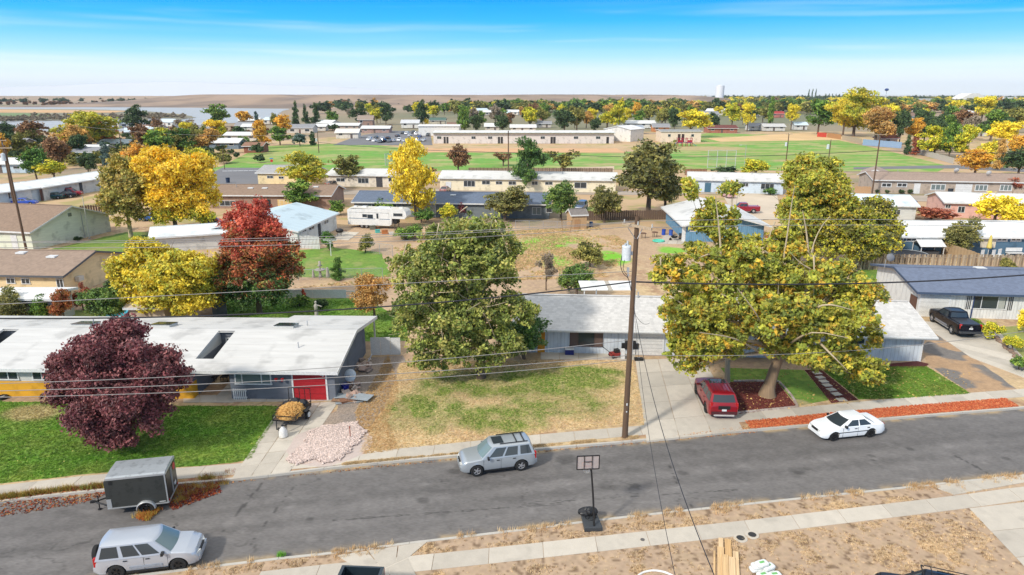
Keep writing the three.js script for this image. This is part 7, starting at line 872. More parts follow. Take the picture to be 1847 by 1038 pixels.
  // poles and wires farther back
  const L1 = pole(28, 384, 250, 'thin dark utility pole at the far left, the rear one of two', { arm: 2 }), L2 = pole(48, 457, 262, 'tall dark utility pole leaning at the far left beside the pale green building', { can: 1, canY: .86, arm: 2.2, lean: -.2 });
  pole(221, 283, 240, 'short dark utility pole at the left among the trees'); pole(281, 258, 216, 'pale wooden utility pole beside the lake', {}); pole(405, 306, 266, 'thin dark pole at the corner of the side street', { r: .1 });
  const A = pole(575, 276, 238, 'utility pole with a grey transformer at the left of the field', { can: 1.1, canY: .55 }), B = pole(917, 338, 236, 'bare utility pole in front of the very long cream house'), C2 = pole(1417, 302, 240, 'utility pole with a white transformer at the right of the field', { can: 1.1, canY: .62, arm: 2 }), D2 = pole(1494, 296, 252, 'utility pole with crossarm and transformer beside the rounded tree', { can: 1.4, canY: .62, arm: 3.6 }), E2 = pole(1573, 352, 240, 'tall utility pole at the left end of the very long beige house', { arm: 2.4 });
  pole(756, 228, 196, 'pale utility pole above the school hall'); pole(686, 222, 203, 'thin pale pole above the two storey house', { r: .12 }); pole(1773, 240, 204, 'utility pole among the right hand roofs', { arm: 2 }); pole(1040, 252, 214, 'dark utility pole behind the right half of the school');
  const top = (p, k = .84) => [p.x, p.h * k, p.z]; sagWire(top(A, .5), top(B, .62), .6, 'dark cable across the field from the left pole', .06, cableM); sagWire(top(B, .62), top(E2, .72), 1.2, 'dark cable across the middle of the field', .06, cableM); sagWire(top(E2, .72), [170, 10, -150], .8, 'dark cable running right above the very long beige house', .06, cableM);
  sagWire(top(L2, .97), [-150, 12, -90], .5, 'pale wire leaving the tall left pole', .02, wireM); sagWire(top(L1, .95), top(L2, .93), .3, 'pale wire between the two left poles', .02, wireM); sagWire([A.x, A.h * .94, A.z], [-150, 11, -240], 2, 'pale wire from the transformer pole to the left', .05, wireM);
  const lamp = g(1343, 300), ls = thing('street_lamp', 'thin pale street lamp at the backstop', 'street lamp', [lamp[0], 0, lamp[1]]); mesh('post', cyl(.09, .06, 6.4, 8), galvM, ls); mesh('arm', box(1.6, .08, .08, -.8, 6.4, 0), galvM, ls); mesh('head', box(.7, .14, .3, -1.7, 6.4, 0), paint(S(206, 206, 200)), ls);
  const ss = g(491, 305), stop = thing('street_sign', 'small red and blue street signs on a post at the side street', 'street sign', [ss[0], 0, ss[1]]); mesh('post', cyl(.05, .05, 3.2, 6), galvM, stop); const oc = new THREE.CylinderGeometry(.42, .42, .03, 8); oc.rotateX(Math.PI / 2); oc.rotateZ(.39); oc.translate(0, 2.4, .06); mesh('red_plate', oc, paint(S(200, 40, 40)), stop); mesh('blue_plate', box(1.1, .26, .03, 0, 3.1, .06), paint(S(60, 140, 190)), stop);
}
// ---------------------------------------------------------------- fences and walls
function fence(name, label, a, b, h, m, o = {}) {
  const A = g(...a), B = g(...b), L = Math.hypot(B[0] - A[0], B[1] - A[1]), t = thing(name, label, o.cat || 'fence', [A[0], 0, A[1]], Math.atan2(-(B[1] - A[1]), B[0] - A[0])), st = o.step || .28, n = Math.floor(L / st), ms = Array.isArray(m) ? m : [m], ge = [0, 1, 2].map((k) => boxUV(box(st * (o.fill || .72), h * (.97 + k * .02), .03)));
  for (let i = 0; i < n; i++) { const k = Math.floor(hash(i, 3, n) * 2.99), q = inst('board', ge[k], ms[i % ms.length], t); q.position.set((i + .5) * st, h * (.97 + k * .02) / 2, (i % 2 && o.stagger ? -.07 : 0)); q.rotation.z = (hash(i, 8, 2) - .5) * .03; }
  mesh('rail', [box(L, .09, .05, L / 2, h * .25, -.04), box(L, .09, .05, L / 2, h * .8, -.04)], ms[0], t); return t;
}
const cedar = [woodM(S(176, 160, 138)), woodM(S(150, 132, 112)), woodM(S(196, 180, 156))];
fence('board_fence', 'weathered grey brown board fence behind the slate blue roof', [1528, 487], [1880, 488], 2.0, cedar, { step: .32, stagger: 1 });
fence('board_fence', 'tan board fence running diagonally beside the brown olive round tree', [1690, 458], [1764, 484], 1.9, [woodM(S(196, 170, 134)), woodM(S(186, 160, 126))], { step: .3, fill: .94 });
fence('slat_fence', 'white slat fence in front of the pale blue metal roof', [524, 447], [578, 450], 1.9, whiteM, { step: .22, fill: .66 });
fence('board_fence', 'dark brown board fence along the near edge of the field', [845, 315], [1108, 316], 1.9, [woodM(S(128, 108, 92)), woodM(S(144, 124, 106))], { step: .5, fill: .9 });
fence('board_fence', 'brown fence with a gate right of the willow', [1235, 316], [1276, 316], 1.7, woodM(S(150, 104, 84)), { step: .4, fill: .8 });
fence('board_fence', 'short tan fence at the left wing of the very long beige house', [1541, 350], [1572, 351], 1.7, woodM(S(206, 166, 124)), { step: .3, fill: .92 });
fence('board_fence', 'bright red fence at the back of the field', [1474, 247], [1491, 248], 2.4, paint(S(196, 70, 50)), { step: .8, fill: .98 }); fence('board_fence', 'orange brown fence right of the red one', [1492, 248], [1518, 252], 2.4, woodM(S(200, 150, 100)), { step: .8, fill: .96 }); fence('board_fence', 'pale fence under the orange tan tree', [1519, 252], [1555, 260], 2.2, woodM(S(206, 188, 160)), { step: .8, fill: .9 }); fence('board_fence', 'pale blue fence under the orange tan tree', [1556, 262], [1628, 268], 2.6, paint(S(150, 174, 200)), { step: .8, fill: .97 });
fence('garden_wall', 'pale block wall under the green poplars', [1657, 278], [1720, 296], 1.9, paint(S(206, 196, 180)), { step: 1.2, fill: .98, cat: 'wall' });
fence('board_fence', 'old brown fence in the shade behind the willow', [1058, 398], [1212, 396], 1.7, woodM(S(116, 96, 82)), { step: .4, fill: .9 }); fence('board_fence', 'brown fence with an orange gate right of the blue gabled house', [1377, 440], [1400, 444], 1.8, [woodM(S(150, 116, 92)), woodM(S(190, 120, 60))], { step: .3, fill: .9 });
fence('board_fence', 'dark fence below the thin olive brown tree', [145, 388], [196, 384], 1.7, woodM(S(104, 80, 68)), { step: .4, fill: .8 });
fence('garden_wall', 'low white wall at the back of the bright green lawn', [504, 538], [640, 538], .95, whiteM, { step: 1.8, fill: .99, cat: 'wall' });
fence('panel_fence', 'white three panel gate beside the grey house', [669, 641], [723, 640], 1.55, whiteM, { step: .83, fill: .97, cat: 'gate' });
function chainLink(label, a, b, h = 1.3) { const A = g(...a), B = g(...b), L = Math.hypot(B[0] - A[0], B[1] - A[1]), t = thing('chain_link_fence', label, 'fence', [A[0], 0, A[1]], Math.atan2(-(B[1] - A[1]), B[0] - A[0])); const n = Math.ceil(L / 2.6); for (let i = 0; i <= n; i++) mesh('post', cyl(.035, .035, h, 6, i * L / n, 0, 0), galvM, t); mesh('rail', box(L, .04, .04, L / 2, h, 0), galvM, t); const w = []; for (let i = 0; i < L / .16; i++) { w.push(box(.008, h * 1.25, .008, i * .16, h / 2, 0, 0, 0, .6), box(.008, h * 1.25, .008, i * .16, h / 2, .01, 0, 0, -.6)); } mesh('wire_mesh', w, galvM, t).userData.kind = 'stuff'; return t; }
chainLink('chain link fence in front of the back lawn with the cone shrub', [538, 506], [690, 503]); chainLink('short chain link fence at the thin olive shrub', [662, 456], [708, 462], 1.5); chainLink('chain link fence across the dirt yard by the tan shed', [930, 412], [1030, 414], 1.3); chainLink('chain link fence by the black off roader of the side yard', [395, 470], [470, 466], 1.2);
for (const [label, a, b, h] of [['wire baseball backstop on the right of the field', [1276, 303], [1326, 303], 5.2], ['small wire backstop on the left of the field', [695, 299], [711, 297], 3.6]]) { const A = g(...a), B = g(...b), L = Math.hypot(B[0] - A[0], B[1] - A[1]), t = thing('backstop', label, 'backstop', [A[0], 0, A[1]], Math.atan2(-(B[1] - A[1]), B[0] - A[0])); for (let i = 0; i < 4; i++) mesh('post', cyl(.09, .09, h, 6, i * L / 3, 0, 0), paint(S(206, 206, 200)), t); mesh('rail', [box(L, .1, .1, L / 2, h, 0), box(L, .1, .1, L / 2, h * .5, 0), box(L, .1, .1, L / 2, .1, 0)], paint(S(200, 200, 196)), t); const w = []; for (let i = 0; i < 30; i++) w.push(box(.02, h, .02, (i + .5) * L / 30, h / 2, 0)); mesh('wire_mesh', w, galvM, t).userData.kind = 'stuff'; }
{ const q = g(1230, 264), t = thing('playground', 'red and blue playground frame with a slide', 'playground', [q[0], 0, q[1]]), red = paint(S(170, 40, 60)), blue = paint(S(90, 120, 190)); for (const x of [-2, 0, 2, 4]) for (const z of [-1.2, 1.2]) mesh('post', cyl(.14, .14, 3.6, 6, x, 0, z), red, t); mesh('deck', [box(2.2, .15, 2.6, -1, 1.5, 0), box(2.2, .15, 2.6, 3, 1.5, 0), box(2, .12, 1.4, 1, 1.7, 0)], paint(S(96, 60, 120)), t); mesh('railing', [box(2.2, .9, .1, -1, 2.2, 1.25), box(2.2, .9, .1, 3, 2.2, 1.25), box(6.2, .12, .12, 1, 3.4, 1.25)], red, t); mesh('slide', [box(3.6, .1, .9, -3.5, .9, .6, 0, 0, .48), box(3.6, .3, .08, -3.5, 1.0, 1.05, 0, 0, .48)], blue, t); mesh('slide', box(2.4, .1, .8, 5.2, .8, 0, 0, 0, -.6), blue, t); }

// ---------------------------------------------------------------- things in the yards and by the road
{ // basketball hoop seen from behind
  const q = g(1068, 952), t = thing('basketball_hoop', 'portable basketball hoop with a clear board facing the street', 'basketball hoop', [q[0], 0, q[1]], .08), H = 3.3;
  mesh('base', (() => { const e = extrudePoly([[-.42, -.6], [.42, -.6], [.36, .7], [-.36, .7]], .18, { bevelEnabled: true, bevelSize: .04, bevelThickness: .04, bevelSegments: 2 }); e.rotateX(-Math.PI / 2); e.translate(0, .05, -.25); return e; })(), mat([.045, .05, .055], { roughness: .55 }), t); mesh('base_ring', (() => { const k = new THREE.TorusGeometry(.26, .03, 6, 20); k.rotateX(Math.PI / 2); k.translate(0, .28, -.45); return k; })(), blackM, t);
  mesh('post', [taper([[.05, .2, .25], [.0, 1.7, .02], [-.12, H - .1, -.1]], .055, .045, 8, 4), box(.05, .05, .5, -.1, H - .25, -.25)], blackM, t); mesh('brace', [taper([[-.14, .2, -.4], [.02, 1.0, .1]], .02, .02, 5, 2), taper([[.16, .2, -.4], [.02, 1.0, .1]], .02, .02, 5, 2)], blackM, t);
  const bw = 1.12, bh = .74, by = H + .12, bz = -.45, bx = -.22; mesh('board_frame', [box(bw, .045, .04, bx, by + bh / 2, bz), box(bw, .045, .04, bx, by - bh / 2, bz), box(.045, bh, .04, bx - bw / 2, by, bz), box(.045, bh, .04, bx + bw / 2, by, bz), box(.03, bh, .03, bx - .2, by, bz + .03), box(.03, bh, .03, bx + .2, by, bz + .03), box(.42, .03, .03, bx, by + .05, bz + .03)], blackM, t);
  mesh('backboard', box(bw - .04, bh - .04, .012, bx, by, bz - .01), new THREE.MeshPhysicalMaterial({ color: new THREE.Color(.82, .76, .74), roughness: .15, transmission: .72, thickness: 0 }), t); mesh('board_line', [box(bw - .1, .03, .004, bx, by + bh / 2 - .05, bz - .022), box(bw - .1, .03, .004, bx, by - bh / 2 + .05, bz - .022), box(.03, bh - .1, .004, bx - bw / 2 + .05, by, bz - .022), box(.03, bh - .1, .004, bx + bw / 2 - .05, by, bz - .022)], whiteM, t);
  mesh('board_square', [box(.4, .03, .004, bx, by + .1, bz - .024), box(.4, .03, .004, bx, by - .2, bz - .024), box(.03, .3, .004, bx - .2, by - .05, bz - .024), box(.03, .3, .004, bx + .2, by - .05, bz - .024)], paint(S(214, 96, 84)), t);
  mesh('rim', (() => { const k = new THREE.TorusGeometry(.23, .016, 6, 24); k.rotateX(Math.PI / 2); k.translate(bx, by - .28, bz - .3); return k; })(), paint(S(214, 110, 84)), t); const nt = []; for (let i = 0; i < 12; i++) { const a = i / 12 * 6.283; nt.push(taper([[bx + Math.cos(a) * .23, by - .28, bz - .3 + Math.sin(a) * .23], [bx + Math.cos(a + .4) * .13, by - .7, bz - .3 + Math.sin(a + .4) * .13]], .008, .008, 4, 2)); } mesh('net', nt, whiteM, t).userData.kind = 'stuff';
  const c = g(1062, 934), bag = thing('tarp', 'crumpled black tarp hung on the kerb behind the hoop', 'tarp', [c[0], 0, c[1] + .1]), k = new THREE.IcosahedronGeometry(.42, 4), p = k.attributes.position; for (let i = 0; i < p.count; i++) { const m = 1 + .8 * (fbm(p.getX(i) * 4 + 9, p.getZ(i) * 4 + p.getY(i) * 3, 6, 3) - .5); p.setXYZ(i, p.getX(i) * m * 1.25, p.getY(i) * m * .62, p.getZ(i) * m * .6); } k.computeVertexNormals(); k.translate(0, .42, 0); mesh('sheet', [k, cyl(.05, .05, .4, 6, -.2, 0, 0), cyl(.05, .05, .4, 6, .2, 0, 0)], blackM, bag);
}
{ // lumber, bags, pipe, lids at the near right
  const q = g(1312, 1012), t = thing('lumber_stack', 'pile of pale new planks lying in the dirt', 'lumber', [q[0], 0, q[1]], -.28), wm = [woodM(S(232, 196, 146)), woodM(S(222, 182, 128)), woodM(S(240, 208, 164))]; for (const [i, x, y, z, l, w] of [[0, -.3, .1, .5, 2.6, .3], [1, .06, .1, .5, 2.6, .3], [2, .38, .1, .6, 2.5, .26], [0, -.1, .15, .9, 2.2, .28], [2, .2, .15, 1.0, 2.2, .28], [1, .05, .05, -.4, 2.4, .3], [2, -.28, .05, -.3, 2.6, .22], [0, -.58, .05, .8, 2.6, .09]]) mesh('plank', box(w, .045, l, x, y, z), wm[i], t);
  const b = g(1364, 1030), bt = thing('bag_stack', 'stack of white bags with green print beside the planks', 'bags', [b[0], 0, b[1]], .2), bm = paint(S(236, 238, 234), .6), gm = paint(S(120, 190, 110), .6); [[0, .1, 0, 0], [.5, .1, .1, .1], [.06, .27, .02, -.05], [.5, .26, .15, .2], [.1, .1, .45, .1], [.6, .1, .55, 0], [.2, .42, .1, .15]].forEach(([x, y, z, r], i) => { const k = new THREE.SphereGeometry(.5, 14, 8), p = k.attributes.position; for (let j = 0; j < p.count; j++) { const f = (v, e) => Math.sign(v) * Math.pow(Math.abs(v) * 2, e) / 2; p.setXYZ(j, f(p.getX(j), .45) * .62, f(p.getY(j), .6) * .18, f(p.getZ(j), .45) * .42); } k.computeVertexNormals(); k.rotateY(r); k.translate(x, y, z); const m = mesh('bag', k, bm, bt); mesh('print', box(.26, .008, .13, x - .02, y + .088, z, r), gm, m); });
  const r = g(1188, 1060), pt = thing('bent_pipe', 'white plastic pipe bent into an arc on the dirt', 'pipe', [r[0], .04, r[1]]), k = new THREE.TorusGeometry(1.05, .05, 8, 40, Math.PI); k.rotateX(-Math.PI / 2); mesh('pipe', k, paint(S(238, 236, 230), .4), pt);
  for (const [x, y, l] of [[1336, 972, 'left one of two round dark meter lids in a pale concrete ring'], [1357, 966, 'right one of two round dark meter lids in a pale concrete ring']]) { const p = g(x, y), o = thing('meter_lid', l, 'manhole', [p[0], 0, p[1]]); mesh('ring', cyl(.34, .33, .035, 24), concMs[0], o); mesh('lid', cyl(.2, .2, .012, 20, 0, .034, 0), mat([.035, .035, .035], { map: fineTex, m: .2 }), o); }
  const lid = g(1159, 975), o = thing('valve_cap', 'small dark valve cap set in the near pavement', 'valve cap', [lid[0], .02, lid[1]]); mesh('cap', cyl(.1, .1, .03, 14), mat([.12, .11, .1], { roughness: .7 }), o);
}
{ // around the grey house
  const c = g(641, 700), d = thing('satellite_dish', 'pale grey satellite dish on a post at the corner of the grey house', 'satellite dish', [c[0], 0, c[1]]), s = new THREE.SphereGeometry(.62, 20, 8, 0, 6.2832, 0, .85); s.scale(1, .5, 1); s.rotateX(1.15); s.rotateY(-.25); s.translate(-.15, 1.15, .35); mesh('dish', s, paint(S(188, 196, 200), .4), d); mesh('mast', cyl(.035, .035, 1.5, 8, -.1, 0, .0), galvM, d); mesh('feed_arm', taper([[-.15, 1.1, .2], [-.2, 1.35, .85]], .02, .02, 5, 2), galvM, d);
  const b = g(623, 708), bin = thing('storage_bin', 'dark blue plastic bin against the side wall of the grey house', 'bin', [b[0], 0, b[1]]); mesh('tub', taper([[0, 0, 0], [0, .32, 0], [0, .6, 0]], .22, .3, 4, 3), paint(S(24, 36, 140), .5), bin); mesh('rim', box(.52, .05, .52, 0, .62, 0, .78), paint(S(20, 30, 120), .5), bin);
  const m = g(630, 722), sh = thing('sheet_pile', 'loose pile of grey and brown sheets on the gravel', 'sheets', [m[0], 0, m[1]]); [[0, .04, 0, 1.9, 1.3, .2, 0], [.15, .09, -.1, 1.7, 1.1, .5, 1], [-.35, .14, .05, 1.6, 1.0, -.1, 2], [.1, .19, .1, 1.5, .9, .35, 1], [.75, .24, -.05, 1.7, 1.1, -.25, 0], [-.5, .22, -.3, 1.2, .9, .1, 0]].forEach(([x, y, z, w, dd, r, k]) => mesh('sheet', box(w, .025, dd, x, y, z, r, .03 * (k - 1)), [paint(S(164, 172, 176), .5), woodM(S(150, 108, 84)), woodM(S(176, 140, 110))][k], sh));
  const rnd = rng(33), rub = thing('rubble_heap', 'line of broken bricks and slabs along the side wall of the grey house', 'rubble', [0, 0, 0]), st = []; const cols = [mat(S(190, 160, 144), { map: fineTex, m: .5 }), mat(S(160, 140, 128), { map: fineTex, m: .5 }), mat(S(206, 186, 170), { map: fineTex, m: .5 })]; for (let i = 0; i < 70; i++) { const k = rnd(), a = k < .55 ? g(lerp(640, 668, rnd()), lerp(672, 654, rnd())) : g(lerp(612, 650, rnd()), lerp(728, 690, rnd())); const q = mesh('stone', box(.2 + .4 * rnd(), .06 + .12 * rnd(), .18 + .3 * rnd(), a[0], .06 + rnd() * .25, a[1], rnd() * 6, rnd() * .7, rnd() * .7), cols[i % 3], rub); }
  const pl = g(666, 660), pk = thing('white_post', 'short white post leaning on the rubble', 'post', [pl[0], 0, pl[1]]); mesh('post', box(.09, 1.1, .09, 0, .5, 0, 0, .2, -.5), whiteM, pk);
  const sk = g(632, 794), stake = thing('steel_stake', 'rusty steel stake standing in the pink gravel', 'stake', [sk[0], 0, sk[1]]); mesh('stake', [cyl(.03, .03, .95, 6), box(.08, .12, .02, 0, .88, 0)], mat(S(150, 80, 60), { roughness: .9 }), stake);
  const lo = g(4, 720), wh = thing('old_tyre', 'grey tyre lying by the yellow wall at the left edge', 'tyre', [lo[0], .12, lo[1]]); const ty = inst('tyre', geoCache.suv.tyre, rubberM, wh); ty.rotation.x = Math.PI / 2; mesh('cover', cyl(.2, .2, .03, 14, 0, .02, 0), galvM, wh);
  const ch = g(392, 700), pc = thing('patio_chairs', 'dark chairs in the recessed porch of the grey house', 'chairs', [ch[0], 0, ch[1] - 1.2]); for (const x of [-.9, .1]) { mesh('seat', box(.55, .06, .5, x, .42, 0), blackM, pc); mesh('backrest', box(.55, .5, .05, x, .68, -.25), blackM, pc); for (const a of [-.24, .24]) for (const z of [-.2, .2]) mesh('leg', box(.04, .4, .04, x + a, .2, z), blackM, pc); }
  const sg = g(421, 700), bike = thing('metal_planter', 'small wire plant stand behind the picket gate', 'plant stand', [sg[0], 0, sg[1]]); mesh('frame', [cyl(.015, .015, .9, 5, -.15), cyl(.015, .015, .9, 5, .15), (() => { const k = new THREE.TorusGeometry(.2, .015, 5, 16); k.translate(0, .7, 0); return k; })()], blackM, bike);
}
{ // at the pale house
  const p1 = g(1027, 640), co = thing('cool_box', 'blue cool box with a white lid under the front window', 'cool box', [p1[0], .05, p1[1]]); mesh('box', box(.72, .42, .42, 0, .21, 0), paint(S(26, 40, 110), .5), co); mesh('lid', box(.74, .1, .44, 0, .48, 0), whiteM, co);
  const p2 = g(1110, 645), mo = thing('lawn_mower', 'red and black lawn mower left of the wooden pole', 'lawn mower', [p2[0], .05, p2[1]], .3); mesh('deck', box(.95, .22, .6, 0, .28, 0), paint(S(150, 50, 44)), mo); mesh('engine', box(.4, .3, .4, .1, .52, 0), blackM, mo); mesh('handlebar', [taper([[-.4, .35, -.25], [-1.1, .95, -.25]], .025, .025, 5, 2), taper([[-.4, .35, .25], [-1.1, .95, .25]], .025, .025, 5, 2), box(.04, .04, .5, -1.1, .95, 0)], blackM, mo); for (const x of [-.35, .35]) for (const z of [-.32, .32]) { const k = new THREE.CylinderGeometry(.14, .14, .08, 12); k.rotateX(Math.PI / 2); k.translate(x, .14, z); mesh('wheel', k, rubberM, mo); }
  const p3 = g(1123, 648), wb = thing('white_box', 'narrow white box standing left of the wooden pole', 'box', [p3[0], .04, p3[1]]); mesh('box', box(.3, .75, .4, 0, .38, 0), whiteM, wb); mesh('lid', box(.32, .06, .42, 0, .78, 0), whiteM, wb);
  const p4 = g(1137, 643), gr = thing('barbecue_grill', 'black covered barbecue behind the wooden pole', 'barbecue', [p4[0], .04, p4[1] - .5]); mesh('body', box(1.4, .5, .55, 0, .75, 0), blackM, gr); mesh('lid', (() => { const k = new THREE.CylinderGeometry(.3, .3, .9, 14, 1, false, 0, Math.PI); k.rotateZ(Math.PI / 2); k.translate(0, 1.0, 0); return k; })(), blackM, gr); for (const x of [-.5, .5]) mesh('leg', box(.06, .5, .4, x, .25, 0), blackM, gr);
  const p5 = g(1152, 651), bx = thing('tool_case', 'small black case on the drive right of the pole', 'case', [p5[0], .05, p5[1]]); mesh('case', box(.7, .2, .35, 0, .1, 0), blackM, bx); mesh('handle', box(.2, .04, .04, 0, .22, 0), steelM, bx);
}
{ // back gardens
  const box5 = (name, label, cat, qx, qy, parts, ry = 0) => { const p = g(qx, qy), t = thing(name, label, cat, [p[0], 0, p[1]], ry); for (const [n, ge, m] of parts) if (Array.isArray(ge) && ge.length > 1 && n !== 'roof') ge.forEach((e) => mesh(n.replace(/s$/, ''), e, m, t)); else mesh(n, ge, m, t); return t; };
  const stone = paint(S(176, 170, 160));
  box5('garden_statue', 'grey stone statue on a post on the bright green lawn', 'statue', 571, 572, [['plinth', cyl(.2, .17, .7, 8), stone], ['figure', new THREE.LatheGeometry([[0, .7], [.2, .72], [.17, .95], [.22, 1.15], [.12, 1.32], [.05, 1.38], [.12, 1.46], [.1, 1.6], [0, 1.66]].map((a) => new THREE.Vector2(...a)), 14), stone], ['arm', taper([[.15, 1.2, 0], [.4, 1.15, .05], [.6, 1.1, .1]], .06, .04, 6, 4), stone]]);
  box5('fountain', 'small stone fountain with urns on the back lawn', 'fountain', 578, 500, [['basin', new THREE.LatheGeometry([[0, 0], [.3, 0], [.15, .2], [.12, .7], [.6, .85], [.65, .95], [0, .92]].map((a) => new THREE.Vector2(...a)), 16), stone], ['urn', new THREE.LatheGeometry([[0, .92], [.1, .95], [.08, 1.3], [.3, 1.4], [.12, 1.6], [.15, 1.9], [0, 2]].map((a) => new THREE.Vector2(...a)), 12), stone], ['statue', [cyl(.25, .12, 1.2, 8, .9, 0, .1), cyl(.2, .1, .9, 8, -.8, 0, .2)], stone]]);
  box5('clothes_line', 'white T shaped clothes line post on the back lawn', 'clothes line', 597, 462, [['post', cyl(.05, .05, 2.2, 8), whiteM], ['arm', box(1.9, .07, .07, 0, 2.2, 0), whiteM], ['brace', [taper([[0, 1.8, 0], [.5, 2.18, 0]], .025, .025, 5, 2), taper([[0, 1.8, 0], [-.5, 2.18, 0]], .025, .025, 5, 2)], whiteM]]);
  slabs('patio', 'pale concrete patio slab beside the round green shrub', px([[600, 432], [628, 434], [648, 420], [612, 418]]), 2, 2, .05, .02);
  box5('barbecue_grill', 'black barbecue on the pale patio slab', 'barbecue', 613, 426, [['bowl', (() => { const k = new THREE.SphereGeometry(.45, 14, 8); k.scale(1.4, .8, 1); k.translate(0, .85, 0); return k; })(), blackM], ['legs', [cyl(.03, .03, .8, 5, -.3, 0, .2), cyl(.03, .03, .8, 5, .3, 0, .2), cyl(.03, .03, .8, 5, 0, 0, -.25)], blackM], ['shelf', box(.6, .04, .4, .8, .85, 0), woodM(S(120, 90, 70))]]);
  const junk = [[665, 404, S(176, 110, 70), 'rust brown wooden crate by the camper trailer', 1.1], [681, 420, S(90, 190, 180), 'turquoise plastic tub by the camper trailer', .8], [694, 422, S(190, 120, 70), 'orange brown wooden steps by the camper trailer', 1], [706, 424, S(226, 222, 214), 'white bucket by the camper trailer', .7], [652, 408, S(170, 70, 60), 'red crate by the camper trailer', .8], [672, 414, S(110, 110, 96), 'grey heap of bags by the camper trailer', 1]];
  for (const [x, y, c, l, s] of junk) box5('yard_crate', l, 'crate', x, y, [['box', box(.9 * s, .6 * s, .7 * s, 0, .3 * s, 0, .3), paint(c)], ['rim', box(.96 * s, .08 * s, .76 * s, 0, .58 * s, 0, .3), paint(mul3(c, .8))]]);
  // pool, chairs
  const P = px([[160, 582], [192, 562], [246, 556], [262, 566], [222, 584]]); flat('swimming_pool', P, .06, mat(S(70, 176, 190), { roughness: .12, phys: true }), 'turquoise garden pool behind the long white roof');
  for (const [x, y] of [[116, 556], [131, 555]]) box5('garden_chair', x < 120 ? 'left white plastic garden chair under the small orange tree' : 'right white plastic garden chair under the small orange tree', 'chair', x, y, [['seat', box(.6, .06, .55, 0, .42, 0), whiteM], ['backrest', box(.6, .6, .06, 0, .75, -.27), whiteM], ['leg', [box(.05, .42, .05, -.26, .21, .22), box(.05, .42, .05, .26, .21, .22), box(.05, .42, .05, -.26, .21, -.22), box(.05, .42, .05, .26, .21, -.22)], whiteM]]);
  // by the long dark blue house
  box5('trampoline', 'large round black trampoline behind the board fence', 'trampoline', 1637, 470, [['mat', cyl(2.15, 2.15, .03, 36, 0, .95, 0), mat([.03, .033, .04], { roughness: .7 })], ['frame', (() => { const k = new THREE.TorusGeometry(2.3, .08, 8, 48); k.rotateX(Math.PI / 2); k.translate(0, .95, 0); return k; })(), paint(S(150, 156, 160), .4)], ['legs', Array.from({ length: 8 }, (_, i) => cyl(.04, .04, .95, 6, Math.cos(i * .785) * 2.25, 0, Math.sin(i * .785) * 2.25)), galvM]]);
  box5('canopy', 'white pitched canopy over dark boxes by the dark blue house', 'canopy', 1672, 464, [['roof', [box(3.4, .07, 1.5, 0, 2.0, .5, 0, .5), box(3.2, .07, 1.1, 0, 2.05, -.65, 0, -.45)], whiteM], ['post', [-1.5, 1.5].flatMap((x) => [box(.08, 1.8, .08, x, .9, 1), box(.08, 1.9, .08, x, .95, -1)]), whiteM], ['table', box(2.6, .7, 1, 0, .5, 0), paint(S(70, 72, 76))]]);
  box5('parasol', 'closed yellow garden parasol by the dark blue house', 'parasol', 1781, 466, [['pole', cyl(.04, .04, 2.2, 6), whiteM], ['cloth', new THREE.LatheGeometry([[0, 3.2], [.14, 3.0], [.32, 1.5], [.3, 1.35], [0, 1.4]].map((a) => new THREE.Vector2(...a)), 10), paint(S(226, 206, 110))]]);
  for (const [x, y, l] of [[1772, 468, 'white garden chair left of the closed parasol'], [1792, 468, 'white garden chair right of the closed parasol'], [1803, 466, 'white garden chair nearest the white bench']]) box5('garden_chair', l, 'chair', x, y, [['seat', box(.62, .06, .6, 0, .45, 0, .4), whiteM], ['backrest', box(.62, .75, .07, .1, .85, -.25, .4), whiteM], ['leg', [box(.06, .45, .06, -.26, .22, .24), box(.06, .45, .06, .26, .22, .24), box(.06, .45, .06, -.26, .22, -.24), box(.06, .45, .06, .26, .22, -.24)], whiteM]]);
  box5('garden_bench', 'white garden bench against the dark blue house', 'bench', 1830, 463, [['seat', box(2.2, .08, .6, 0, .5, 0), whiteM], ['backrest', box(2.2, .5, .07, 0, .9, -.3), whiteM], ['leg', [box(.08, .5, .5, -.9, .25, 0), box(.08, .5, .5, .9, .25, 0)], whiteM]]);
  // by the blue gabled house
  box5('paddling_pool', 'turquoise paddling pool on the slab by the blue gabled house', 'paddling pool', 1188, 436, [['ring', (() => { const k = new THREE.TorusGeometry(.8, .12, 8, 28); k.rotateX(Math.PI / 2); k.translate(0, .12, 0); return k; })(), paint(S(90, 200, 170))], ['water', cyl(.75, .75, .05, 24, 0, .05, 0), paint(S(110, 206, 186), .2)]]);
  slabs('patio', 'pale concrete slab by the blue gabled house', px([[1186, 440], [1238, 441], [1238, 426], [1200, 424]]), 3, 2, .04, .02);
  box5('wheelbarrow', 'black wheelbarrow by the blue gabled house', 'wheelbarrow', 1216, 434, [['tray', taper([[0, .35, 0], [0, .5, 0], [0, .7, 0]], .3, .55, 4, 2), blackM], ['handles', [taper([[.2, .4, .2], [1.1, .6, .3]], .03, .03, 5, 2), taper([[.2, .4, -.2], [1.1, .6, -.3]], .03, .03, 5, 2)], woodM(S(150, 120, 90))], ['wheel', (() => { const k = new THREE.CylinderGeometry(.2, .2, .08, 14); k.rotateX(Math.PI / 2); k.translate(-.55, .2, 0); return k; })(), rubberM]]);
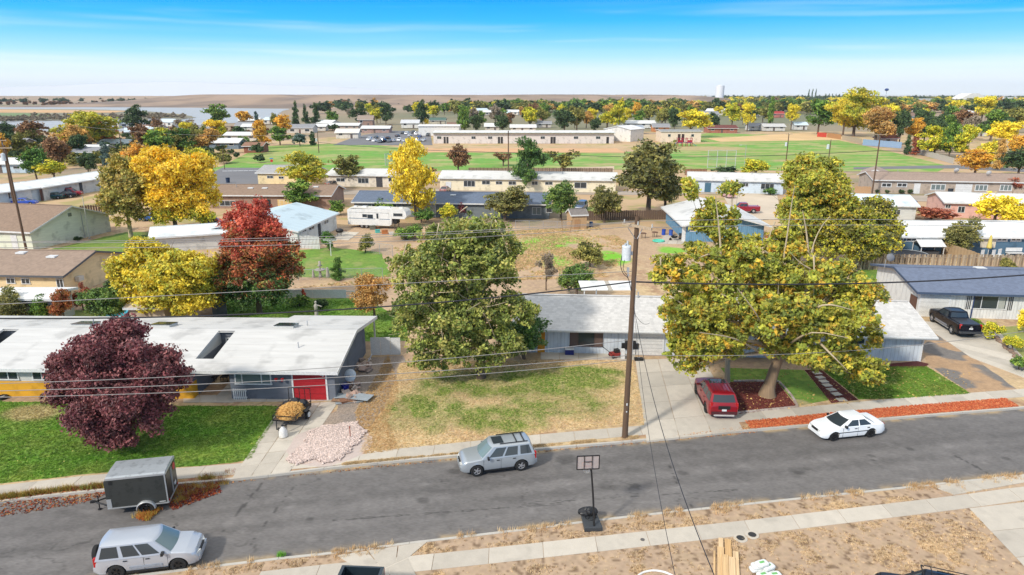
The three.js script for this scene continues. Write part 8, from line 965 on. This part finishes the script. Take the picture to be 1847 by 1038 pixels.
  for (const [x, y, l, c] of [[1197, 424, 'blue barrel left of the blue gabled house', S(40, 80, 180)], [1210, 425, 'second blue barrel left of the blue gabled house', S(60, 96, 180)], [1066, 410, 'blue bin beside the tan garden shed', S(60, 96, 140)], [1228, 432, 'dark bin against the blue gabled house', S(50, 54, 60)]]) box5('storage_barrel', l, 'barrel', x, y, [['drum', cyl(.3, .3, .85, 14), paint(c, .5)], ['lid', cyl(.32, .32, .05, 14, 0, .85, 0), paint(mul3(c, .7), .5)]]);
  for (const [x, y, l] of [[1181, 428, 'small brown garden table in the dirt yard'], [1160, 430, 'old charcoal grill in the dirt yard']]) box5('garden_table', l, 'table', x, y, [['top', cyl(.5, .5, .06, 14, 0, .75, 0), woodM(S(110, 80, 64))], ['legs', [cyl(.04, .04, .75, 5, -.3, 0, .1), cyl(.04, .04, .75, 5, .3, 0, .1), cyl(.04, .04, .75, 5, 0, 0, -.3)], blackM]]);
  box5('swing_frame', 'leaning wooden trellis frame beside the tan garden shed', 'frame', 1022, 420, [['post', [box(.12, 2.0, .12, -.7, 1, 0, 0, 0, .12), box(.12, 2.0, .12, .7, 1, 0, 0, 0, -.12)], woodM(S(176, 146, 110))], ['beam', box(1.8, .12, .12, 0, 1.9, 0), woodM(S(190, 160, 124))]]);
  box5('wheeled_bin', 'dark wheeled bin in front of the very long beige house', 'bin', 1714, 352, [['tub', taper([[0, 0, 0], [0, .5, 0], [0, 1.3, 0]], .5, .62, 4, 3), paint(S(56, 62, 70))], ['lid', box(.95, .08, .95, 0, 1.34, 0, .78), paint(S(40, 46, 52))]]); box5('wheeled_bin', 'dark blue wheeled bin at the side street', 'bin', 411, 330, [['tub', taper([[0, 0, 0], [0, .5, 0], [0, 1.2, 0]], .45, .55, 4, 3), paint(S(40, 60, 90))], ['lid', box(.8, .08, .8, 0, 1.24, 0, .78), paint(S(30, 40, 60))]]);
  box5('wheeled_bin', 'black bag lying at the pale green gable wall', 'bag', 160, 424, [['tub', (() => { const k = new THREE.SphereGeometry(.9, 12, 8); k.scale(1, .6, .6); k.translate(0, .5, 0); return k; })(), blackM]]);
  box5('flag_pole', 'thin white pole standing before the pale green gable wall', 'pole', 161, 431, [['post', cyl(.07, .05, 6.5, 8), paint(S(210, 206, 196))], ['foot', cyl(.2, .2, .15, 8), stone]]);
  // rock edging at the right hand drive
  const rnd = rng(12), re = thing('rock_edging', 'row of rough rocks along the right side of the long drive', 'rocks', [0, 0, 0]); for (let i = 0; i < 26; i++) { const k = i / 25, q = g(lerp(1788, 1862, k) + rnd() * 6, lerp(606, 672, k)); const s = new THREE.IcosahedronGeometry(.16 + .14 * rnd(), 1); s.scale(1.2, .7, 1); s.rotateY(rnd() * 6); s.translate(q[0], .08, q[1]); mesh('rock', s, cm('rk' + (i % 2), () => mat(i % 2 ? S(150, 124, 106) : S(124, 106, 92), { map: fineTex, m: .4 })), re); }
}
// ---------------------------------------------------------------- grass tufts, weeds, litter of leaves
{
  const rnd = rng(2024);
  const blades = (n, h, w, spread, seed) => { const r = rng(seed), P = [], I = []; for (let i = 0; i < n; i++) { const a = r() * 6.28, e = r() * spread, x = Math.cos(a) * e, z = Math.sin(a) * e, b = r() * 6.28, lx = Math.cos(b) * h * .55 * r(), lz = Math.sin(b) * h * .55 * r(), hh = h * (.5 + .5 * r()), c = Math.cos(b + 1.57) * w, s = Math.sin(b + 1.57) * w, k = P.length / 3; P.push(x - c, 0, z - s, x + c, 0, z + s, x + lx, hh, z + lz); I.push(k, k + 1, k + 2); } const ge = new THREE.BufferGeometry(); ge.setAttribute('position', new THREE.Float32BufferAttribute(P, 3)); ge.setIndex(I); ge.computeVertexNormals(); return ge; };
  const scatter = (name, label, ge, list, cat) => { const m = mat([1, 1, 1], { roughness: .9, side: THREE.DoubleSide }), I = new THREE.InstancedMesh(ge, m, list.length), M = new THREE.Matrix4(), q = new THREE.Quaternion(), Y = new THREE.Vector3(0, 1, 0), col = new THREE.Color(); list.forEach(([x, y, z, s, c], i) => { q.setFromAxisAngle(Y, rnd() * 6.28); M.compose(new THREE.Vector3(x, y, z), q, new THREE.Vector3(s, s, s)); I.setMatrixAt(i, M); const k = .75 + .5 * rnd(); col.setRGB(c[0] * k, c[1] * k, c[2] * k); I.setColorAt(i, col); }); I.name = numbered(name); scene.add(I); return stuff(I, label, cat); };
  const fill = (P, n, f) => { let x0 = 1e9, x1 = -1e9, z0 = 1e9, z1 = -1e9; P.forEach((p) => { x0 = Math.min(x0, p[0]); x1 = Math.max(x1, p[0]); z0 = Math.min(z0, p[1]); z1 = Math.max(z1, p[1]); }); const out = []; let guard = 0; while (out.length < n && guard++ < n * 12) { const x = lerp(x0, x1, rnd()), z = lerp(z0, z1, rnd()); if (!inPoly(x, z, P)) continue; const r = f(x, z); if (r) out.push(r); } return out; };
  const tuft = blades(9, .085, .012, .10, 3), tall = blades(14, .38, .014, .16, 4), clip = (P) => P.filter((p) => p[0] > -34);
  const leftP = lawnLeftP.map((p) => [Math.max(p[0], -40), p[1]]);
  scatter('grass_blades', 'short green grass on the left front lawn', tuft, fill(leftP, 26000, (x, z) => [x, .012, z, .7 + .6 * rnd(), mul3(lawnLeft(x, z), 1.25)]), 'grass');
  scatter('grass_blades', 'short green and straw coloured grass on the middle lawn', tuft, fill(lawnMidP, 26000, (x, z) => { const k = lawnMidGreen(x, z); return [x, .012, z, .6 + .6 * rnd(), mul3(mix3(rnd() < .4 ? DRY : STRAW, grassC(x, z, .8), clamp(k + .5 * (rnd() - .5))), 1.2)]; }), 'grass');
  const rightP = px([[1484, 668], [1600, 662], [1672, 662], [1702, 680], [1752, 711], [1640, 719], [1550, 721]]); scatter('grass_blades', 'short green grass on the new sod lawn', tuft, fill(rightP, 9000, (x, z) => [x, .011, z, .6 + .5 * rnd(), grassC(x, z, 1)]), 'grass');
  const vergeP = (x0, x1) => [...range(x0, x1, 1).map((x) => [x, farZ(x) - .25]), ...range(x0, x1, 1).reverse().map((x) => [x, along(walkFar, x) + 1.35])];
  scatter('dry_grass', 'dry straw grass on the verge by the wooden pole', tuft, fill(vergeP(-10, 8.2), 9000, (x, z) => sst(.3, .6, fbm(x * .9, z * .9, 3, 3)) > rnd() ? [x, .01, z, .8 + .8 * rnd(), rnd() < .6 ? DRY : STRAW] : null), 'dry grass');
  scatter('weeds', 'rank yellow and red weeds behind the cargo trailer', tall, [...fill(vergeP(-33, -16.8), 2600, (x, z) => sst(.4, .62, fbm(x * .55, z * .55, 13, 3)) > rnd() ? [x, .0, z, .5 + .7 * rnd(), rnd() < .6 ? S(176, 150, 70) : rnd() < .5 ? S(150, 70, 44) : S(126, 132, 56)] : null), ...fill(px([[205, 905], [320, 870], [425, 845], [410, 870], [320, 905]]), 420, (x, z) => [x, -.1, z, .4 + .5 * rnd(), rnd() < .5 ? S(140, 60, 40) : S(170, 140, 60)]), ...fill(px([[240, 930], [265, 938], [290, 915], [262, 918]]), 120, (x, z) => [x, -.1, z, .5 + .5 * rnd(), rnd() < .4 ? S(190, 110, 50) : S(190, 160, 70)])], 'weeds');
  const kerbWeeds = []; for (let i = 0; i < 1500; i++) { const x = lerp(-15, 32, rnd()); if (fbm(x * .8, 2, 77, 4) < .50 + .14 * rnd()) continue; const z = nearZ(x) + .05 + rnd() * .9 * rnd() - .2; kerbWeeds.push([x, z < nearZ(x) - .1 ? -.1 : 0, z, .35 + .6 * rnd(), rnd() < .65 ? S(194, 160, 116) : S(210, 184, 142)]); }
  scatter('weeds', 'dry orange weeds along the near kerb', tall, kerbWeeds, 'weeds');
  const nearYard = fill([[-14, -27], [30, -34], [30, -24], [-14, -22]], 12000, (x, z) => { if (z < nearZ(x) + .2) return null; const k = sst(.5, .66, fbm(x * 1.2, z * 1.2, 18, 4)); if (rnd() > k * .9 + .05) return null; const wz = along(walkNearA, x); if (z > wz - .05 && z < wz + 1.25) return null; if (inPoly(x, z, [g(1748, 918), g(1990, 890), g(2160, 1120), g(1940, 1120)]) || inPoly(x, z, [g(602, 1000), g(772, 974), g(738, 1006), g(790, 1120), g(640, 1140)])) return null; return [x, 0, z, .5 + .7 * rnd(), rnd() < .7 ? S(214, 188, 148) : rnd() < .6 ? S(178, 150, 116) : S(120, 92, 66)]; });
  { const chip = boxUV(box(.07, .02, .035)), P = [...range(15.6, 36.3, 1).map((x) => [x, farZ(x) - .12]), ...range(15.6, 36.3, 1).reverse().map((x) => [x, along(walkFar, x) + 1.2])]; scatter('wood_chips', 'loose orange red wood chips on the strip by the white sedan', chip, fill(P, 7000, (x, z) => [x, .025 + .02 * rnd(), z, .6 + .9 * rnd(), rnd() < .6 ? S(182, 86, 48) : S(206, 124, 76)]), 'wood chips'); const B = px([[1316, 690], [1402, 690], [1438, 735], [1330, 748]]), Q = px([[1452, 668], [1482, 668], [1548, 722], [1500, 728]]); scatter('wood_chips', 'loose dark red bark chips on the mulch bed and path', chip, [...fill(B, 3500, (x, z) => [x, .025, z, .6 + .9 * rnd(), rnd() < .6 ? S(104, 44, 34) : S(130, 70, 56)]), ...fill(Q, 2500, (x, z) => [x, .022, z, .5 + .6 * rnd(), rnd() < .6 ? S(96, 42, 34) : S(120, 64, 52)])], 'bark chips'); }
  scatter('dry_grass', 'sparse dry tufts in the bare yard on the near side', tuft, nearYard, 'dry grass');
  const yard = fill(px([[700, 640], [640, 745], [655, 820], [720, 812], [700, 760], [720, 700]]), 5000, (x, z) => [x, 0, z, .6 + .8 * rnd(), rnd() < .6 ? S(214, 182, 130) : S(196, 156, 104)]); scatter('dry_grass', 'dry golden grass between the gravel and the middle lawn', tuft, yard, 'dry grass');
  const back = fill(px([[530, 520], [1100, 500], [1140, 440], [1080, 410], [760, 420], [690, 455], [700, 500]]), 14000, (x, z) => fbm(x * .3, z * .3, 23, 4) > .42 + .25 * rnd() ? [x, 0, z, 1.2 + 1.6 * rnd(), rnd() < .5 ? S(214, 182, 136) : rnd() < .6 ? S(190, 162, 118) : S(160, 162, 90)] : null); scatter('dry_grass', 'rough dry grass in the middle dirt yards', tuft, back, 'dry grass');
  const backLawn = fill(px([[405, 545], [655, 542], [735, 580], [735, 612], [665, 612], [420, 590]]), 9000, (x, z) => [x, .01, z, .8 + .5 * rnd(), grassC(x, z, 1.3)]); scatter('grass_blades', 'thick green grass on the bright back lawn', tuft, backLawn, 'grass');
  const leaf = blades(3, .05, .05, .05, 9), litter = [...fill(px([[300, 905], [390, 868], [400, 885], [310, 918]]), 900, (x, z) => [x, along(farK, x) < z ? -.112 : .01, z, .7 + .6 * rnd(), rnd() < .6 ? S(140, 50, 36) : S(190, 110, 60)]), ...fill(px([[0, 930], [150, 905], [200, 885], [180, 880], [0, 895]]), 900, (x, z) => [x, along(farK, x) < z ? -.112 : .01, z, .7 + .6 * rnd(), rnd() < .6 ? S(160, 70, 40) : S(190, 130, 70)]), ...fill(vergeP(-16, 16).map((p) => [p[0], p[1] + .5]), 1400, (x, z) => [x, along(farK, x) < z ? -.112 : .012, z, .6 + .6 * rnd(), rnd() < .5 ? S(206, 150, 90) : S(170, 110, 66)]), ...fill(lawnMidP, 900, (x, z) => [x, .03, z, .9, S(226, 196, 140)]), ...fill(leftP, 350, (x, z) => [x, .05, z, .8, S(220, 206, 120)]), ...fill([[-26.5, -53], [-22.5, -53], [-22.5, -55], [-26, -55]], 260, (x, z) => [x, 2.98 + .19 * (z + 52.6) + .05, z, .8, S(200, 156, 90)]), ...fill(px([[1280, 660], [1750, 670], [1760, 712], [1310, 748]]), 500, (x, z) => [x, .04, z, .9 + rnd() * .5, S(214, 176, 110)])];
  scatter('fallen_leaves', 'fallen red and tan leaves along the far kerb', leaf, litter, 'leaves');
  const gw = g(509, 1003); const green = []; for (let i = 0; i < 14; i++) green.push([gw[0] + (rnd() - .5) * .3, 0, gw[1] + (rnd() - .5) * .2, .7, S(110, 170, 50)]); scatter('weeds', 'single bright green weed at the near kerb', tall, green, 'weeds');
}
scene.traverse((o) => { if (o.isMesh) { o.castShadow = true; o.receiveShadow = true; } });
renderer.render(scene, camera);
